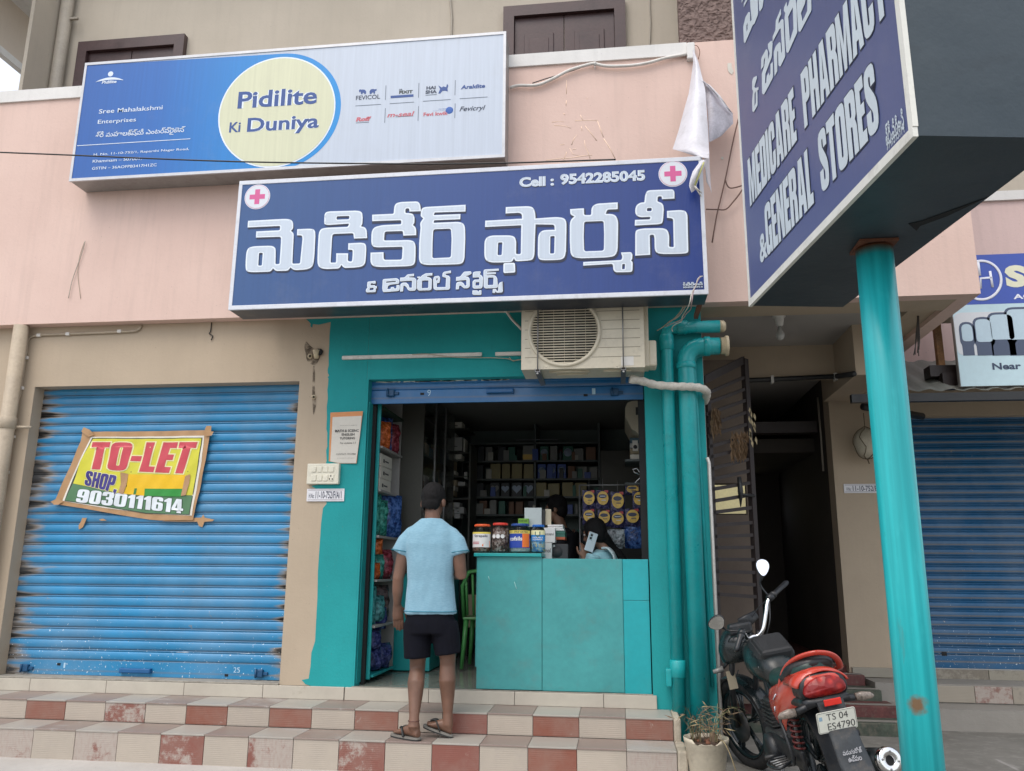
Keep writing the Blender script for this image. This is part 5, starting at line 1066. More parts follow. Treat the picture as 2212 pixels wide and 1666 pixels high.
drape([(425,450,490,500,-.29,-.28,0),(480,500,525,522,-.30,-.29,0),(560,590,620,618,-.29,-.28,0),(620,650,700,705,-.28,-.27,0),(660,705,745,778,-.27,-.26,0)],M_flex,'hem_edge',2)
drape([(425,468,1180,1175,-.71,-.70,.02),(390,470,1225,1210,-.74,-.72,.03),(350,455,1280,1240,-.75,-.73,.04),(328,415,1350,1320,-.75,-.74,.04),(318,385,1405,1400,-.75,-.74,.03),(340,390,1465,1430,-.75,-.74,.01)],M_flex,'torn_tail',4)
drape([(450,496,1160,1120,-.70,-.60,0),(462,500,1260,1250,-.68,-.55,.02),(470,508,1370,1370,-.62,-.50,.02),(500,516,1420,1470,-.58,-.50,0)],M_flex,'side_tail',3)
part('nylon_cord',MB().tube([fY(*PW(448,1200),-.76),fY(*PW(410,1300),-.77),fY(*PW(370,1400),-.77)],.006,6),mat('yellow_cord',(.50,.50,.18),.6),FB)
for k in range(5):
    a_=fY(*PW(365,1405),-.77); part('frayed_thread',MB().tube([a_,a_+Vector((rng.uniform(-.06,.06),-.01,-rng.uniform(.03,.09)))],.004,4),M_lag,FB)
part('fixing_wire',MB().tube(bezier([fY(*PW(345,185),-.13),fY(*PW(385,180),-.15),fY(*PW(412,230),-.15),fY(*PW(400,300),-.16)],5),.003,5),M_rust,FB)
c=fY(*PW(330,215),-.12); part('coping_block',MB().box(c.x-.03,c.x+.035,-.15,-.08,c.z-.10,c.z+.05,bev=.01),M_cop,FB)
# lamp holder under the passage ceiling
LB=lambda x,y:(1431.3+x*.2278,639.7+y*.2278)
c=fZ(*LB(1103,178),3.398); T=thing('light_bulb','unlit bulb in a white holder under the passage ceiling','light bulb',c[:])
part('holder',MB().lathe([(.055,0),(.055,-.02),(.04,-.03),(.03,-.09),(.02,-.10)],c,'z',16),MP_wh,T); part('bulb',MB().lathe([(.012,-.10),(.018,-.13),(.034,-.165),(.036,-.185),(.028,-.21),(.008,-.222)],c,'z',16),mat('frosted_bulb',(.42,.42,.40),.25),T)
# black pipe with clips across the passage beam
T=thing('black_pipe','black pipe clipped along the beam over the passage','pipe',(1.3,1.55,3.1))
pp=[fY(*LB(x,y),1.56) for x,y in ((380,812),(800,800),(1040,790),(1640,762))]+[fY(*LB(1815,738),.93)]
part('tube',MB().tube(pp,.024,8),M_black,T)
for x,y in ((735,802),(1040,791),(1640,764)): c=fY(*LB(x,y),1.54); part('clip',MB().box(c.x-.012,c.x+.012,1.525,1.59,c.z-.035,c.z+.035),MP_wh,T)
solo('door_conduit',MB().tube([fX(*LB(1470,960),2.12),fX(*LB(1500,1300),2.12),fX(*LB(1525,1660),2.12)],.010,6),MP_up,'thin conduit on the dark side wall of the passage','conduit')
solo('dark_beam',MB().box(XE+.03,2.1,2.6,2.75,2.72,2.84),M_gate,'dark beam across the back of the passage','beam')
# brown gate leaf standing open
GA=thing('gate','brown steel gate leaf with flat bars standing open beside the pharmacy','gate',(.9,.6,.4))
g0=Vector((.735,.32,0)); g1=Vector((1.10,.75,0)); gd=(g1-g0)
def gp(t_,z,d=0): v=g0+gd*t_; return Vector((v.x,v.y,z))
def gbar(mb,t0,z0,t1,z1,h,w_=.012):
    nrm=Vector((-gd.y,gd.x,0)).normalized()*w_; a_,b_=gp(t0,z0),gp(t1,z1); vs=[]
    for p_ in (a_,b_):
        for s_ in (-1,1):
            for k_ in (-1,1): vs.append(p_+nrm*s_+Vector((0,0,h*k_)))
    return mb.add(vs,[(0,1,3,2),(4,6,7,5),(0,4,5,1),(2,3,7,6),(0,2,6,4),(1,5,7,3)])
def zat(x,y):
    # height of a sight line on the gate plane
    nrm=Vector((-gd.y,gd.x,0)); r_=ray(x,y); t_=(g0-CAM).dot(nrm)/r_.dot(nrm); p_=CAM+r_*t_; return (p_-g0).dot(gd)/gd.length_squared,p_.z
GZ=lambda x,y:(1496.3+x*.32565,759+y*.32565)
tp_,zp_=zat(*GZ(338,50)); tb_,zb2=zat(*GZ(440,1640))
mb=MB(); nr=Vector((-gd.y,gd.x,0)).normalized(); tt=gd.normalized()
vs=[]
for z in (.45,zp_):
    for a_,b_ in ((-.03,-.02),(.03,-.02),(.03,.02),(-.03,.02)): vs.append(gp(1,z)+tt*a_+nr*b_)
part('gate_post',mb.add(vs,[(3,2,1,0),(4,5,6,7),(0,1,5,4),(1,2,6,5),(2,3,7,6),(3,0,4,7)]),M_gate,GA)
lvl=[(75,190,320,55),(80,285,318,165),(80,350,325,245),(85,420,330,320),(90,495,335,400),(95,565,338,480),(100,635,345,560),(100,705,348,635),(120,780,350,712),(125,850,355,790),(105,920,358,870),(130,995,362,950),(130,1070,370,1035),(140,1155,378,1135),(140,1228,385,1218),(140,1303,390,1300),(145,1380,395,1382),(145,1460,400,1468),(150,1535,405,1550),(155,1610,410,1630)]
for i,(xa1,ya1,xb2,yb2) in enumerate(lvl):
    ta,za=zat(*GZ(xa1,ya1)); tb,zb3=zat(*GZ(xb2,yb2)); part('gate_bar',gbar(MB(),max(ta,-.15),za,.97,zb3,.0135 if i else .034),M_gate,GA)
part('gate_stile',gbar(MB(),-.02,.45,.02,.45,.0).add([gp(-.05,.5)+nr*.012,gp(.03,.5)+nr*.012,gp(.03,2.6)+nr*.012,gp(-.05,2.6)+nr*.012,gp(-.05,.5)-nr*.012,gp(.03,.5)-nr*.012,gp(.03,2.6)-nr*.012,gp(-.05,2.6)-nr*.012],[(0,1,2,3),(7,6,5,4),(0,4,5,1),(1,5,6,2),(2,6,7,3),(3,7,4,0)]),M_gate,GA)
t_,z_=zat(*GZ(300,950)); part('gate_latch',MB().tube([gp(t_,z_+.14)-nr*.02,gp(t_,z_+.02)-nr*.025,gp(t_,z_-.10)-nr*.02],[.016,.022,.004],6).tube([gp(t_,z_)-nr*.02,gp(1,z_)-nr*.02],.012,6),M_black,GA)
# dried leaf garlands on the gate
M_leaf=mat('dried_leaf',(.17,.105,.055),.8,.4,30)
def garland(lab,cx,cy,wd,rows,nn,k):
    mb=MB(); rg=random.Random(k)
    for r_ in range(rows):
        for i in range(nn):
            t_,z_=zat(*GZ(cx+rg.uniform(-wd,wd),cy+55*r_+rg.uniform(-12,12))); p_=gp(t_,z_)-nr*.03
            l_=rg.uniform(.05,.12); dx=rg.uniform(-.02,.02); w_=rg.uniform(.006,.014)
            mb.add([p_,p_+Vector((w_,-.01,-l_*.5)),p_+Vector((dx,0,-l_)),p_+Vector((-w_,-.004,-l_*.5))],[(0,1,2,3)],0)
    solo('leaf_garland',mb,M_leaf,lab,'garland',fix=False)
garland('bundle of dried leaves hanging on the left of the gate',130,385,28,3,14,1); garland('rows of brown dried mango leaves strung on the gate',290,540,55,3,26,2)
c=fY(*GZ(385,370),.72); mb=MB()
for i in range(12): a_=c+Vector((random.uniform(-.02,.03),0,-.025*i)); mb.add([a_,a_+Vector((.012,0,-.03)),a_+Vector((.008,0,-.07)),a_+Vector((-.008,0,-.03))],[(0,1,2,3)])
solo('leaf_garland',mb,mat('straw_leaf',(.42,.34,.20),.8,.3,30),'single straw coloured leaf strand on the right edge of the gate post','garland',fix=False)
# ash gourd in a net hanging by the pier
c=fY(1872,1000,1.95) if False else fY(1871,958,2.0)
T=thing('hanging_gourd','white gourd in a string net hanging on the beige pier','gourd',(c.x,2.0,c.z-.2))
part('gourd',MB().ball((c.x,2.0,c.z),.118,.11,.15,18),mat('gourd_skin',(.50,.46,.36),.6,.15,9,dirt=.3),T)
M_net=mat('net_string',(.13,.10,.06),.8)
for k in range(6):
    a_=k*math.pi/3; pts=[(c.x,2.0,c.z+.30),(c.x,2.0,c.z+.17)]+[(c.x+.122*math.sin(q)*math.cos(a_+.25*math.sin(q*4)),2.0+.115*math.sin(q)*math.sin(a_+.25*math.sin(q*4)),c.z+.155*math.cos(q)) for q in [i*math.pi/10 for i in range(1,11)]]
    part('net_string',MB().tube(pts,.0035,5),M_net,T)
part('tassel',MB().tube([(c.x,2.0,c.z-.15),(c.x+.01,1.99,c.z-.20)],.006,5),M_net,T)
# steel beams, awning and post of the neighbour
AW=thing('sheet_awning','sloping corrugated sheet awning on dark steel beams right of the pillar','awning',(3.4,1.4,2.8))
q0=fY(1838,862,1.0)
mb=MB(); nn_=70; vs=[]
for i in range(nn_+1):
    x=2.25+3.2*i/nn_; d=.012*math.sin(i*1.6)
    vs+= [Vector((x,.98,q0.z+.06+d)),Vector((x,2.08,3.34+d))]
mb.add(vs,[(2*i,2*i+1,2*i+3,2*i+2) for i in range(nn_)],0,True); part('corrugated_sheet',mb,mat('grey_green_sheet',(.17,.18,.16),.6,.25,5,dirt=.5),AW,fix=False)
part('steel_beam',MB().box(q0.x,5.2,.97,1.03,q0.z-.035,q0.z+.035),M_black,AW); part('steel_beam',MB().box(2.5,5.2,1.55,1.60,3.0,3.05),M_black,AW)
q1=fY(1866,883,1.3); part('pipe_arm',MB().tube([(q1.x-.03,1.2,q1.z),(q1.x+.7,1.9,q1.z+.03)],.035,10),M_black,AW)
q=fY(2032,760,1.3); part('rusty_post',MB().box(q.x-.035,q.x+.02,1.28,1.34,3.0,3.9),mat('rusty_angle_iron',(.27,.15,.07),.85,.5,12,dirt=.5),AW)
q=fY(2030,800,1.25); mb=MB()
part('scrap_timber',MB().box(q.x-.10,q.x+.25,1.2,1.35,2.98,3.08).box(q.x-.02,q.x+.10,1.15,1.25,2.86,3.0),M_gate,AW)
# bundled wires under the balcony corner
WB=lambda x,y:(1832.5+x*.2278,542.2+y*.2278)
for k in range(5):
    rg=random.Random(k); xs=[630+12*k,650+5*k,655+3*k,640+9*k,620+15*k+rg.uniform(-20,20)]; pts=[fY(*WB(x,y),.55) for x,y in zip(xs,(428,560,640,820,960+rg.uniform(-30,40)))]
    solo('hanging_wire',MB().tube(bezier(pts,5),.004,5),mat('dark_wire',(.06,.05,.045),.6),('leftmost','second from left','middle','second from right','rightmost')[k]+' strand of the dark wires tied under the balcony corner','wire','bunch of dark wires under the balcony corner')
# ================= inside the pharmacy =================
TWv=lambda x,y:(748.2+x*.2473,1062.6+y*.2473)
M_shelfw=mat('grey_white_shelf_board',(.34,.33,.32),.6,.08,5,dirt=.2); M_tealb=mat('teal_laminate',(.012,.33,.335),.38,.08,4,dirt=.12); M_tealc=mat('counter_teal_laminate',(.055,.315,.32),.42,.12,3,dirt=.22,bump=.12,bscale=60); M_teald=mat('counter_side_laminate',(.012,.36,.40),.35,.08,3,dirt=.08)
# teal side boards of the doorway
part('door_jamb_board',MB().box(X2L+.016,X2L+.022,.03,.23,F1+.02,2.6),M_tealb,BLD)
part('guide_rail',MB().box(X2L+.0,X2L+.05,.125,.165,F1,2.6),M_hole,BLD); part('guide_rail',MB().box(X2R-.05,X2R,.125,.165,F1,2.6),M_hole,BLD)
RK=thing('side_rack','pale wall rack of packets and boxes just inside the left of the doorway','shelf rack',(-2.1,.6,F1+.01))
xr0,xr1=-2.40,-1.93; ry0,ry1=.25,.86
part('front_board',MB().box(-2.12,-1.915,ry0-.06,ry0-.04,F1+.03,2.75,bev=.003),M_tealb,RK)
part('back_panel',MB().box(xr0,fY(860,1100,ry1).x,ry1,ry1+.02,F1+.02,2.75),M_shelfw,RK); part('wall_panel',MB().box(xr0-.02,xr0,ry0,ry1,F1+.02,2.75),M_shelfw,RK)
sz=[fY(806,1463,.27).z+.02]+[fY(804,y,.27).z for y in (1351,1252,1157,1058,965)]
for i,z in enumerate(sz): part('shelf_board',MB().box(xr0,xr1+.03,ry0-.02,ry1-.002,z-.018,z,bev=.002),M_shelfw if i else M_tealb,RK)
part('shelf_board',MB().box(xr0,xr1+.03,ry0-.02,ry1-.002,2.58,2.60),mat('dark_green_carton',(.02,.05,.03),.6),RK)
def pk(nm,lab,cat,c,w,d,h,m,rz=0,group=None,soft=.3,extra=None):
    """a soft printed packet: pillow body with crimped ends"""
    T=thing(nm,lab,cat,c,group); rg=random.Random(hash((round(c[0],3),round(c[1],3),round(c[2],3)))&65535)
    Mz=Matrix.Translation(Vector(c))@Matrix.Rotation(rz,4,'Z'); mb=MB(); nx,nz=7,7; vs=[]
    for s_ in (-1,1):
        for i in range(nz+1):
            for j in range(nx+1):
                u=j/nx*2-1; v=i/nz*2-1; e=(1-abs(u)**3)*(1-abs(v)**4)
                y=s_*d/2*e**.6*(1+rg.uniform(-soft,soft)) if e>0 else 0
                vs.append(Mz@Vector((u*w/2*(1-.08*(1-v*v)*0)+rg.uniform(-.004,.004),y,(v+1)/2*h+rg.uniform(-.003,.003))))
    n1=nx+1; K=(nz+1)*n1
    for o_ in (0,K): mb.add(vs[o_:o_+K],[(i*n1+j,i*n1+j+1,(i+1)*n1+j+1,(i+1)*n1+j) for i in range(nz) for j in range(nx)],0,True)
    part('wrapper',mb,m,T)
    if extra: 
        em=MB(); fn=lambda u,v:Mz@Vector(((u-.5)*w*.8,-d/2*1.12,h*(.25+.5*v))); em.quad(fn(0,0),fn(1,0),fn(1,1),fn(0,1)); part('wrapper_label',em,extra,T)
    return T
def crinkle(name,c1,c2,sc=30):
    b=NB(name); n=b.noise(sc,4,.6); b.col(b.ramp(n,[(.38,c1),(.5,c2),(.62,tuple(min(1,v*1.5+.05) for v in c2))])); b.rough(.22); b.bump(b.noise(sc*1.5,3),.6,.01); return b.m
M_orp=crinkle('orange_wrapper',(.30,.05,.01),(.50,.11,.02)); M_blp=crinkle('blue_wrapper',(.01,.02,.10),(.03,.09,.28)); M_grp=crinkle('green_wrapper',(.01,.08,.06),(.03,.24,.19)); M_nvp=crinkle('navy_wrapper',(.01,.012,.06),(.03,.04,.16)); M_mrp=crinkle('maroon_wrapper',(.10,.01,.015),(.24,.03,.05)); M_dkp=crinkle('dark_wrapper',(.02,.015,.02),(.08,.05,.05)); M_tlp=crinkle('teal_wrapper',(.01,.07,.08),(.05,.23,.24)); M_pkp=crinkle('pink_wrapper',(.30,.02,.05),(.50,.06,.12))
M_lbl=flat(196,192,186,.6,name='plain_label'); M_car=mat('white_carton',(.66,.63,.56),.7,.06,5); M_card=mat('kraft_carton',(.33,.27,.18),.8,.1,6); M_carg=mat('grey_carton',(.42,.42,.41),.7,.1,6)
xs=-1.97
def row(z,items):
    for k,(nm,lab,x,y,w,d,h,m,rz) in enumerate(items): pk(nm,lab,'packet',(x,y,z+.001),w,d,h,m,rz)
row(sz[5],[('snack_packet','orange crisp packet high on the left rack beside the doorway edge',-2.03,.32,.16,.10,.32,M_orp,.7),('snack_packet','crumpled orange packet leaning in front of the blue one on the top shelf',-1.97,.44,.17,.10,.24,M_orp,.9),('snack_packet','blue packet at the back of the top rack shelf',-2.0,.58,.18,.10,.30,M_blp,.9),('snack_packet','dark red and blue packet at the rear end of the top rack shelf',-1.96,.74,.15,.09,.27,M_mrp,1.1)])
for k,(y,zz_,w,h,lab) in enumerate(((.46,0,.34,.10,'bottom white carton of the stack on the second rack shelf'),(.48,.102,.32,.10,'middle white carton of the stack on the second rack shelf'),(.47,.204,.34,.10,'top white carton of the stack on the second rack shelf'))):
    T=thing('carton',lab,'box',(-2.02,y,sz[4]+zz_+.001)); part('box_body',MB().box(-2.14,-1.93,y-w/2,y+w/2,sz[4]+zz_+.001,sz[4]+zz_+h,bev=.004),M_car,T); part('print_mark',MB().box(-1.9295,-1.9285,y-.10,y-.06,sz[4]+zz_+.03,sz[4]+zz_+.06).box(-1.9295,-1.9285,y-.045,y+.06,sz[4]+zz_+.04,sz[4]+zz_+.052),M_ink,T)
row(sz[4],[('snack_packet','pink packet standing at the front of the second rack shelf',-1.99,.265,.11,.05,.20,M_pkp,.5)])
row(sz[3],[('snack_packet','large green packet on the third rack shelf',-2.02,.34,.2,.14,.34,M_grp,.7),('snack_packet','second green packet leaning on the third rack shelf',-1.98,.46,.18,.12,.30,M_grp,.9),('diaper_pack','blue pack with white edge at the end of the third rack shelf',-1.93,.68,.22,.10,.36,M_blp,.95)])
row(sz[2],[('snack_packet','orange packet heaped on the fourth rack shelf',-2.0,.36,.18,.12,.13,M_orp,.8),('snack_packet','maroon packet behind the orange one on the fourth rack shelf',-1.97,.62,.18,.14,.24,M_mrp,1.0),('snack_packet','green packet in the middle of the fourth rack shelf',-1.99,.49,.14,.12,.20,M_grp,.9)])
pk('snack_packet','orange packet lying on top of the green one, fourth rack shelf','packet',(-2.0,.38,sz[2]+.2),.2,.12,.13,M_orp,.8)
row(sz[1],[('snack_packet','clear teal packet on the fifth rack shelf',-2.02,.33,.19,.14,.30,M_tlp,.7),('snack_packet','dark bottle-shaped packets at the rear of the fifth rack shelf',-1.98,.62,.16,.12,.30,M_dkp,1.0),('snack_packet','crinkled teal packet at the middle of the fifth rack shelf',-1.98,.48,.17,.14,.22,M_tlp,.9)])
row(sz[0],[('snack_packet','navy packet at the front of the lowest rack shelf',-2.03,.30,.17,.13,.17,M_nvp,.6),('snack_packet','navy packet behind the first on the lowest rack shelf',-1.99,.46,.18,.14,.19,M_nvp,.9),('snack_packet','navy packet at the rear of the lowest rack shelf',-1.96,.64,.18,.14,.20,M_nvp,1.0)])
pk('snack_packet','navy packet on the second layer of the lowest shelf','packet',(-1.99,.40,sz[0]+.17),.2,.15,.16,M_nvp,.8); pk('snack_packet','tilted navy packet on top of the lowest shelf heap','packet',(-1.98,.52,sz[0]+.32),.2,.12,.17,M_nvp,.9)
# teal base cabinet beyond the rack
TCb=thing('base_cabinet','teal base cabinet standing behind the left rack','cabinet',(-1.9,1.2,F1+.01)); part('cabinet_body',MB().box(-2.4,-1.62,.95,2.2,F1+.01,1.25,bev=.004),M_tealb,TCb); part('plinth_line',MB().box(-1.6195,-1.6165,.96,2.19,F1+.25,F1+.256),M_hole,TCb)
# glass fronted wall cabinet along the left wall
M_glass=mat('cabinet_glass',(.8,.85,.85),.05,.02); gb=M_glass.node_tree.nodes['Principled BSDF']; gb.inputs['Transmission Weight'].default_value=1; gb.inputs['Alpha'].default_value=.28; gb.inputs['IOR'].default_value=1.2
GC=thing('glass_cabinet','dark glass-fronted medicine cabinet along the left wall','cabinet',(-2.2,1.5,1.26))
part('cabinet_frame',MB().box(-2.45,-1.72,.90,.92,1.26,2.9).box(-2.45,-1.72,2.28,2.30,1.26,2.9).box(-2.47,-2.45,.92,2.28,1.26,2.9),mat('dark_cabinet_board',(.055,.055,.045),.5),GC)
M_dkb=mat('dark_cabinet_board',(.05,.05,.04),.5)
for z in (1.27,1.62,1.97,2.32,2.66): part('shelf_board',MB().box(-2.45,-1.75,.92,2.28,z-.012,z),M_dkb,GC)
for y in (.93,1.38,1.83): part('glass_door',MB().box(-1.722,-1.717,y,y+.44,1.28,2.88),M_glass,GC)
for y in (1.375,1.825): part('door_rail',MB().box(-1.725,-1.712,y-.012,y+.012,1.27,2.89),M_steel,GC)
rg=random.Random(11)
cols_=[M_car,M_card,M_carg,flat(70,96,110,.6),flat(110,84,76,.6),flat(84,92,70,.6)]
names=['white','kraft','grey','blue','brown','olive']; rowsn=['lowest','second','third','fourth']
cpos=['nearest','second','third','fourth','fifth','sixth','furthest']
for r_,z in enumerate((1.27,1.62,1.97,2.32)):
    y=.98; k=0
    while y<2.15 and k<7:
        w=rg.uniform(.10,.2); h=rg.uniform(.12,.28); ci=rg.randrange(6)
        solo('medicine_box',MB().box(-2.25,-1.80,y,y+w-.01,z+.001,z+h,bev=.003),cols_[ci],'%s medicine box, %s from the doorway on the %s shelf of the glass cabinet'%(names[ci],cpos[k],rowsn[r_]),'box','boxes in the glass cabinet'); y+=w+.01; k+=1
# open shelf of white cartons further back
IX=lambda x,y:(780.7+x*.14706,856.6+y*.14706)
OS=thing('carton_shelf','open shelf stacked with white medicine cartons behind the customer','shelf rack',(-1.6,2.4,F1+.01))
Yc=2.35
p0=fY(*IX(1200,150),Yc); part('upright',MB().box(p0.x-.012,p0.x+.012,Yc-.02,Yc+.02,F1+.01,2.9),M_steel,OS); p1=fY(*IX(1530,150),Yc); part('upright',MB().box(p1.x+.05,p1.x+.07,Yc+.0,Yc+.4,F1+.01,2.6),M_dkb,OS)
bx=[(1245,1480,375,460,M_car),(1255,1385,540,600,M_carg),(1243,1480,600,800,M_carg),(1495,1522,620,815,M_car),(1220,1375,850,930,M_carg),(1380,1470,850,920,M_car),(1210,1360,940,1085,M_card),(1228,1380,1090,1150,M_car),(1505,1550,1110,1205,M_carg),(1215,1400,1225,1310,M_card),(1240,1375,1312,1375,M_car),(1415,1520,1255,1310,M_carg),(1260,1360,1380,1460,M_card),(1295,1355,1555,1655,M_car),(1360,1440,1555,1655,M_carg),(1240,1285,1585,1760,M_card),(1295,1350,1660,1770,M_car),(1365,1505,1625,1720,M_carg),(1365,1450,1725,1790,M_carg),(1085,1140,600,800,M_carg),(1080,1130,850,930,M_card),(1090,1180,375,460,M_dkb)]
for k,(xa1,xb1,ya1,yb1,mm) in enumerate(bx):
    a_=fY(*IX(xa1,yb1),Yc-.02); b_=fY(*IX(xb1,ya1),Yc-.02)
    T=thing('carton','carton %s of the open shelf behind the customer, %s'%(('first','second','third','fourth','fifth','sixth','seventh','eighth','ninth','tenth','eleventh','twelfth','thirteenth','fourteenth','fifteenth','sixteenth','seventeenth','eighteenth','nineteenth','twentieth','twenty-first','twenty-second')[k],'counted from the top'),'box',((a_.x+b_.x)/2,Yc,a_.z),'cartons on the open shelf')
    part('box_body',MB().box(a_.x,b_.x,Yc-.02,Yc+.16,a_.z,b_.z,bev=.003),mm,T)
    if b_.x-a_.x>.1: part('print_mark',MB().box(a_.x+.03,b_.x-.05,Yc-.0215,Yc-.0205,a_.z+(b_.z-a_.z)*.3,a_.z+(b_.z-a_.z)*.3+.008),M_ink,T)
for y in (480,830,1175,1500): 
    q=fY(*IX(1300,y),Yc); part('shelf_board',MB().box(p0.x-.18,p1.x+.05,Yc-.03,Yc+.38,q.z-.012,q.z),M_dkb,OS)
# back wall shelving
BX=lambda x,y:(1084.3+x*.15687,856.6+y*.15687)
Yb=3.1
BS=thing('back_shelves','dark shelves of tins and packs across the back wall','shelf rack',(-.7,3.3,F1+.01))
xL_=fY(1000,1000,Yb).x; xR_=fY(*BX(1340,900),Yb).x
M_bsh=mat('back_shelf_board',(.10,.12,.12),.5)
lev=[fY(*BX(600,y),Yb).z for y in (885,1135,1380,1625)]
for z in lev+[fY(*BX(500,640),Yb).z]: part('shelf_board',MB().box(xL_,xR_,Yb-.05,3.49,z-.02,z),M_bsh,BS)
part('shelf_light_strip',MB().box(fY(*BX(195,600),Yb).x,fY(*BX(775,600),Yb).x,Yb-.06,Yb-.04,fY(*BX(400,612),Yb).z,fY(*BX(400,600),Yb).z),flat(110,112,120,.4),BS)
for x in (xL_,fY(*BX(460,800),Yb).x,xR_): part('upright',MB().box(x-.012,x+.012,Yb-.05,3.49,F1+.01,lev[0]+.5),M_bsh,BS)
def goods(i,xa1,xb1,ya1,m,lab,disc=None,hd=None,gold=None,grp='goods on the back shelves'):
    a_=fY(*BX(xa1,0),Yb); xa2=fY(*BX(xa1,900),Yb).x; xb2=fY(*BX(xb1,900),Yb).x; z0_=lev[i]+.001; z1_=fY(*BX((xa1+xb1)/2,ya1),Yb).z
    T=thing('product_pack',lab,'product',((xa2+xb2)/2,Yb,z0_),grp)
    part('pack_body',MB().box(xa2+.004,xb2-.004,Yb-.03,Yb+.12,z0_,z1_,bev=.006),m,T)
    c=Vector(((xa2+xb2)/2,Yb-.032,z0_+(z1_-z0_)*.55)); r_=(xb2-xa2)*.38
    if disc: part('pack_emblem',MB().lathe([(r_,0),(r_,.002)],(c.x,c.y-.001,c.z),'y',20),disc,T)
    if hd:
        pts=[(c.x+r_*1.1*.0625*16*math.sin(t_)**3/1.0,c.z+r_*.07*(13*math.cos(t_)-5*math.cos(2*t_)-2*math.cos(3*t_)-math.cos(4*t_))) for t_ in [i_*2*math.pi/28 for i_ in range(28)]]
        part('pack_emblem',MB().poly([pts],lambda u,v,t:Vector((u,Yb-.031-t,v)),.002),hd,T)
    if gold: part('gold_band',MB().box(xa2+.006,xb2-.006,Yb-.034,Yb-.031,z0_+.01,z0_+(z1_-z0_)*.4),gold,T)
wh0=flat(190,188,180,.6,name='off_white_carton'); Kh=flat(150,140,98,.5,name='khaki_pack'); Nb=flat(60,88,165,.45,name='navy_pack'); Lb=flat(165,182,205,.5,name='pale_emblem'); Dk=flat(62,66,72,.5,name='charcoal_pack'); Gy=flat(140,142,140,.5,name='grey_pack'); Gd=mat('gold_foil',(.5,.34,.10),.3,.1,metal=.6); Br=flat(130,98,80,.6,name='brown_pack'); Gn=flat(56,112,98,.5,name='green_pack')
on=['leftmost','second','third','fourth','fifth','sixth','seventh','eighth','ninth','tenth','eleventh']
for k,(xa1,xb1,ya1,m,d_) in enumerate(((-330,-240,690,Dk,None),(-230,-130,700,Gy,None),(-60,60,700,Dk,None),(80,190,700,Gn,None),(285,445,680,Gy,None),(520,650,690,Gn,Lb),(660,770,685,Gy,None),(790,830,760,Dk,None),(835,985,690,Gn,Lb),(990,1130,720,Gy,None),(1150,1300,700,Br,None))): goods(0,xa1,xb1,ya1,m,on[k]+' pack on the top back shelf from the left'+(', with a gold band' if k==4 else ''),d_,None,Gd if k==4 else None)
for k,(xa1,xb1,ya1,m,d_) in enumerate(((-340,-250,950,Dk,None),(-160,-10,930,Kh,None),(0,120,930,Kh,None),(135,285,930,Kh,None),(300,440,935,Kh,None),(490,610,935,Nb,Lb),(622,750,930,Nb,Lb),(760,890,935,Nb,Lb),(905,1010,960,Br,None),(1040,1180,970,Gy,None),(1200,1320,975,Gy,None))): goods(1,xa1,xb1,ya1,m,on[k]+' pack on the second back shelf from the left',d_)
for k,(xa1,xb1,ya1,m,h_) in enumerate(((-340,-240,1200,Dk,None),(-160,-20,1190,Dk,Gy),(-10,115,1190,Dk,Lb),(135,285,1190,Dk,Lb),(295,445,1190,Dk,Lb),(470,620,1190,Kh,None),(630,800,1200,Kh,None),(825,985,1185,Kh,None),(1000,1170,1190,Kh,None))): goods(2,xa1,xb1,ya1,m,on[k]+' pack on the third back shelf from the left',None,h_)
for k,(xa1,xb1,ya1,m) in enumerate(((-300,-190,1440,Br),(-160,-60,1430,Gy),(-40,60,1440,Gn),(100,180,1450,Br),(190,300,1450,Br),(360,480,1440,Dk),(930,980,1480,Dk),(1000,1045,1480,Gy))): goods(3,xa1,xb1,ya1,m,on[k]+' item on the lowest back shelf from the left')
solo('red_display','' and MB() or MB().poly([rounded([(-.1,0,.04),(.32,0,.04),(.32,.09,.04),(-.1,.09,.04)])],lambda u,v,t:Vector((-.82+u,3.48-t,2.86-.09+v-.12)),.01),mat('dull_red_led',(.25,.02,.01),.5),'dim red sign high on the back wall of the shop','sign')
# tall dark cupboard right rear
solo('dark_cupboard',MB().box(fY(*BX(1365,900),2.9).x,.33,2.6,3.48,F1+.01,2.55,bev=.005),M_dkb,'tall dark cupboard in the right rear corner of the shop','cupboard')
# indoor air conditioner on the right wall
p=fY(*BX(1645,130),1.15); q=fY(*BX(1990,590),1.05)
IA=thing('indoor_ac_unit','white indoor air conditioner high on the right inner wall','air conditioner',(.35,1.4,q.z))
mb=MB(); prof=[(0,-.02),(.0,-.10),(.05,-.20),(.14,-.26),(.28,-.265),(.28,.02),(.22,.035),(.06,.035),(.02,.02)]
xw=.333; zt_=fY(*BX(1800,66),.9).z
mb.loft([[Vector((xw-.25+a_,y,zt_-.03+b_*1.05)) for a_,b_ in prof] for y in (.92,1.72)],0,False); part('ac_body',mb,flat(196,186,166,.4,name='indoor_ac_plastic'),IA)
part('vent_flap',MB().box(xw-.12,xw-.02,.95,1.7,zt_-.315,zt_-.309),M_black,IA); part('ac_label',MB().box(xw-.16,xw-.08,.9185,.9195,zt_-.12,zt_-.05),M_ink,IA)
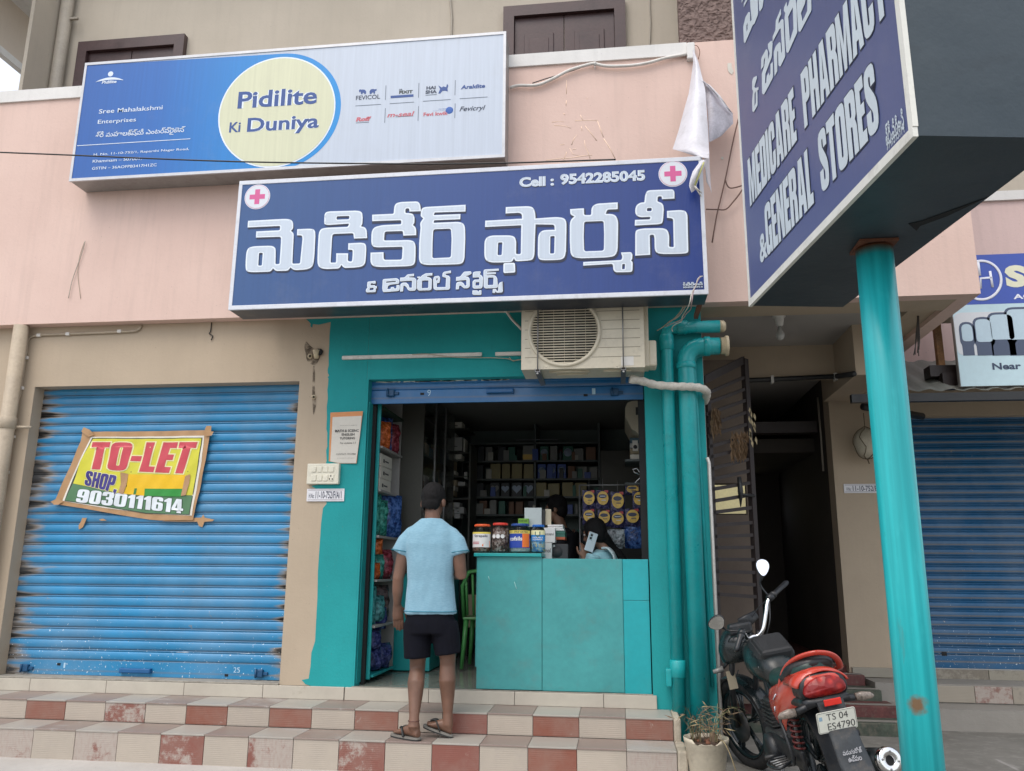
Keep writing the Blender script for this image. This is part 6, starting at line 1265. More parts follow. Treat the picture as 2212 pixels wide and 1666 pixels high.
# hanging packs on the right
pkt=NB('yellow_navy_pack'); X,_,Z=pkt.sep(); 
M_pkn=crinkle('navy_hanging_pack',(.008,.008,.03),(.025,.02,.08),40); M_pyl=mat('yellow_pack_print',(.66,.42,.07),.35,.35,26); M_prd=mat('red_pack_corner',(.42,.03,.03),.4); M_pdk=mat('pack_logo_navy',(.02,.03,.07),.35,.2,40); M_pwh=mat('pack_logo_white',(.55,.58,.66),.4)
hp_=[(1110,1290,1290,1545),(1300,1480,1290,1545),(1500,1690,1310,1600),(1800,1975,1300,1545),(1700,1900,1215,1360),(1110,1290,1550,1770),(1320,1500,1560,1790),(1500,1690,1580,1810),(1700,1900,1545,1790)]
hl=['upper left','upper second','upper third','upper right','topmost tilted','lower left','lower second','lower third','lower right']
for k,(x0_,x1_,y0_,y1_) in enumerate(hp_):
    Yh=.95 if k!=4 else 1.05; a_=fY(*BX(x0_,y1_),Yh); b_=fY(*BX(x1_,y0_),Yh); w=b_.x-a_.x; h=b_.z-a_.z; cx_=(a_.x+b_.x)/2
    T=thing('hanging_pack','%s hanging pack, navy with a yellow oval, at the right of the shop'%hl[k],'packet',(cx_,Yh,a_.z),'packs hanging in rows at the right of the shop')
    mb=MB(); vs=[];n1=6
    for i in range(7):
        for j in range(n1+1):
            u=j/n1*2-1;v=i/6*2-1; e=(1-u*u)*(1-v*v); vs.append(Vector((cx_+u*w/2,Yh-.02*e**.5 if e>0 else Yh,a_.z+(v+1)/2*h)))
    mb.add(vs,[(i*7+j,i*7+j+1,(i+1)*7+j+1,(i+1)*7+j) for i in range(6) for j in range(6)],0,True); part('wrapper',mb,M_pkn,T,fix=False)
    el=[(cx_+w*.42*math.cos(t_),a_.z+h*.56+h*.37*math.sin(t_)) for t_ in [i*2*math.pi/20 for i in range(20)]]
    part('yellow_oval',MB().poly([el],lambda u,v,t:Vector((u,Yh-.024-t,v)),.001),M_pyl,T)
    el=[(cx_-w*.02+w*.30*math.cos(t_),a_.z+h*.66+h*.11*math.sin(t_)) for t_ in [i*2*math.pi/16 for i in range(16)]]
    part('brand_patch',MB().poly([el],lambda u,v,t:Vector((u,Yh-.0255-t,v)),.001),M_pdk,T)
    part('brand_line',MB().box(cx_-w*.22,cx_+w*.2,Yh-.0285,Yh-.0272,a_.z+h*.64,a_.z+h*.68).box(cx_-w*.1,cx_+w*.22,Yh-.0285,Yh-.0272,a_.z+h*.42,a_.z+h*.46),M_pwh if k%2 else M_pdk,T)
    part('red_corner',MB().box(cx_+w*.12,cx_+w*.4,Yh-.018,Yh-.014,a_.z+h*.84,a_.z+h*.98),M_prd,T)
    if k<4: part('hook_wire',MB().tube([(cx_,Yh,a_.z+h*.95),(cx_,Yh+.02,a_.z+h+.10)],.002,4),M_steel,T)
solo('display_stand',MB().tube([(-.33,1.02,F1),(-.33,1.02,2.02)],.008,6).tube([(.30,1.02,F1),(.30,1.02,2.2)],.008,6).tube([(-.33,1.02,2.02),(.30,1.02,2.02)],.006,6).tube([(-.33,1.02,1.74),(.30,1.02,1.74)],.006,6),M_steel,'thin steel hanging stand that carries the rows of packs','display stand')
pk('foil_packet','clear foil packet hanging below the yellow packs','packet',tuple(fY(1330,1185,.9)),.15,.05,.16,crinkle('silver_foil',(.08,.09,.10),(.32,.36,.38)),0); pk('blue_pack','large plain blue pack behind the seated woman','packet',tuple(fY(1372,1185,1.0)),.22,.08,.28,M_blp,0)
# strips of silver sachets near the right jamb
M_foil=mat('silver_sachet',(.55,.57,.6),.2,.2,40,metal=.5); rg=random.Random(5)
for k,(x_,y0_,y1_,lab) in enumerate(((1388,905,1000,'upper strip of small dark and silver sachets by the right jamb'),(1390,1000,1110,'lower strip of silver sachets by the right jamb'),(1394,1055,1200,'bright silver strip hanging along the right jamb'))):
    a_=fY(x_,y0_,.30); b_=fY(x_,y1_,.30); mb=MB(); nn_=int((a_.z-b_.z)/.035)
    for i in range(nn_):
        z=a_.z-.035*i; w=.016+.01*rg.random(); dx=rg.uniform(-.012,.012); dy=rg.uniform(-.01,.01)
        mb.add([(a_.x-w+dx,.30+dy,z),(a_.x+w+dx,.30-dy,z-.004),(a_.x+w+dx,.30+dy,z-.028),(a_.x-w+dx,.30-dy-.006,z-.03)],[(0,1,2,3)],0)
    mb.tube([a_,b_],.0015,4); solo('sachet_strip',mb,M_foil if k else M_dkp,lab,'sachets',fix=False)
solo('ribbon_bow',MB().tube([fY(1387,1028,.28),fY(1370,1020,.27),fY(1367,1014,.27),fY(1376,1012,.27),fY(1387,1028,.28),fY(1372,1043,.27)],.004,5),M_foil,'silver ribbon tied to the hanging sachets at the right jamb','ribbon')
T=thing('leaflet','white folded leaflet standing above the hanging packs','leaflet',tuple(fY(1372,975,1.0))); a_=fY(*BX(1800,750),1.0); b_=fY(*BX(1870,605),1.0); part('sheet',MB().box(a_.x,b_.x,1.0,1.012,a_.z,b_.z),M_lbl,T); part('print_mark',MB().lathe([(.018,0),(.018,.001)],((a_.x+b_.x)/2,.9985,a_.z+.035),'y',12),M_ink,T)
solo('wall_shelf',MB().box(fY(1350,1005,1.2).x,.33,1.1,1.5,fY(1350,1000,1.2).z,fY(1350,1000,1.2).z+.02).box(fY(1350,1050,1.2).x,.33,1.1,1.5,fY(1350,1050,1.2).z,fY(1350,1050,1.2).z+.02),M_bsh,'small dark shelf on the right inner wall above the packs','shelf')
for k in range(4): solo('medicine_box',MB().box(.12,.32,1.12+.0,1.40,fY(1350,1000,1.2).z+.021+.05*k,fY(1350,1000,1.2).z+.066+.05*k,bev=.003),cols_[k],'%s dark box of the pile on the small right wall shelf'%('bottom','second','third','top')[k],'box')
rg=random.Random(77)
cl=['small grey','small white','small brown','small green','small blue','small dark']; cm=[Gy,wh0,Br,Gn,Nb,Dk]
for i in range(4):
    for k,x in enumerate(sorted(rg.uniform(-380,1300) for _ in range(7))):
        w=rg.uniform(40,90); j=rg.randrange(6); a_=fY(*BX(x,900),Yb-.03).x; b_=fY(*BX(x+w,900),Yb-.03).x; h=rg.uniform(.05,.13)
        solo('small_carton',MB().box(a_,b_,Yb-.06+.002*k,Yb-.034,lev[i]+.001,lev[i]+h,bev=.002),cm[j],'%s carton before the packs, %s back shelf, %s from left'%(cl[j],('top','second','third','lowest')[i],on[k]),'box','small cartons in front of the packs')
for k in range(9):
    x=rg.uniform(-.60,.2); z=fY(1300,1100,1.3).z
    solo('tall_bottle',MB().lathe([(.03,0),(.032,.01),(.032,.10),(.012,.13),(.012,.15),(.015,.152),(.015,.17),(.0,.172)],(-.70+.05*k,2.2,1.52),'z',12),(Gn,Dk,Br)[k%3],'%s bottle from the left in the row on the low middle stand'%('first','second','third','fourth','fifth','sixth','seventh','eighth','ninth')[k],'bottle','bottles on the low middle stand')
solo('middle_stand',MB().box(-.80,-.22,2.12,2.34,1.49,1.519).box(-.80,-.77,2.14,2.32,F1+.01,1.49).box(-.25,-.22,2.14,2.32,F1+.01,1.49),M_bsh,'dark low stand carrying a row of bottles in the middle of the shop','stand')
# counter
CT=thing('counter','teal laminate shop counter filling the right of the doorway','counter',(-.4,.1,F1))
cz=1.385; Yk=.02
xa1=-1.055; xm=fY(1171,1350,Yk).x; xn=fY(1347,1350,Yk).x; xe=.214
part('front_panel',MB().box(xa1,xm-.0015,Yk,Yk+.018,F1+.008,cz+.0,bev=.002),M_tealc,CT); part('front_panel',MB().box(xm+.0015,xn-.0015,Yk+.002,Yk+.02,F1+.006,cz-.012,bev=.002),M_tealc,CT); zs_=fY(1400,1298,Yk).z
part('side_panel',MB().box(xn+.0015,xe,Yk+.004,Yk+.02,F1+.002,zs_-.001,bev=.002),M_teald,CT); part('side_panel',MB().box(xn+.0015,xe,Yk+.004,Yk+.02,zs_+.001,cz-.013,bev=.002),M_teald,CT)
part('counter_top',MB().box(xa1-.03,xm-.004,Yk-.025,.5,cz+.001,cz+.026,bev=.003),M_tealb,CT); part('counter_body',MB().box(xa1+.01,xe,Yk+.021,.45,F1+.008,cz-.02),M_tealb,CT); part('inner_worktop',MB().box(xm,xe,Yk+.021,.9,cz-.10,cz-.08),M_tealb,CT)
part('end_panel',MB().box(xa1-.012,xa1-.001,Yk+.01,.48,F1+.16,cz-.001),M_tealc,CT)
# scratches on the counter
o=part('scuff',MB().tube([fY(1111,1257,Yk-.001),fY(1115,1270,Yk-.001),fY(1116,1273,Yk-.001)],.003,4,sq=(1,.2)).tube([fY(1055,1245,Yk-.001),fY(1058,1256,Yk-.001)],.003,4,0,sq=(1,.2)),flat(140,190,190,.6),CT); o['kind']='stuff'
# four jars on the counter
def wrapc(cx,cy,r_,a0_,a1_,z0_,z1_,d=0):
    return lambda u,v:Vector((cx+(r_+d)*math.sin(a0_+(a1_-a0_)*u),cy-(r_+d)*math.cos(a0_+(a1_-a0_)*u),z0_+(z1_-z0_)*v))
def band(mb,fn,v0=0,v1=1,u0=0,u1=1,n=16,mi=0):
    vs=[];
    for i in range(n+1):
        u=u0+(u1-u0)*i/n; vs+=[fn(u,v0),fn(u,v1)]
    return mb.add(vs,[(2*i,2*i+2,2*i+3,2*i+1) for i in range(n)],mi,True)
M_pet=mat('clear_pet_jar',(.85,.88,.9),.08,.03); pb=M_pet.node_tree.nodes['Principled BSDF']; pb.inputs['Transmission Weight'].default_value=1.0; pb.inputs['IOR'].default_value=1.3; pb.inputs['Alpha'].default_value=.35
JZ=lambda x,y:(986.7+x*.19608,1073.5+y*.19608)
def jar(lab,xc,xw_,y0_,lidc,fill,lid_h=14,sq_=1):
    Yj=.17; c=fY(*JZ(xc,640),Yj); r_=abs(fY(*JZ(xc+xw_/2,500),Yj).x-fY(*JZ(xc-xw_/2,500),Yj).x)/2; zt_=fY(*JZ(xc,y0_),Yj).z; z0_=cz+.027; h=zt_-z0_
    T=thing('sweet_jar',lab,'jar',(c.x,Yj,z0_),'plastic jars on the counter')
    part('jar_body',MB().lathe([(r_*.86,0),(r_*.98,.01),(r_,.03),(r_,h*.72),(r_*.92,h*.82),(r_*.74,h*.90),(r_*.72,h*.93)],(c.x,Yj,z0_),'z',28),M_pet,T)
    lid=part('lid',MB().lathe([(r_*.76,h*.915),(r_*.80,h*.92),(r_*.80,h*.985),(r_*.76,h)],(c.x,Yj,z0_),'z',28),lidc,T)
    for i in range(14):
        a_=i*math.pi/7; part('lid_rib',MB().box(-.003,.003,-.003,.003,h*.925,h*.98,M=Matrix.Translation((c.x+r_*.80*math.cos(a_),Yj+r_*.8*math.sin(a_),z0_))),lidc,lid)
    part('contents',MB().lathe([(r_*.80,.012),(r_*.93,.02),(r_*.93,h*fill[1]),(r_*.5,h*fill[1]+.01)],(c.x,Yj,z0_),'z',20),fill[0],T)
    return T,c.x,Yj,r_,z0_,h
def swt(nm,*cs):
    b=NB(nm); v=b.n('ShaderNodeTexVoronoi'); v.inputs['Scale'].default_value=60; b.l(b.pos(),v.inputs['Vector']); s_=b.n('ShaderNodeSeparateColor'); b.l(v.outputs['Color'],s_.inputs[0]); b.col(b.ramp(s_.outputs[0],[(i/max(1,len(cs)-1),c) for i,c in enumerate(cs)])); b.rough(.3); b.bump(v.outputs['Distance'],.6,.01); return b.m
A0_,A1_=-1.15,1.15
wh=flat(226,224,222,.5,name='jar_label_white'); ye=flat(236,214,96,.5,name='jar_label_yellow'); bl_=flat(36,66,160,.45,name='jar_label_blue'); orr=flat(236,118,44,.5,name='jar_label_orange'); sky_=flat(40,134,206,.45,name='jar_label_sky')
T,jx,jy,jr,jz,jh=jar('plastic jar with orange lid and white Strepsils label, leftmost on the counter',278,208,303,flat(228,96,48,.35),(swt('brown_sweets',(.05,.02,.015),(.2,.1,.06),(.4,.35,.3)),.55)); fn=wrapc(jx,jy,jr,A0_,A1_,jz+jh*.20,jz+jh*.72,.0015)
mb=band(MB(),fn); part('jar_label',mb,wh,T,fix=False); part('label_band',band(MB(),wrapc(jx,jy,jr,A0_,A1_,jz+jh*.66,jz+jh*.72,.0025)),ye,T,fix=False); mb=MB(); put(mb,'Strepsils',wrapc(jx,jy,jr,-.72,.72,jz+jh*.52,jz+jh*.63,.003),.02); part('lettering',mb,M_blk,T,fix=False)
part('label_band',MB().add([wrapc(jx,jy,jr,A0_,A1_,jz+jh*.2,jz+jh*.72,.003)(u,v) for u,v in ((.35,.02),(.6,.06),(.95,.02),(.95,.42),(.75,.38),(.6,.2))],[(0,1,2,3,4,5)]),orr,T,fix=False); mb=MB(); put(mb,'S',wrapc(jx,jy,jr,.45,.80,jz+jh*.30,jz+jh*.42,.004),.05); part('lettering',mb,wh,T,fix=False)
for v_ in (.36,.31): part('label_band',band(MB(),wrapc(jx,jy,jr,-1.0,-.15,jz+jh*v_,jz+jh*(v_+.025),.003)),M_rd,T,fix=False)
T,jx,jy,jr,jz,jh=jar('plastic jar with red lid full of dark brown sweets, second on the counter',478,196,288,flat(214,62,48,.35),(swt('dark_sweets',(.02,.012,.01),(.09,.045,.03),(.38,.33,.3)),.80))
for i in range(3):
    part('print_dot',MB().poly([[(math.cos(t_)*.016,math.sin(t_)*.016) for t_ in [q*.52 for q in range(12)]]],lambda u,v,t,i=i:wrapc(jx,jy,jr,-.62+.5*i+u/jr,0,jz+jh*.55+v,1,.0025)(0,0),0,side=False),wh,T,fix=False)
T,jx,jy,jr,jz,jh=jar('wide plastic jar with blue lid and Cofsils label, third on the counter',698,236,297,flat(40,76,148,.35),(mat('clear_strips',(.45,.47,.46),.25,.3,60),.5)); fn=wrapc(jx,jy,jr,A0_,A1_,jz+jh*.18,jz+jh*.76,.0015)
part('jar_label',band(MB(),fn),bl_,T,fix=False); part('label_band',band(MB(),wrapc(jx,jy,jr,A0_,A1_,jz+jh*.66,jz+jh*.76,.0025)),ye,T,fix=False); part('label_band',band(MB(),wrapc(jx,jy,jr,.30,1.05,jz+jh*.2,jz+jh*.655,.0025)),orr,T,fix=False)
mb=MB(); put(mb,'cofsils',wrapc(jx,jy,jr,-.95,.30,jz+jh*.42,jz+jh*.56,.004),.03); part('lettering',mb,wh,T,fix=False); mb=MB(); put(mb,'23+1 STRIP EXTRA!',wrapc(jx,jy,jr,-1.0,.85,jz+jh*.68,jz+jh*.74,.004),.02); part('lettering',mb,M_blk,T,fix=False)
T,jx,jy,jr,jz,jh=jar('slim plastic jar with bright blue lid and blue label, fourth on the counter',898,160,308,flat(30,104,190,.35),(swt('blue_sweets',(.03,.12,.3),(.15,.4,.6),(.5,.45,.2)),.7)); fn=wrapc(jx,jy,jr,A0_,A1_,jz+jh*.42,jz+jh*.76,.0015)
part('jar_label',band(MB(),fn),sky_,T,fix=False); part('label_band',band(MB(),wrapc(jx,jy,jr,A0_,A1_,jz+jh*.64,jz+jh*.80,.0025)),flat(226,222,176,.5),T,fix=False); mb=MB(); put(mb,'VICKS',wrapc(jx,jy,jr,-.55,.55,jz+jh*.575,jz+jh*.66,.004),.02) if False else None
mb=MB(); put(mb,'DOUBLE',wrapc(jx,jy,jr,-.75,.75,jz+jh*.52,jz+jh*.57,.004),.02); put(mb,'POWER',wrapc(jx,jy,jr,-.7,.7,jz+jh*.45,jz+jh*.50,.004),.02); o=part('lettering',mb,wh,T,fix=False)
part('shield_print',MB().poly([[(-.02,.02),(.02,.02),(.02,-.006),(0,-.024),(-.02,-.006)]],lambda u,v,t:wrapc(jx,jy,jr,u/jr,0,jz+jh*.66+v,1,.0045)(0,0),0,side=False),flat(54,96,92,.4),T,fix=False)
# small things behind the jars
def cbox(nm,lab,q,Y,dep,m,txt=None,ink=M_ink):
    a_=fY(*JZ(q[0],q[3]),Y); b_=fY(*JZ(q[1],q[2]),Y); T=thing(nm,lab,'box',((a_.x+b_.x)/2,Y,a_.z)); part('box_body',MB().box(a_.x,b_.x,Y,Y+dep,a_.z,b_.z,bev=.002),m,T)
    if txt: 
        mb=MB(); put(mb,txt,lambda u,v:Vector((a_.x+(b_.x-a_.x)*(.08+.8*u),Y-.001,a_.z+(b_.z-a_.z)*(.42+.25*v))),.01); part('lettering',mb,ink,T)
    return T
cbox('tablet_box','lower white paracetamol carton behind the fourth jar',(940,1046,508,690),.35,.15,wh,'amol'); cbox('tablet_box','upper white paracetamol carton stacked behind the fourth jar',(960,1082,340,503),.36,.15,wh,'paracetamol')
for k,(y_,m_,l_) in enumerate(((352,wh,'third'),(330,wh,'second'),(306,wh,'top'))): cbox('tablet_box','%s thin white carton of the flat pile behind the jars'%l_,(1000,1182 if k==0 else 1168,y_,y_+20),.45,.2,m_)
for k,(y_,m_,l_) in enumerate(((378,Gn,'dark green box of the pile right of the white cartons'),(412,Gn,'second dark green box of the pile beside the white cartons'),(442,flat(190,96,60,.5),'orange box low in the pile beside the white cartons'))): cbox('tablet_box',l_,(1086,1192,y_,y_+30),.45,.2,m_)
T=cbox('speaker_box','square black speaker on the worktop beside the white cartons',(1050,1222,520,690),.40,.18,mat('black_speaker',(.03,.032,.036),.4)); c=fY(*JZ(1103,606),.398); part('speaker_cone',MB().lathe([(.045,0),(.045,.003),(.02,.004)],c,'y',20),M_ink,T); c=fY(*JZ(1070,541),.398); part('status_dot',MB().lathe([(.009,0),(.009,.002)],c,'y',12),wh,T)
cbox('sachet_box','small green and yellow box standing behind the third jar',(676,790,238,298),.42,.05,flat(116,170,60,.5),'ONE',flat(30,60,30,.5)); cbox('paper_bundle','bundle of bright white papers on the far side of the counter',(745,935,120,330),.47,.03,flat(200,210,210,.6)); cbox('folded_sheet','cream paper sheet beside the man standing inside',(975,1040,135,310),.50,.01,flat(206,196,172,.7))
cbox('dark_phone_stand','dark upright holder with white marks between the papers',(938,972,140,310),.48,.03,M_black)
# green plastic chair inside
CHX=-1.16
CH=thing('plastic_chair','green plastic chair seen behind the customer','chair',(CHX,1.3,F1+.015)); M_gch=mat('green_plastic',(.06,.26,.07),.35,.08)
zc0=F1+.015
for sx in (-1,1):
    for sy in (-1,1): part('leg',MB().tube([(CHX+.21*sx,1.3+.2*sy,zc0),(CHX+.18*sx,1.3+.17*sy,zc0+.42)],[.016,.024],8),M_gch,CH)
part('seat',MB().box(CHX-.21,CHX+.21,1.1,1.5,zc0+.41,zc0+.435,bev=.01),M_gch,CH)
for k in range(-3,4): part('back_slat',MB().tube([(CHX+.055*k,1.10,zc0+.45),(CHX+.06*k,1.06,zc0+.8)],[.012,.012],6),M_gch,CH)
part('back_rail',MB().tube([(CHX-.20,1.12,zc0+.43),(CHX-.21,1.07,zc0+.70),(CHX-.15,1.05,zc0+.82),(CHX,1.04,zc0+.84),(CHX+.15,1.05,zc0+.82),(CHX+.21,1.07,zc0+.70),(CHX+.20,1.12,zc0+.43)],.018,8),M_gch,CH)
solo('kraft_carton',MB().box(-1.45,-1.06,1.7,2.1,F1+.32,F1+.62,bev=.004),M_card,'brown carton on the shelf low behind the customer','box'); solo('low_carton',MB().box(-1.2,-1.05,1.0,1.25,zc0,zc0+.34,bev=.004),M_carg,'grey carton on the floor beside the counter end','box')
# ================= people =================
from mathutils import noise as NZ
def fuse(mb,vox,smooth=3,wr=0,wf=6,seed=0):
    """one continuous skin out of overlapping closed pieces"""
    me=mesh('t',mb,[],fix=True); o=link(bpy.data.objects.new('t',me))
    r=o.modifiers.new('r','REMESH'); r.mode='VOXEL'; r.voxel_size=vox; r.use_smooth_shade=True
    if smooth: s_=o.modifiers.new('s','SMOOTH'); s_.iterations=smooth; s_.factor=.6
    m2=bpy.data.meshes.new_from_object(o.evaluated_get(bpy.context.evaluated_depsgraph_get()))
    bpy.data.objects.remove(o); out=MB(); out.v=[v.co.copy() for v in m2.vertices]; nr=[v.normal.copy() for v in m2.vertices]
    out.f=[tuple(p.vertices) for p in m2.polygons]; out.mi=[0]*len(out.f); out.sm=[True]*len(out.f); bpy.data.meshes.remove(m2)
    if wr:
        for i,(v,n_) in enumerate(zip(out.v,nr)):
            q=Vector((v.x*wf,v.y*wf,v.z*wf*.45))+Vector((seed,0,0)); k=NZ.noise(q)+.5*NZ.noise(q*2.3); k2=1-abs(NZ.noise(q*1.3+Vector((5,5,5))))*2
            out.v[i]=v+n_*wr*(k*.6+k2*.4)
    return out
def ell(c,rx,ry,ax,fy,n=18,p=2.4,back=0):
    out=[]
    for j in range(n):
        a=2*math.pi*j/n; cs,sn=math.cos(a),math.sin(a); u=abs(cs)**(2/p)*(1 if cs>=0 else -1); v=abs(sn)**(2/p)*(1 if sn>=0 else -1)
        out.append(c+ax*rx*u+fy*(ry*v))
    return out
def hand(mb,w,d,n_,s_,L=.18,curl=.5):
    """palm, four bent fingers and a side thumb; d along the hand, n_ towards the palm, s_ towards the thumb"""
    d=d.normalized(); s_=(s_-d*s_.dot(d)).normalized(); n_=(n_-d*n_.dot(d)-s_*n_.dot(s_)).normalized()
    pl=L*.52; mb.tube([w-d*.01,w+d*pl*.35,w+d*pl*.75,w+d*pl],[(.022,.028),(.020,.036),(.019,.041),(.014,.038)],10,up=n_)
    for k,(o_,ln,r_) in enumerate(((.030,.40,.0088),(.010,.45,.009),(-.010,.42,.0086),(-.029,.33,.0075))):
        q=w+d*(pl*.82)+s_*o_; pts=[q]; dr=d.copy(); a=curl*(.5+.15*k)
        for seg in (.45,.32,.26):
            dr=(dr*math.cos(a)+n_*math.sin(a)).normalized(); nn2=n_; q=q+dr*L*ln*seg*1.15; pts.append(q); a=curl*.55
            n_l=(n_-dr*n_.dot(dr)); 
            dr=(dr+n_l*.0).normalized()
        mb.tube(pts,[r_*1.15,r_*1.05,r_,r_*.8],8)
        mb.ball(pts[-1],r_*.82,n=8)
    t=w+d*pl*.25+s_*.022; t2=t+(s_*.75+d*.55+n_*.3).normalized()*.038; t3=t2+(d*.85+s_*.25+n_*.35).normalized()*.032; t4=t3+(d*.9+n_*.35).normalized()*.024
    mb.tube([t,t2,t3,t4],[.014,.012,.0105,.008],8); mb.ball(t4,.008,n=8)
def head(mb,c,fw,up,rt,sc=1.0,nose=True):
    """skull, jaw, nose, lips, brow and ears"""
    Mh=Matrix((rt,fw,up)).transposed()
    P=lambda x,y,z:c+Mh@Vector((x*sc,y*sc,z*sc))
    mb.ball(P(0,-.012,.02),.077*sc,.096*sc,.094*sc,20,M=Mh); mb.ball(P(0,.022,-.045),.058*sc,.068*sc,.068*sc,16,M=Mh)
    mb.ball(P(0,.055,-.085),.028*sc,.024*sc,.022*sc,12,M=Mh)
    mb.tube([P(0,.088,.012),P(0,.103,-.012),P(0,.112,-.030),P(0,.094,-.038)],[.008*sc,.011*sc,.015*sc,.010*sc],8)
    mb.tube([P(-.022,.088,-.058),P(0,.096,-.056),P(.022,.088,-.058)],[.006*sc,.009*sc,.006*sc],8); mb.tube([P(-.02,.086,-.067),P(0,.093,-.069),P(.02,.086,-.067)],[.006*sc,.008*sc,.006*sc],8)
    mb.tube([P(-.05,.070,.026),P(-.02,.088,.030),P(.02,.088,.030),P(.05,.070,.026)],.008*sc,8)
    for sx in (-1,1):
        e=P(sx*.086,-.010,-.018); mb.ball(e,.010*sc,.020*sc,.032*sc,12,M=Mh@Matrix.Rotation(sx*-.35,3,'Z')); mb.ball(P(sx*.074,-.002,-.038),.008*sc,.010*sc,.012*sc,8,M=Mh)
    return P,Mh
def eyes(T,P,sc,m):
    for sx in (-1,1): part('eye',MB().ball(P(sx*.031,.078,.006),.0115*sc,n=10),m,T)
b=NB('brown_skin'); n=b.noise(5,5); b.col(b.ramp(n,[(.35,(.105,.052,.032)),(.65,(.180,.092,.060))])); b.rough(.5); b.b.inputs['Subsurface Weight'].default_value=.08; b.b.inputs['Subsurface Radius'].default_value=(.02,.008,.004); b.bump(b.noise(220,3),.12,.002); M_skin=b.m
M_skin2=mat('face_skin',(.26,.14,.09),.5,.12,8); M_hair=mat('black_hair',(.007,.0065,.007),.75,.4,40,spec=.25,bump=1,bscale=260); M_eye=mat('eye_white',(.5,.48,.45),.3)
def heather(name,c1,c2,hem=None):
    b=NB(name); n=b.noise(130,3,.7,stretch=(.3,.3,1.7)); n2=b.noise(3,4); c=b.ramp(n,[(.30,c2),(.66,c1)]); c=b.mix(b.math('MULTIPLY',n2,.25),c,c2); b.col(c); b.rough(.88); b.b.inputs['Sheen Weight'].default_value=.15; b.bump(b.noise(400,2),.2,.001); return b.m
M_shirt=heather('sky_blue_heather_cloth',(.245,.425,.525),(.16,.325,.43)); M_hem=mat('teal_hem_stitch',(.02,.17,.24),.8); M_short=mat('black_shorts_cloth',(.006,.0065,.011),.95,.3,8,spec=.15,bump=.3,bscale=400)
MX=Vector((1,0,0)); FWD=Vector((-.05,1,0)).normalized(); RT=Vector((FWD.y,-FWD.x,0)); UP=Vector((0,0,1))
YB_=-.50
J=lambda x,y,d=0:fY(x,y,YB_+d)
MAN=thing('person','person seen from behind in a sky blue heather t-shirt, black shorts and flip-flops','person',(J(935,1500).x,YB_,T2),None)
mb=MB(); hc=J(937,1083,.03); hf=(FWD+Vector((.28,0,-.25))).normalized(); hr=hf.cross(UP).normalized(); hu=hr.cross(hf)
P,Mh=head(mb,hc,hf,hu,hr,1.0)
neck=J(934,1122,-.0); mb.tube([hc+Vector((0,-.02,-.03)),neck,J(934,1150,-.01)],[.055,.056,.075],14)
ch=J(932,1190,0); wa=J(930,1290,0); pe=J(930,1345,0)
mb.loft([ell(pe+Vector((0,0,-.06)),.14,.10,RT,FWD),ell(pe,.155,.105,RT,FWD),ell(wa,.135,.09,RT,FWD),ell(ch,.17,.10,RT,FWD),ell(J(932,1155,0),.155,.085,RT,FWD),ell(J(933,1135,0),.07,.06,RT,FWD)])
sL,eL,wL=J(879,1165,0),J(860,1250,-.03),J(858,1306,.0)
sR,eR,wR=J(986,1166,0),J(996,1243,-.02),J(972,1236,.26)
mb.tube([sL,sL*.5+eL*.5,eL,eL*.55+wL*.45,wL],[.054,.047,.039,.039,.026],14); mb.tube([sR,sR*.5+eR*.5,eR,eR*.55+wR*.45,wR],[.056,.048,.041,.040,.028],14)
hand(mb,wL,Vector((.10,.05,-1)),Vector((.35,.85,0)),Vector((.75,.3,0)),.195,.34); hand(mb,wR,Vector((-.5,.8,.15)),Vector((-.5,0,-.6)),Vector((-.2,.2,.8)),.18,.7)
zs_=T2+.022
hLp=fZ(904,1593,zs_); tLp=fZ(855,1583,zs_); hRp=fZ(976,1586,zs_); hRp.y=min(hRp.y,-.425); tRp=fY(922,1566,hRp.y-.0); tRp.z=max(tRp.z,zs_)
aL=hLp+Vector((-.035,.0,.085)); aR=hRp+Vector((-.03,0,.085)); kL,kR=J(902,1437,.02),J(967,1430,.02)
hL,hR=J(904,1352,0),J(958,1352,0)
for h_,k_,a_ in ((hL,kL,aL),(hR,kR,aR)):
    mb.tube([h_,h_*.45+k_*.55,k_+UP*.03,k_-UP*.03,k_*.68+a_*.32+Vector((0,-.012,0)),k_*.4+a_*.6,k_*.12+a_*.88,a_-UP*.03],[.086,.070,.056,.053,.058,.046,.033,.037],16)
def foot(mb,heel,toe,an):
    d=(toe-heel); L_=d.length; d.normalize(); s_=d.cross(UP)
    R_=[]
    for t_,w_,h_,up_ in ((0,.022,.022,.018),(.10,.030,.032,.028),(.30,.031,.040,.038),(.52,.034,.030,.030),(.74,.043,.019,.018),(.90,.038,.012,.012)): R_.append(ell(heel+d*L_*t_+UP*up_,w_,h_,s_,UP,14,2.2))
    mb.loft(R_); mb.tube([an,heel+d*L_*.17+UP*.05,heel+d*L_*.10+UP*.03],[.036,.037,.028],12)
    for k,(o_,l_,r_) in enumerate(((.028,.115,.0125),(.010,.11,.0095),(-.006,.095,.009),(-.020,.08,.0085),(-.032,.06,.008))):
        q=heel+d*L_*.86+s_*o_*(1)+UP*.012; mb.tube([q,q+d*L_*l_*.8+UP*.003,q+d*L_*(l_+.04)-UP*.004],[r_*1.1,r_,r_*.75],8)
foot(mb,hLp,tLp,aL); foot(mb,hRp,tRp,aR)
part('body',fuse(mb,.0052,4),M_skin,MAN,fix=False)
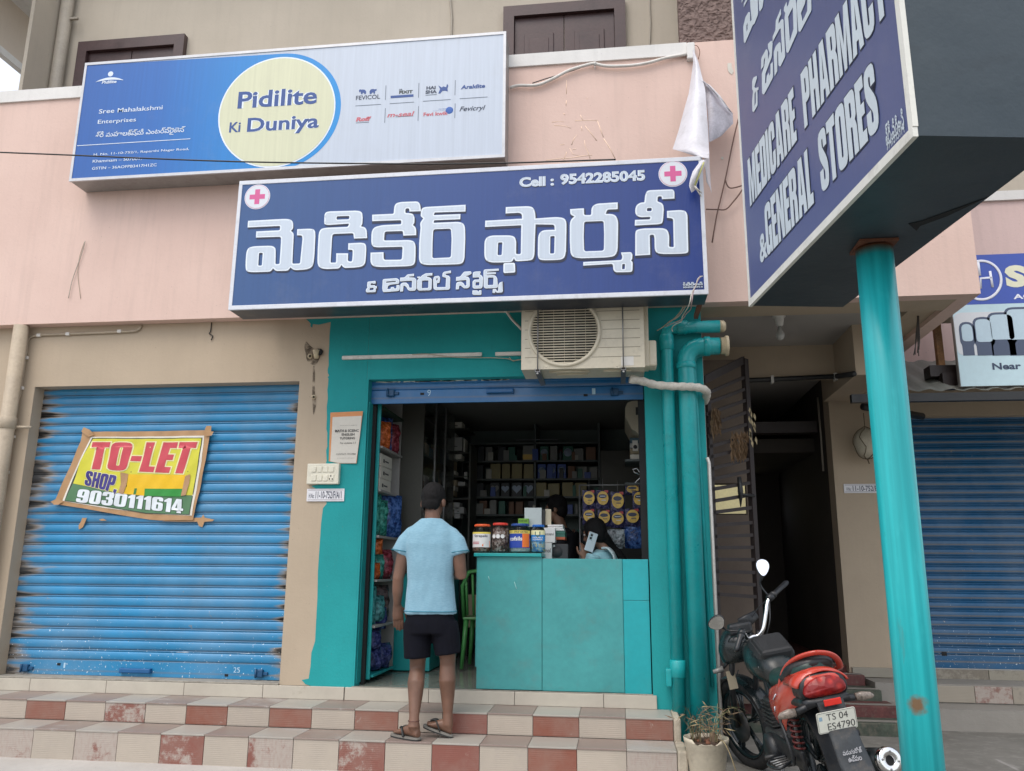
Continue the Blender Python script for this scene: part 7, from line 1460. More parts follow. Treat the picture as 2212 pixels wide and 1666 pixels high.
# hair: close cropped cap leaving the nape
mb=MB(); mb.ball(P(0,-.016,.032),.084,.102,.101,26,M=Mh); mb.ball(P(0,-.044,-.022),.070,.060,.072,20,M=Mh)
hb=fuse(mb,.005,2,.0035,55)
keep=[]; inv=Mh.transposed()
for f in hb.f:
    c=sum((hb.v[i] for i in f),Vector())/len(f); l_=inv@(c-hc)
    if l_.y>.055 and l_.z<.055: continue
    if l_.z<-.078+.010*NZ.noise(c*60): continue
    if abs(l_.x)>.064 and l_.z<-.005 and l_.y>-.028: continue
    keep.append(f)
hb.f=keep; hb.mi=[0]*len(keep); hb.sm=[True]*len(keep); part('hair',hb,M_hair,MAN,fix=False); eyes(MAN,P,1,M_eye)
# t-shirt
mb=MB(); hem=J(930,1326,0)
mb.loft([ell(hem,.180,.122,RT,FWD,22,2.6),ell(J(930,1300,0),.172,.118,RT,FWD,22,2.6),ell(J(930,1255,0),.158,.112,RT,FWD,22,2.6),ell(J(931,1210,0),.168,.118,RT,FWD,22,2.6),ell(J(932,1175,0),.180,.115,RT,FWD,22,2.6),ell(J(932,1150,0),.172,.098,RT,FWD,22,2.4),ell(J(933,1132,0),.120,.080,RT,FWD,22,2.2),ell(J(933,1121,.0),.072,.066,RT,FWD,22,2)])
cL,cR=sL*.56+eL*.44,sR*.60+eR*.40
cL=J(867,1196,-.0); cR=J(992,1198,0)
mb.tube([J(912,1141,0),J(893,1156,0),J(880,1172,0),cL],[.045,.062,.069,.071],16); mb.tube([J(955,1141,0),J(972,1157,0),J(984,1172,0),cR],[.045,.062,.069,.071],16)
part('t_shirt',fuse(mb,.0085,3,.008,9,3),M_shirt,MAN,fix=False)
st=lambda c,rx,ry,ax_,fy_,r_:MB().tube([p for p in ell(c,rx,ry,ax_,fy_,30,2.6)]+[ell(c,rx,ry,ax_,fy_,30,2.6)[0]],r_,6,cap=False)
part('hem_stitch',st(J(930,1320,0),.1815,.1235,RT,FWD,.003),M_hem,MAN)
for c,q in ((J(868,1192,0),eL-sL),(J(991,1194,0),eR-sR)):
    ax_=Vector((1,0,0)); ax_=(ax_-q.normalized()*ax_.dot(q.normalized())).normalized(); fy_=q.normalized().cross(ax_); part('hem_stitch',st(c,.0735,.0735,ax_,fy_,.0028),M_hem,MAN)
# shorts
mb=MB(); wt=J(930,1318,0)
mb.loft([ell(wt,.150,.108,RT,FWD,20),ell(J(930,1345,0),.176,.122,RT,FWD,20),ell(J(931,1368,0),.172,.120,RT,FWD,20)])
lL,lR=J(902,1421,0),J(968,1413,0)
mb.tube([J(900,1345,0),J(901,1380,0),lL],[.092,.096,.092],18); mb.tube([J(960,1345,0),J(964,1380,0),lR],[.092,.096,.090],18)
part('shorts',fuse(mb,.0085,3,.005,8,9),M_short,MAN,fix=False)
# flip-flops and anklet
M_sole=mat('grey_sole',(.20,.19,.17),.7,.1,20); M_strap=mat('black_strap',(.02,.022,.022),.5)
for lab,hp,tp2 in (('left flip-flop',hLp,tLp),('right flip-flop',hRp,tRp)):
    d=(tp2-hp); L_=d.length; d.normalize(); s_=d.cross(UP); out=[]
    for i in range(28):
        a=2*math.pi*i/28; t_=.5-.5*math.cos(a) ; w_=(.040+.012*t_)*abs(math.sin(a))**.55*(1 if math.sin(a)>=0 else -1); q=hp+d*(L_*(t_*1.19-.06))+s_*w_; out.append(q-UP*.021)
    F=part('flip_flop',MB().loft([[q for q in out],[q+UP*.008 for q in out]],0,False),M_strap,MAN,lab)
    part('footbed',MB().loft([[q+UP*.0085 for q in out],[q+UP*.019 for q in out]],0,False),M_sole,F)
    to=hp+d*L_*.84; 
    part('strap',MB().tube(bezier([hp+d*L_*.42+s_*.046-UP*.004,hp+d*L_*.52+s_*.040+UP*.038,hp+d*L_*.64+s_*.026+UP*.052,to+s_*.012+UP*.034,to+s_*.012-UP*.0],4),(.0045,.010),8).tube(bezier([hp+d*L_*.42-s_*.046-UP*.004,hp+d*L_*.52-s_*.040+UP*.036,hp+d*L_*.64-s_*.018+UP*.050,to+s_*.010+UP*.034],4),(.0045,.010),8),M_strap,F)
c=aL+UP*.015; part('anklet',st(c,.036,.036,RT,FWD,.0022),mat('dark_thread',(.06,.01,.01),.7),MAN)
# woman on the phone, seated behind the counter
YW=.72; K=lambda x,y,d=0:fY(x,y,YW+d)
WO=thing('person','seated person with black braid and pale blue kurta holding a white phone','person',(K(1310,1200).x,YW,F1))
M_kur=heather('pale_blue_kurta',(.36,.62,.68),(.24,.50,.58)); wf=Vector((-.85,.52,0)).normalized(); wr=wf.cross(UP); hu=UP
mb=MB(); hc2=K(1283,1152,0); hf=(wf+Vector((0,0,-.28))).normalized(); hr=hf.cross(UP).normalized(); hu=hr.cross(hf); P2,M2=head(mb,hc2,hf,hu,hr,.95)
nk=K(1304,1180,.0); cst=K(1322,1250,.02); sp=K(1330,1400,.05)
mb.tube([hc2-Vector((0,0,.04)),nk,nk-Vector((0,0,.06))],[.05,.048,.06],12); mb.loft([ell(Vector((cst.x,cst.y,.90)),.16,.12,wr,wf),ell(Vector((cst.x,cst.y,1.05)),.14,.10,wr,wf),ell(cst,.155,.10,wr,wf),ell(nk-Vector((0,0,.07)),.13,.07,wr,wf)])
shl=nk-Vector((0,0,.075))-wr*.15; shr=nk-Vector((0,0,.075))+wr*.15
el1=K(1262,1262,-.12); w1=K(1262,1208,-.10)
mb.tube([shl,shl*.5+el1*.5,el1,w1],[.048,.042,.034,.024],12); el2=K(1345,1290,.05); w2_=K(1300,1290,-.1); mb.tube([shr,el2,w2_],[.048,.038,.026],12)
hand(mb,w1,Vector((.10,.05,1)),Vector((.5,.6,0)),Vector((-.4,-.3,.3)),.16,.75); hand(mb,w2_,Vector((-.8,-.3,0)),Vector((0,0,-1)),Vector((0,-1,0)),.16,.5)
seatc=Vector((cst.x,cst.y,.90)); 
for s_ in (-1,1):
    h_=seatc+wr*.08*s_; k_=h_+wf*.42; a_=k_-Vector((0,0,.43)); mb.tube([h_,k_,a_],[.075,.055,.035],12); mb.tube([a_-Vector((0,0,.02)),a_+wf*.16-Vector((0,0,.03))],[.033,.025],10)
part('body',fuse(mb,.007,3),M_skin2,WO,fix=False); eyes(WO,P2,.95,M_eye)
mb=MB(); mb.ball(P2(0,-.020,.030),.083,.102,.097,24,M=M2); mb.ball(P2(0,-.055,-.020),.074,.066,.080,18,M=M2)
hb=fuse(mb,.007,2,.002,30); inv=M2.transposed(); keep=[]
for f in hb.f:
    c=sum((hb.v[i] for i in f),Vector())/len(f); l_=inv@(c-hc2)
    if l_.y>.045 and l_.z<.06: continue
    keep.append(f)
hb.f=keep; hb.mi=[0]*len(keep); hb.sm=[True]*len(keep); H_=part('hair',hb,M_hair,WO,fix=False)
part('braid',MB().tube(bezier([P2(0,-.08,-.03),K(1322,1185,.03),K(1338,1200,.03),K(1350,1225,.02),K(1353,1275,0)],6),[.045-.0006*i for i in range(25)],10),M_hair,H_)
mb=MB(); mb.loft([ell(Vector((cst.x,cst.y,.88)),.185,.15,wr,wf,20),ell(Vector((cst.x,cst.y,1.05)),.155,.12,wr,wf,20),ell(cst,.168,.118,wr,wf,20),ell(nk-Vector((0,0,.06)),.14,.085,wr,wf,20),ell(nk-Vector((0,0,.03)),.065,.06,wr,wf,20)]); mb.tube([shl,shl*.45+el1*.55],[.062,.055],14); mb.tube([shr,shr*.3+el2*.7],[.062,.055],14); mb.tube([seatc+wr*.0,seatc+wf*.44],[.15,.11],14)
part('kurta',fuse(mb,.009,3,.005,9,1),M_kur,WO,fix=False)
mb=MB(); pts=[K(1303,1184,-.10),K(1316,1186,-.135),K(1328,1206,-.14),K(1332,1262,-.10),K(1330,1330,-.08)]; mb.tube(bezier(pts,5),[(.010,.03)]*21,8); part('dupatta',mb,mat('white_blue_dupatta',(.60,.72,.76),.8,.12,30),WO)
PH=thing('mobile_phone','white mobile phone held at the seated woman\'s ear','phone',tuple(K(1277,1172,-.12)))
pc=K(1277,1171,-.125); up_=Vector((.32,.05,1)).normalized(); rt_=Vector((.85,.25,-.28)); rt_=(rt_-up_*rt_.dot(up_)).normalized(); nr_=rt_.cross(up_); Mp=Matrix((rt_,nr_,up_)).transposed().to_4x4(); Mp.translation=pc
part('phone_body',MB().box(-.037,.037,-.004,.004,-.078,.078,bev=.004,M=Mp),flat(206,220,228,.3),PH); sg=-1 if (Mp.to_3x3()@Vector((0,1,0))).y>0 else 1
part('camera_bump',MB().box(-.030,.0,.0042*sg,.0060*sg,.010,.070,bev=.0008,M=Mp),flat(176,196,204,.3),PH)
for z in (.054,.028): c=Mp@Vector((-.015,.0062*sg,z)); part('camera_lens',MB().ball(c,.010,.003,.010,12),M_hole,PH)
# man standing in the dark of the shop
YD=1.75; Q=lambda x,y,d=0:fY(x,y,YD+d)
DM=thing('person','person in dark clothes standing in profile in the dim back of the shop','person',(Q(1215,1200).x,YD,F1+.015))
mf=Vector((-1,.1,0)).normalized(); mr=mf.cross(UP); mb=MB(); hc3=Q(1200,1100); hf=(mf+Vector((0,0,-.15))).normalized(); hr=hf.cross(UP).normalized(); hu=hr.cross(hf); P3,M3=head(mb,hc3,hf,hu,hr,1.0)
nk=Q(1212,1136); c_=Q(1222,1185); x_,y_=c_.x,c_.y; zf=F1+.015
mb.tube([hc3-Vector((0,0,.04)),nk,nk-Vector((0,0,.06))],[.056,.055,.07],12)
tors=lambda g:[ell(Vector((x_,y_,zf+.78)),.15*g,.11*g,mr,mf,18),ell(Vector((x_,y_,zf+.95)),.16*g,.11*g,mr,mf,18),ell(Vector((x_,y_,zf+1.22)),.18*g,.12*g,mr,mf,18),ell(Vector((x_,y_,nk.z-.09)),.18*g,.10*g,mr,mf,18),ell(Vector((nk.x,nk.y,nk.z-.02)),.07*g,.065*g,mr,mf,18)]
mb.loft(tors(1))
for s_ in (-1,1):
    s0=Vector((x_,y_,nk.z-.10))+mr*.18*s_; e0=s0+Vector((-.08,0,-.26)); w0=e0+mf*.22+Vector((0,0,.03)); mb.tube([s0,e0,w0],[.052,.042,.028],12); hand(mb,w0,mf,Vector((0,0,-1)),mr*-s_,.17,.5)
    h0=Vector((x_,y_,zf+.80))+mr*.09*s_; mb.tube([h0,h0-Vector((0,0,.36)),h0-Vector((0,0,.72))],[.085,.06,.04],12); mb.tube([h0-Vector((0,0,.76)),h0-Vector((0,0,.77))+mf*.17],[.036,.028],10)
part('body',fuse(mb,.009,3),M_skin2,DM,fix=False); eyes(DM,P3,1,M_eye)
mb=MB(); mb.ball(P3(0,-.018,.036),.090,.106,.104,22,M=M3); mb.ball(P3(0,-.05,-.015),.078,.066,.08,18,M=M3); hb=fuse(mb,.008,2,.004,26); inv=M3.transposed(); keep=[f for f in hb.f if not ((inv@(sum((hb.v[i] for i in f),Vector())/len(f)-hc3)).y>.06 and (inv@(sum((hb.v[i] for i in f),Vector())/len(f)-hc3)).z<.06)]
hb.f=keep; hb.mi=[0]*len(keep); hb.sm=[True]*len(keep); part('hair',hb,M_hair,DM,fix=False)
mb=MB(); mb.loft(tors(1.09)[0:1]+tors(1.09)[1:])
for s_ in (-1,1): s0=Vector((x_,y_,nk.z-.10))+mr*.18*s_; e0=s0+Vector((-.08,0,-.26)); mb.tube([s0,e0],[.064,.058],12)
part('dark_shirt',fuse(mb,.011,3,.005,8),mat('dark_shirt_cloth',(.014,.014,.018),.85),DM,fix=False)
mb=MB(); 
for s_ in (-1,1): h0=Vector((x_,y_,zf+.84))+mr*.085*s_; mb.tube([h0,h0-Vector((0,0,.40)),h0-Vector((0,0,.78))],[.105,.075,.06],12)
part('trousers',fuse(mb,.012,2),mat('dark_trousers',(.02,.02,.024),.85),DM,fix=False)
# ================= motorcycle =================
BX0,BY0,BA,BT,BSC=(1.11527,-1.26969,0.12460,0.19165,0.96660)
bf=Vector((-math.sin(BA),math.cos(BA),0)); bl0=Vector((-math.cos(BA),-math.sin(BA),0)); bl1=bl0*math.cos(BT)-UP*math.sin(BT); bu1=UP*math.cos(BT)+bl0*math.sin(BT)
MC=thing('motorcycle','red and black motorcycle leaning on its side stand with number plate TS 04 ES4790','motorcycle',(BX0+bf.x*.6,BY0+bf.y*.6,0))
Bo=Vector((BX0,BY0,0))
def bt(v): return Bo+(bf*v[0]+bl1*v[1]+bu1*v[2])*BSC
def bp(name,mb,m,parent=None,label=None,fix=True):
    mb.v=[bt(v) for v in mb.v]; return part(name,mb,m,parent or MC,label,fix)
M_brd=mat('red_motorcycle_paint',(.50,.052,.030),.22,.06,4,dirt=.12); M_brd.node_tree.nodes['Principled BSDF'].inputs['Coat Weight'].default_value=.5
M_bbk=mat('black_motorcycle_plastic',(.014,.016,.019),.40,.2,9,dirt=.18); M_bbk2=mat('gloss_black_paint',(.010,.016,.018),.25,.15,5,dirt=.12); M_tyre=mat('tyre_rubber',(.016,.016,.017),.8,.2,20,dirt=.35); M_eng=mat('dull_engine_metal',(.06,.06,.06),.5,.3,14,metal=.4,dirt=.3); M_bag=mat('black_tank_bag',(.016,.017,.019),.6,.15,12,bump=.35,bscale=300)
M_seat=mat('green_black_seat_vinyl',(.012,.040,.034),.45,.2,10)
def wheel(cx,cy,cz,yaw,front):
    Mw=Matrix.Translation((cx,cy,cz))@Matrix.Rotation(yaw,4,'Z')
    W_=bp('wheel',MB().lathe([(.035,-.05),(.04,-.045),(.04,.045),(.035,.05)],(0,0,0),'y',16),M_eng)
    def wp(nm,mb,m): mb.v=[Mw@v for v in mb.v]; return bp(nm,mb,m,W_)
    W_.data.transform(Matrix.Identity(4))
    w=.042 if front else .050
    prof=[(.232,-w*.55),(.255,-w*.95),(.285,-w),(.303,-w*.62),(.311,0),(.303,w*.62),(.285,w),(.255,w*.95),(.232,w*.55)]
    mb=MB(); n=40; vs=[]
    for r_,h_ in prof:
        for j in range(n): a=2*math.pi*j/n; vs.append(Vector((r_*math.cos(a),h_,r_*math.sin(a))))
    k=len(prof); mb.add(vs,[(i*n+j,i*n+(j+1)%n,((i+1)%k)*n+(j+1)%n,((i+1)%k)*n+j) for i in range(k) for j in range(n)],0,True); wp('tyre',mb,M_tyre)
    mb=MB(); pr=[(.215,-.026),(.236,-.030),(.236,.030),(.215,.026)]; vs=[]
    for r_,h_ in pr:
        for j in range(n): a=2*math.pi*j/n; vs.append(Vector((r_*math.cos(a),h_,r_*math.sin(a))))
    mb.add(vs,[(i*n+j,i*n+(j+1)%n,((i+1)%4)*n+(j+1)%n,((i+1)%4)*n+j) for i in range(4) for j in range(n)],0,True); wp('rim',mb,M_bbk2)
    for q in range(5):
        a=q*2*math.pi/5+.3
        for da in (-.12,.12): wp('spoke',MB().tube([(.03*math.cos(a),0,.03*math.sin(a)),(.12*math.cos(a+da*.5),0,.12*math.sin(a+da*.5)),(.222*math.cos(a+da),0,.222*math.sin(a+da))],[(.011,.018),(.009,.014),(.010,.014)],6),M_bbk2)
    for r_ in (.115,): wp('brake_disc',MB().lathe([(r_,.052 if front else -.055),(r_,.056 if front else -.05),(.06,.056 if front else -.05)],(0,0,0),'y',24),M_eng)
    return Mw
wheel(0,0,.311,0,False); Mf=wheel(1.235,.075,.311,R(20),True)
# swing arm, frame, engine
bp('swing_arm',MB().tube([(0,.08,.31),(.45,.09,.36)],.022,8).tube([(0,-.08,.31),(.45,-.09,.36)],.022,8),M_bbk)
bp('frame_tube',MB().tube([(.78,0,.86),(.66,0,.45),(.55,0,.22)],.022,8),M_bbk); bp('frame_tube',MB().tube([(.80,0,.80),(.35,.07,.66),(-.15,.09,.66)],.018,8),M_bbk); bp('frame_tube',MB().tube([(.80,0,.80),(.35,-.07,.66),(-.15,-.09,.66)],.018,8),M_bbk)
bp('engine',MB().box(.38,.68,-.10,.10,.20,.40,bev=.03).box(.52,.66,-.07,.07,.40,.58,bev=.02),M_eng); bp('engine_cover',MB().lathe([(.09,.10),(.10,.11),(.10,.15),(.07,.165)],(.46,0,.30),'y',18),M_bbk)
for k in range(6): bp('cooling_fin',MB().box(.50,.68,-.085,.085,.415+.026*k,.423+.026*k),M_eng)
bp('chain_case',MB().box(-.08,.42,.095,.12,.29,.40,bev=.012),M_bbk)
# front end, turned a little to the left
def ff(x,y,z): return Mf@Vector((x,y,z))
hd=Vector((.80,0,.93))
for s_ in (-1,1): bp('fork_leg',MB().tube([ff(0,.075*s_,0),(.98,.085+.085*s_,.62),(.83,.03+.09*s_,.95)],[.024,.020,.018],10),M_bbk)
mb=MB(); vs=[]
for i in range(15):
    a=R(15+i*10)
    for j in range(7):
        t_=(j/6*2-1); r_=.335-.02*abs(t_)**2.5; vs.append(ff(r_*math.cos(a),t_*.062,r_*math.sin(a)))
mb.add(vs,[(i*7+j,i*7+j+1,(i+1)*7+j+1,(i+1)*7+j) for i in range(14) for j in range(6)],0,True); bp('front_mudguard',mb,M_bbk2,fix=False)
# headlamp cowl, indicators in front
cowl=MB().loft([[Vector((x_,.06+y_,z_)) for y_,z_ in rounded([(-.10*k,z0_-.10*k,.04),(.13*k,z0_-.10*k,.04),(.15*k,z0_+.02,.04),(.09*k,z0_+.12*k,.05),(-.07*k,z0_+.12*k,.05),(-.12*k,z0_+.02,.04)],3)] for x_,k,z0_ in ((.82,.80,.86),(.92,1.05,.87),(1.02,.95,.84),(1.08,.5,.80))])
bp('headlamp_cowl',cowl,M_bbk2); bp('meter_panel',MB().box(.80,.87,-.02,.14,.95,1.03,bev=.02),M_bbk); bp('headlamp_visor',MB().tube([(.90,.03,1.00),(.93,-.10,1.05)],[(.05,.012),(.03,.008)],8),M_bbk)
for s_,p_ in ((1,(.95,.21,.74)),(-1,(1.0,-.12,.78))): bp('front_indicator',MB().tube([(.93,.06+.08*s_,.80),p_],.010,6).tube([p_,(p_[0],p_[1]+.07*s_,p_[2]-.01)],[.022,.013],8,1),[M_bbk,mat('clear_indicator_front',(.20,.20,.19),.15,.4,60)])
bp('front_number_plate',MB().box(.93,.935,.14,.20,.60,.72,bev=.003),flat(150,140,120,.5))
# handlebar in chrome, grips, levers
gRe,gRi,gLe,gLi,cl=Vector((.90,-.355,1.224)),Vector((.84,-.21,1.158)),Vector((.52,.193,.897)),Vector((.62,.116,.973)),Vector((.78,-.004,.929))
hb_=bp('handlebar',MB().tube(bezier([gRi,Vector((.82,-.165,1.13)),Vector((.79,-.125,1.06)),Vector((.77,-.075,.965)),cl+Vector((0,-.03,.0)),cl,cl+Vector((-.02,.05,.0)),Vector((.68,.08,.975)),gLi],5),.0135,10),M_chrome)
bp('handlebar_clamp',MB().box(cl.x-.02,cl.x+.03,cl.y-.07,cl.y+.05,cl.z-.03,cl.z-.005,bev=.008),M_steel)
for i_,e_,nm in ((gRi,gRe,'right'),(gLi,gLe,'left')):
    d=(e_-i_).normalized(); G_=bp('grip',MB().tube([i_,i_+d*.02,i_+d*.03,e_-d*.012,e_-d*.01,e_],[.024,.024,.017,.0185,.014,.013],12),M_bbk); bp('switch_pod',MB().tube([i_-d*.045,i_-d*.04,i_-d*.005,i_],[.014,.024,.026,.018],10),M_bbk)
    fv=Vector((.045,0,-.01)); bp('lever',MB().tube(bezier([i_-d*.02+fv*.4,i_+fv,i_+d*.08+fv*1.1,e_+fv*.8],4),[.008]*6+[.006]*7,6),M_steel if nm=='left' else M_bbk)
M_mir=NB('mirror_glass'); M_mir.b.inputs['Base Color'].default_value=(.92,.94,.95,1); M_mir.b.inputs['Metallic'].default_value=1; M_mir.b.inputs['Roughness'].default_value=.02; M_mir=M_mir.m
def mirror(c,stem0,stemb,nrm,up,wd,ht,lab):
    c=Vector(c); nrm=Vector(nrm).normalized(); up=Vector(up); up=(up-nrm*up.dot(nrm)).normalized(); rt=up.cross(nrm); lp=[]
    for i in range(26):
        a=2*math.pi*i/26; x=math.cos(a)*wd*(1+.10*math.sin(a)); y=math.sin(a)*ht; lp.append((x+.004*math.sin(2*a),y))
    S_=bp('mirror_shell',MB().loft([[c+rt*x*k+up*y*k-nrm*d for x,y in lp] for k,d in ((1.06,-.003),(1.10,.006),(1.0,.022),(.55,.036))]),M_bbk,None,lab)
    bp('mirror_glass',MB().add([c+rt*x+up*y+nrm*.0045 for x,y in lp],[tuple(range(26))]),M_mir,S_,fix=False)
    bp('mirror_stem',MB().tube(bezier([Vector(stem0),Vector(stemb),c-nrm*.02-up*ht*.9],5),[.006]*8+[.010]*3,7),M_bbk)
# each glass is set to face the rider
eyeR=Vector((-2.6,-.10,1.9)); eyeL=Vector((-1.4,.3,.35))
mirror((.82,-.187,1.352),(.835,-.19,1.15),(.86,-.155,1.24),(-1,.02,.20),(.12,-.25,1),.041,.056,'right mirror')
mirror((.62,.252,1.073),(.66,.10,.99),(.70,.18,1.01),(-1,.25,-.42),(0,.55,1),.052,.044,'left mirror')
# tank, tank bag, seat
tank=MB().loft([ell(Vector((x_,0,z_)),w_,h_,Vector((0,1,0)),UP,20,2.6) for x_,z_,w_,h_ in ((.30,.74,.06,.05),(.36,.76,.10,.08),(.48,.79,.13,.11),(.62,.81,.135,.12),(.74,.82,.11,.10),(.80,.82,.06,.05))]); bp('fuel_tank',tank,M_bbk2)
Mb=Matrix.Translation((.50,-.02,.885))@Matrix.Rotation(R(-22),4,'Y')@Matrix.Rotation(R(0),4,'X')
bag=MB().box(-.13,.12,-.12,.12,-.07,.035,bev=.045,M=Mb); bp('tank_bag',bag,M_bag); bp('bag_flap',MB().box(-.136,.09,-.10,.10,-.05,.048,bev=.022,M=Mb),M_bag); bp('bag_strap',MB().tube([Mb@Vector((-.12,.13,-.05)),Mb@Vector((-.14,0,-.072)),Mb@Vector((-.12,-.13,-.05))],.006,6),M_steel)
seat=MB().loft([ell(Vector((x_,0,z_)),w_,h_,Vector((0,1,0)),UP,18,2.5) for x_,z_,w_,h_ in ((.34,.74,.07,.05),(.22,.735,.115,.055),(.05,.755,.13,.055),(-.12,.80,.125,.055),(-.24,.835,.10,.05),(-.29,.85,.05,.03))]); bp('seat',seat,M_seat)
bp('seat_hump',MB().tube(bezier([(-.10,.115,.79),(-.20,.085,.85),(-.265,0,.872),(-.22,-.10,.86),(-.12,-.13,.81)],5),.030,10),M_bbk)
# side cowls and tail
for s_ in (-1,1):
    def sc_(x,y,z): return Vector((x,y*s_,z))
    mb=MB(); rows=[[(.22,.125,.70),(.05,.135,.735),(-.12,.125,.79),(-.26,.095,.84),(-.345,.045,.855)],[(.20,.150,.62),(.05,.165,.66),(-.12,.160,.735),(-.28,.125,.80),(-.39,.05,.825)],[(.14,.150,.54),(.04,.165,.585),(-.12,.160,.665),(-.28,.125,.73),(-.40,.06,.765)],[(.05,.12,.46),(-.0,.135,.52),(-.12,.135,.615),(-.26,.110,.675),(-.36,.05,.70)]]
    k=len(rows[0]); vs=[sc_(*p) for r_ in rows for p in r_]; mb.add(vs,[(i*k+j,i*k+j+1,(i+1)*k+j+1,(i+1)*k+j) for i in range(3) for j in range(k-1)],0,True)
    me_=mb; o=bp('side_cowl',mb,M_brd,None,('left' if s_>0 else 'right')+' side cowl',fix=False); sd=o.modifiers.new('t','SOLIDIFY'); sd.thickness=.008; ss=o.modifiers.new('s','SUBSURF'); ss.levels=1; ss.render_levels=2
    bp('white_stripe',MB().tube([sc_(-.06,.172,.71),sc_(.02,.170,.67)],.004,5),M_lw); bp('white_stripe',MB().tube([sc_(.02,.172,.63),sc_(.05,.168,.60)],.004,5),M_lw)
tailc=MB().loft([[Vector((x_,y_,z_)) for y_,z_ in rounded([(-w_,zb_,.03),(w_,zb_,.03),(w_*.92,zt_,.05),(-w_*.92,zt_,.05)],3)] for x_,w_,zb_,zt_ in ((-.18,.118,.735,.815),(-.28,.120,.725,.828),(-.355,.116,.715,.832),(-.385,.10,.72,.822))]); bp('tail_cowl',tailc,M_brd)
bp('tail_trim',MB().loft([[Vector((x_,y_,z_)) for y_,z_ in rounded([(-w_,zb_,.02),(w_,zb_,.02),(w_*.96,zt_,.03),(-w_*.96,zt_,.03)],3)] for x_,w_,zb_,zt_ in ((-.20,.142,.665,.725),(-.34,.132,.668,.722),(-.40,.118,.678,.716))]),M_bbk)
b=NB('red_tail_lens'); v=b.n('ShaderNodeTexVoronoi'); v.inputs['Scale'].default_value=26; b.l(b.pos(),v.inputs['Vector']); b.col(b.ramp(v.outputs['Distance'],[(.0,(.55,.03,.02)),(.5,(.22,.006,.006))])); b.rough(.4); b.bump(v.outputs['Distance'],.4,.02); M_lens=b.m
lens=MB().loft([[Vector((x_,y_*k,z_)) for y_,z_ in rounded([(-.112,.728-dz,.03),(.112,.722-dz,.03),(.114,.772,.03),(.055,.818,.04),(-.055,.820,.04),(-.114,.778,.03)],4)] for x_,k,dz in ((-.36,1.02,0),(-.392,1.0,0),(-.408,.9,-.006))]); bp('tail_lamp',lens,M_lens)
bp('tail_housing',MB().loft([[Vector((x_,y_,z_)) for y_,z_ in rounded([(-w_,zb_,.035),(w_,zb_-.004,.035),(w_*.98,zt_-.03,.04),(w_*.55,zt_,.05),(-w_*.55,zt_,.05),(-w_*.98,zt_-.03,.04)],4)] for x_,w_,zb_,zt_ in ((-.26,.135,.712,.832),(-.36,.132,.712,.834),(-.374,.126,.716,.830))]),M_bbk)
bp('tail_hood',MB().loft([[Vector((x_,w_*math.sin(t_),.765+h_*math.cos(t_))) for t_ in [R(-82+i*164/16) for i in range(17)]]+[Vector((x_,(w_-.012)*math.sin(t_),.765+(h_-.010)*math.cos(t_))) for t_ in [R(82-i*164/16) for i in range(17)]] for x_,w_,h_ in ((-.16,.148,.082),(-.28,.150,.090),(-.372,.144,.084))]),M_brd)
for y_ in (-.05,.05): 0 and bp('lamp_reflector',MB().ball((-.405,y_,.772),.004,.024,.020,12),mat('lamp_inner',(.75,.10,.08),.2))
# grab rail
rl=[Vector(p) for p in ((-.04,.135,.70),(-.07,.130,.76),(-.15,.105,.85),(-.24,.06,.905),(-.30,-.02,.925),(-.29,-.10,.905),(-.25,-.150,.865),(-.20,-.175,.815),(-.16,-.17,.80))]
mb=MB(); mb.tube(bezier(rl,5),[(.012,.019)]*41,10); bp('grab_rail',mb,M_brd)
# rear plate carrier, indicators, plate, mudguard
bp('plate_carrier',MB().loft([[Vector((x_,y_,z_)) for y_ in ( -w_,w_)]+[Vector((x_+.03,y_,z_-.0)) for y_ in (w_,-w_)] for x_,w_,z_ in ((-.42,.07,.70),(-.46,.065,.62),(-.50,.06,.55))],0,False),M_bbk)
bp('red_reflector',MB().box(-.462,-.452,-.045,.045,.683,.715,bev=.003),mat('reflector_red',(.65,.03,.02),.2))
for s_,c_ in ((1,Vector((-.38,.225,.667))),(-1,Vector((-.38,-.177-.02,.683)))):
    bp('indicator_arm',MB().tube([(-.36,.06*s_,.690),(c_.x,c_.y-.05*s_,c_.z)],[.020,.018],8),M_bbk)
    bp('rear_indicator',MB().loft([ell(Vector((c_.x-.0,c_.y-.045*s_,c_.z)),.016,.021,Vector((1,0,0)),UP,12),ell(Vector((c_.x,c_.y-.01*s_,c_.z)),.021,.024,Vector((1,0,0)),UP,12),ell(Vector((c_.x,c_.y+.035*s_,c_.z-.004)),.016,.017,Vector((1,0,0)),UP,12),ell(Vector((c_.x,c_.y+.05*s_,c_.z-.008)),.005,.006,Vector((1,0,0)),UP,12)]),mat('clear_indicator',(.22,.18,.15),.15,.6,55))
pc_=Vector((-.505,.019,.620)); tilt=Matrix.Rotation(R(-14),4,'Y')
def plp(u,v,d=0): return pc_+tilt.to_3x3()@Vector((-d,-u,v))
lp=rounded([(-.102,-.054,.012),(.102,-.054,.012),(.102,.054,.012),(-.102,.054,.012)],3)
PL=bp('number_plate',MB().loft([[plp(x,z,0) for x,z in lp],[plp(x,z,.003) for x,z in lp]],0,False),flat(226,226,214,.4,dirt=.15))
def pw(s,u0,u1,v0,v1):
    mb=MB(); put(mb,s,lambda u,v:plp(u0+(u1-u0)*u,v0+(v1-v0)*v,.0042),-.002); return bp('lettering',mb,M_ink,PL,fix=False)
pw('TS 04',-.052,.060,.008,.042); pw('ES4790',-.052,.090,-.042,-.006)
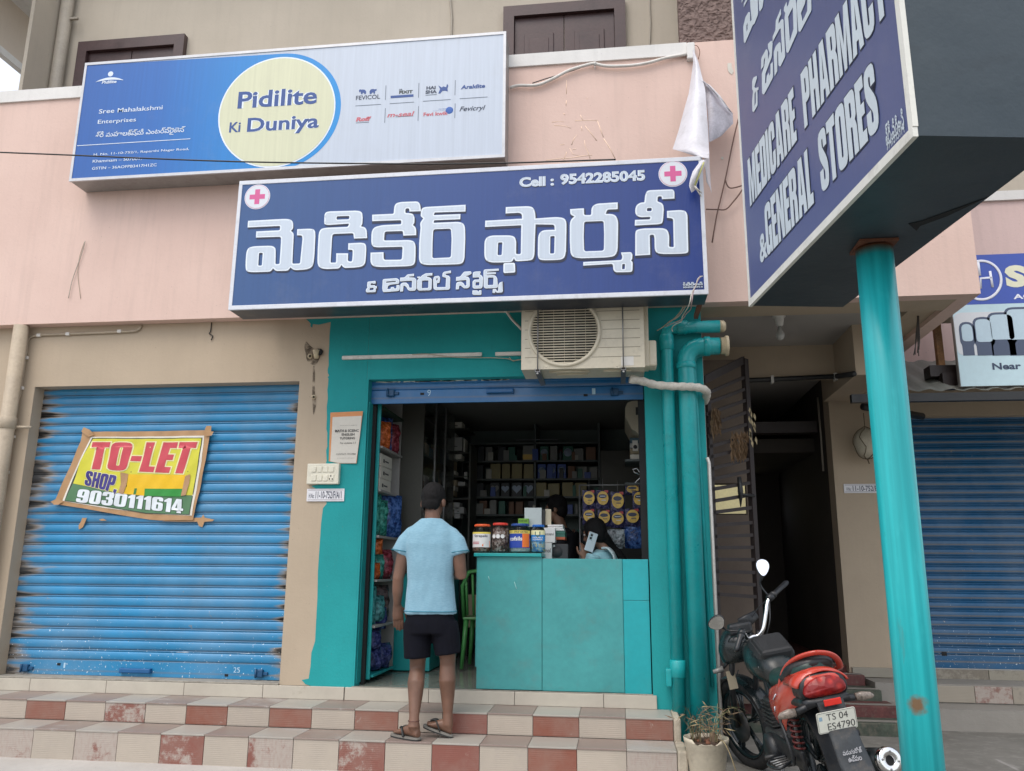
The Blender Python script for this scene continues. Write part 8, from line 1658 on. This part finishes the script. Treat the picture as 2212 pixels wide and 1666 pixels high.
bd=MB(); lp2=rounded([(-.098,-.050,.010),(.098,-.050,.010),(.098,.050,.010),(-.098,.050,.010)],3); bd.tube([plp(x,z,.0035) for x,z in lp2]+[plp(*lp2[0],.0035)],.0008,4); bp('plate_border',bd,M_ink,PL); bp('hologram_sticker',MB().quad(plp(-.090,.012,.004),plp(-.074,.012,.004),plp(-.074,.032,.004),plp(-.090,.032,.004)),flat(150,180,200,.3),PL,fix=False)
mg=MB().loft([[Vector((x_-.008*(1-abs(t_)**2),t_*w_,z_)) for t_ in [i/5-1 for i in range(11)]]+[Vector((x_+.012,t_*w_,z_)) for t_ in [1-i/5 for i in range(11)]] for x_,w_,z_ in ((-.495,.070,.575),(-.525,.073,.50),(-.560,.078,.43),(-.590,.078,.375),(-.600,.070,.365))]); bp('rear_mudflap',mg,mat('dusty_mudflap',(.030,.036,.042),.6,.3,7,dirt=.45))
def mw(s,v0,v1,u0,u1):
    mb=MB(); put(mb,s,lambda u,v:Vector((-.553-(.50-(v0+(v1-v0)*v))*.33+.0,-(u0+(u1-u0)*u),v0+(v1-v0)*v)),.01); bp('lettering',mb,flat(176,176,180,.6),None,fix=False)
mw('వడుగురోజ్',.468,.492,-.050,.050); mw('ఉప్పల',.436,.462,-.034,.034)
bp('inner_mudguard',MB().add([v for i in range(12) for v in (Vector((.345*math.cos(R(60+i*11)),-.07,.311+.345*math.sin(R(60+i*11)))),Vector((.345*math.cos(R(60+i*11)),.07,.311+.345*math.sin(R(60+i*11)))))],[(2*i,2*i+1,2*i+3,2*i+2) for i in range(11)],0,True),M_bbk,fix=False)
# shock absorbers
M_spr=mat('maroon_spring',(.12,.02,.018),.35,.2,10)
for s_ in (-1,1):
    a_,b_=Vector((-.06,.105*s_,.665)),Vector((-.02,.10*s_,.345)); d=b_-a_; bp('shock_absorber',MB().tube([a_,a_+d*.35],[.018,.018],10).tube([a_,b_],.009,8),M_steel); mb=MB(); pts=[]
    for i in range(100):
        t_=i/99; an=t_*2*math.pi*8; c_=a_+d*(.08+.78*t_); pts.append(c_+Vector((math.cos(an)*.028,math.sin(an)*.028,0)))
    mb.tube(pts,.0065,6); bp('spring',mb,M_spr)
# saree guard and footrests on the left
bp('leg_guard',MB().tube(bezier([(-.06,.13,.60),(-.10,.19,.585),(-.16,.20,.54),(-.20,.20,.44),(-.17,.19,.37),(-.06,.17,.345),(.02,.13,.35)],5),.009,7),M_bbk)
for k in range(4): bp('guard_rod',MB().tube([(-.07-.02*k,.185,.58-.05*k),(-.19,.20,.52-.045*k)],.0035,5),M_bbk)
bp('side_step',MB().tube(bezier([(.02,.13,.34),(-.04,.24,.325),(.08,.27,.32),(.16,.22,.325),(.14,.14,.335)],5),.008,6),M_bbk)
for k in range(4): bp('step_bar',MB().tube([(-.02+.045*k,.245,.325),(.0+.04*k,.15,.33)],.0055,5),M_steel)
bp('footrest',MB().tube([(.32,.12,.30),(.32,.22,.30)],.014,8),M_bbk); bp('footrest',MB().tube([(-.0,-.12,.42),(-.02,-.25,.42)],.018,8),M_bbk); bp('side_stand',MB().tube([(.35,.11,.24),(.30,.25,.045)],.011,7),M_steel); bp('main_stand',MB().tube([(.25,.10,.20),(.05,.12,.10),(-.02,.14,.10)],.011,7),M_bbk)
# exhaust
ex=bp('exhaust',MB().tube([(.55,-.09,.25),(.30,-.14,.20),(.08,-.19,.26),(.0,-.20,.285)],[.020,.020,.024,.045],12).tube([(.0,-.20,.285),(-.05,-.205,.295),(-.34,-.238,.345)],[.046,.060,.062],18),M_bbk2)
e0=Vector((-.34,-.238,.345)); ed=Vector((-.29,-.033,.05)).normalized()
mb=MB(); pr=[(.066,0),(.068,.012),(.066,.035),(.056,.045),(.026,.043),(.024,.020),(.022,.0)]; n=28; u_=ed.orthogonal().normalized(); v_=ed.cross(u_); vs=[]
for r_,h_ in pr:
    for j in range(n): a=2*math.pi*j/n; vs.append(e0+ed*h_+u_*math.cos(a)*r_+v_*math.sin(a)*r_)
mb.add(vs,[(i*n+j,i*n+(j+1)%n,(i+1)*n+(j+1)%n,(i+1)*n+j) for i in range(6) for j in range(n)],0,True); bp('exhaust_tip',mb,M_chrome,ex)
bp('exhaust_hole',MB().add([e0+ed*.03+u_*math.cos(2*math.pi*j/20)*.024+v_*math.sin(2*math.pi*j/20)*.024 for j in range(20)],[tuple(range(20))]),M_hole,ex,fix=False)
for k in range(4): a=k*math.pi/2+.5; bp('bolt',MB().ball(e0+ed*.046+u_*math.cos(a)*.043+v_*math.sin(a)*.043,.006,n=8),M_steel,ex)
# cables
for pts in ([(.84,-.2,1.15),(.90,-.10,1.08),(.92,.0,.95),(.86,.03,.80)],[(.63,.11,.97),(.75,.16,.95),(.88,.14,.88),(.90,.05,.75)],[(.82,-.18,1.14),(.74,-.12,1.0),(.80,-.05,.85)],[(1.2,.12,.31),(1.05,.2,.5),(.9,.12,.72)]): bp('control_cable',MB().tube(bezier(pts,5),.004,5),M_bbk)
# ================= flower pot with dry plant =================
PT=thing('flower_pot','cracked cream plastic pot of dry soil at the right end of the steps','flower pot',(.445,-.62,0))
pcx,pcy=.445,-.66; zt_=.275
q=fY(1525,1592,pcy); pcx=q.x-.0; zt_=q.z
M_pot=mat('cream_pot_plastic',(.55,.49,.38),.45,.12,6,dirt=.45)
mb=MB(); n=40; vs=[]; pr=[(.095,0),(.10,.02),(.118,zt_*.55),(.120,zt_*.56),(.126,zt_*.78),(.133,zt_*.80),(.134,zt_*.90),(.137,zt_*.91),(.139,zt_),(.131,zt_),(.128,zt_*.88)]
rg=random.Random(4); chip=[0]*n
for j in range(n): chip[j]=.028*(1 if 26<=j<=33 else 0)*rg.uniform(.5,1)+rg.uniform(0,.004)
for i,(r_,h_) in enumerate(pr):
    for j in range(n): a=2*math.pi*j/n; hh=h_-(chip[j] if i>=8 and i<10 else 0); vs.append((pcx+r_*math.cos(a),pcy+r_*math.sin(a),hh))
k=len(pr); mb.add(vs,[(i*n+j,i*n+(j+1)%n,(i+1)*n+(j+1)%n,(i+1)*n+j) for i in range(k-1) for j in range(n)]+[tuple(range(n))],0,True); part('pot_shell',mb,M_pot,PT)
mb=MB(); rings=[]; 
for i in range(9):
    for j in range(24): a=2*math.pi*j/24; r_=.128*i/8; mb.v.append(Vector((pcx+r_*math.cos(a),pcy+r_*math.sin(a),zt_*.90+NZ.noise(Vector((r_*math.cos(a)*22,r_*math.sin(a)*22,3)))*.022)))
mb.f=[(i*24+j,i*24+(j+1)%24,(i+1)*24+(j+1)%24,(i+1)*24+j) for i in range(8) for j in range(24)]; mb.mi=[0]*len(mb.f); mb.sm=[True]*len(mb.f); part('soil',mb,mat('dry_soil',(.07,.042,.028),.95,.5,40,bump=.8,bscale=90),PT,fix=False)
for k in range(9): a=rg.uniform(0,6.28); part('soil_clod',MB().ball((pcx+.08*math.cos(a)*rg.random(),pcy+.08*math.sin(a)*rg.random(),zt_*.92),rg.uniform(.012,.024),rg.uniform(.01,.02),rg.uniform(.008,.016),7),mat('reddish_soil',(.17,.07,.04),.95,.4,40),PT)
PN=thing('dry_plant','withered grassy plant drooping out of the cream pot','plant',(pcx,pcy,zt_*.9))
M_dry=[mat('straw_blade',(.30,.24,.13),.8,.3,30),mat('brown_blade',(.16,.11,.07),.85,.3,30),mat('dull_green_blade',(.10,.12,.045),.8,.3,30)]
rg=random.Random(21)
for k in range(60):
    left=k<36; bx_=pcx+(-.06 if left else .04)+rg.uniform(-.03,.03); by_=pcy+rg.uniform(-.04,.05); L_=rg.uniform(.14,.50); ang=rg.uniform(-2.6,.5) if left else rg.uniform(-1.2,2.2); dr=Vector((math.cos(ang)*(-1 if left and rg.random()<.6 else 1),math.sin(ang)*.6,0)); pts=[]
    for i in range(8):
        t_=i/7; pts.append(Vector((bx_,by_,zt_*.9))+dr*L_*.55*t_**1.4+Vector((0,0,L_*(1.15*t_-.85*t_**2.4))))
    w_=rg.uniform(.0012,.0028); mb=MB(); sd_=Vector((-dr.y,dr.x,0)).normalized() if dr.length>0 else Vector((1,0,0)); vs=[]
    for i,p in enumerate(pts): ww=w_*(1-(i/7)**2*.85); vs+=[p-sd_*ww,p+sd_*ww+Vector((0,0,ww*.6))]
    mb.add(vs,[(2*i,2*i+1,2*i+3,2*i+2) for i in range(7)],0,True); part('leaf_blade',mb,M_dry[rg.choice((0,0,1,1,2))],PN,fix=False)
    if k%3==0:
        for q_ in range(4):
            c=pts[4+q_%3]; d2=Vector((rg.uniform(-1,1),rg.uniform(-.5,.5),rg.uniform(-.9,.2))).normalized()*rg.uniform(.04,.09); part('leaf_blade',MB().add([c,c+d2*.5+Vector((0,.003,.004)),c+d2,c+d2*.5-Vector((.003,0,.004))],[(0,1,2,3)]),M_dry[rg.choice((0,1))],PN,fix=False)
part('leaf_blade',MB().tube(bezier([(pcx+.05,pcy-.04,zt_*.93),(pcx+.09,pcy-.12,zt_*1.0),(pcx+.13,pcy-.17,zt_*.7),(pcx+.17,pcy-.20,.05)],5),[(.0015,.005)]*16,5),M_dry[0],PN); part('root_crown',MB().ball((pcx+.045,pcy,zt_*.93),.030,.028,.05,9),M_dry[1],PN)
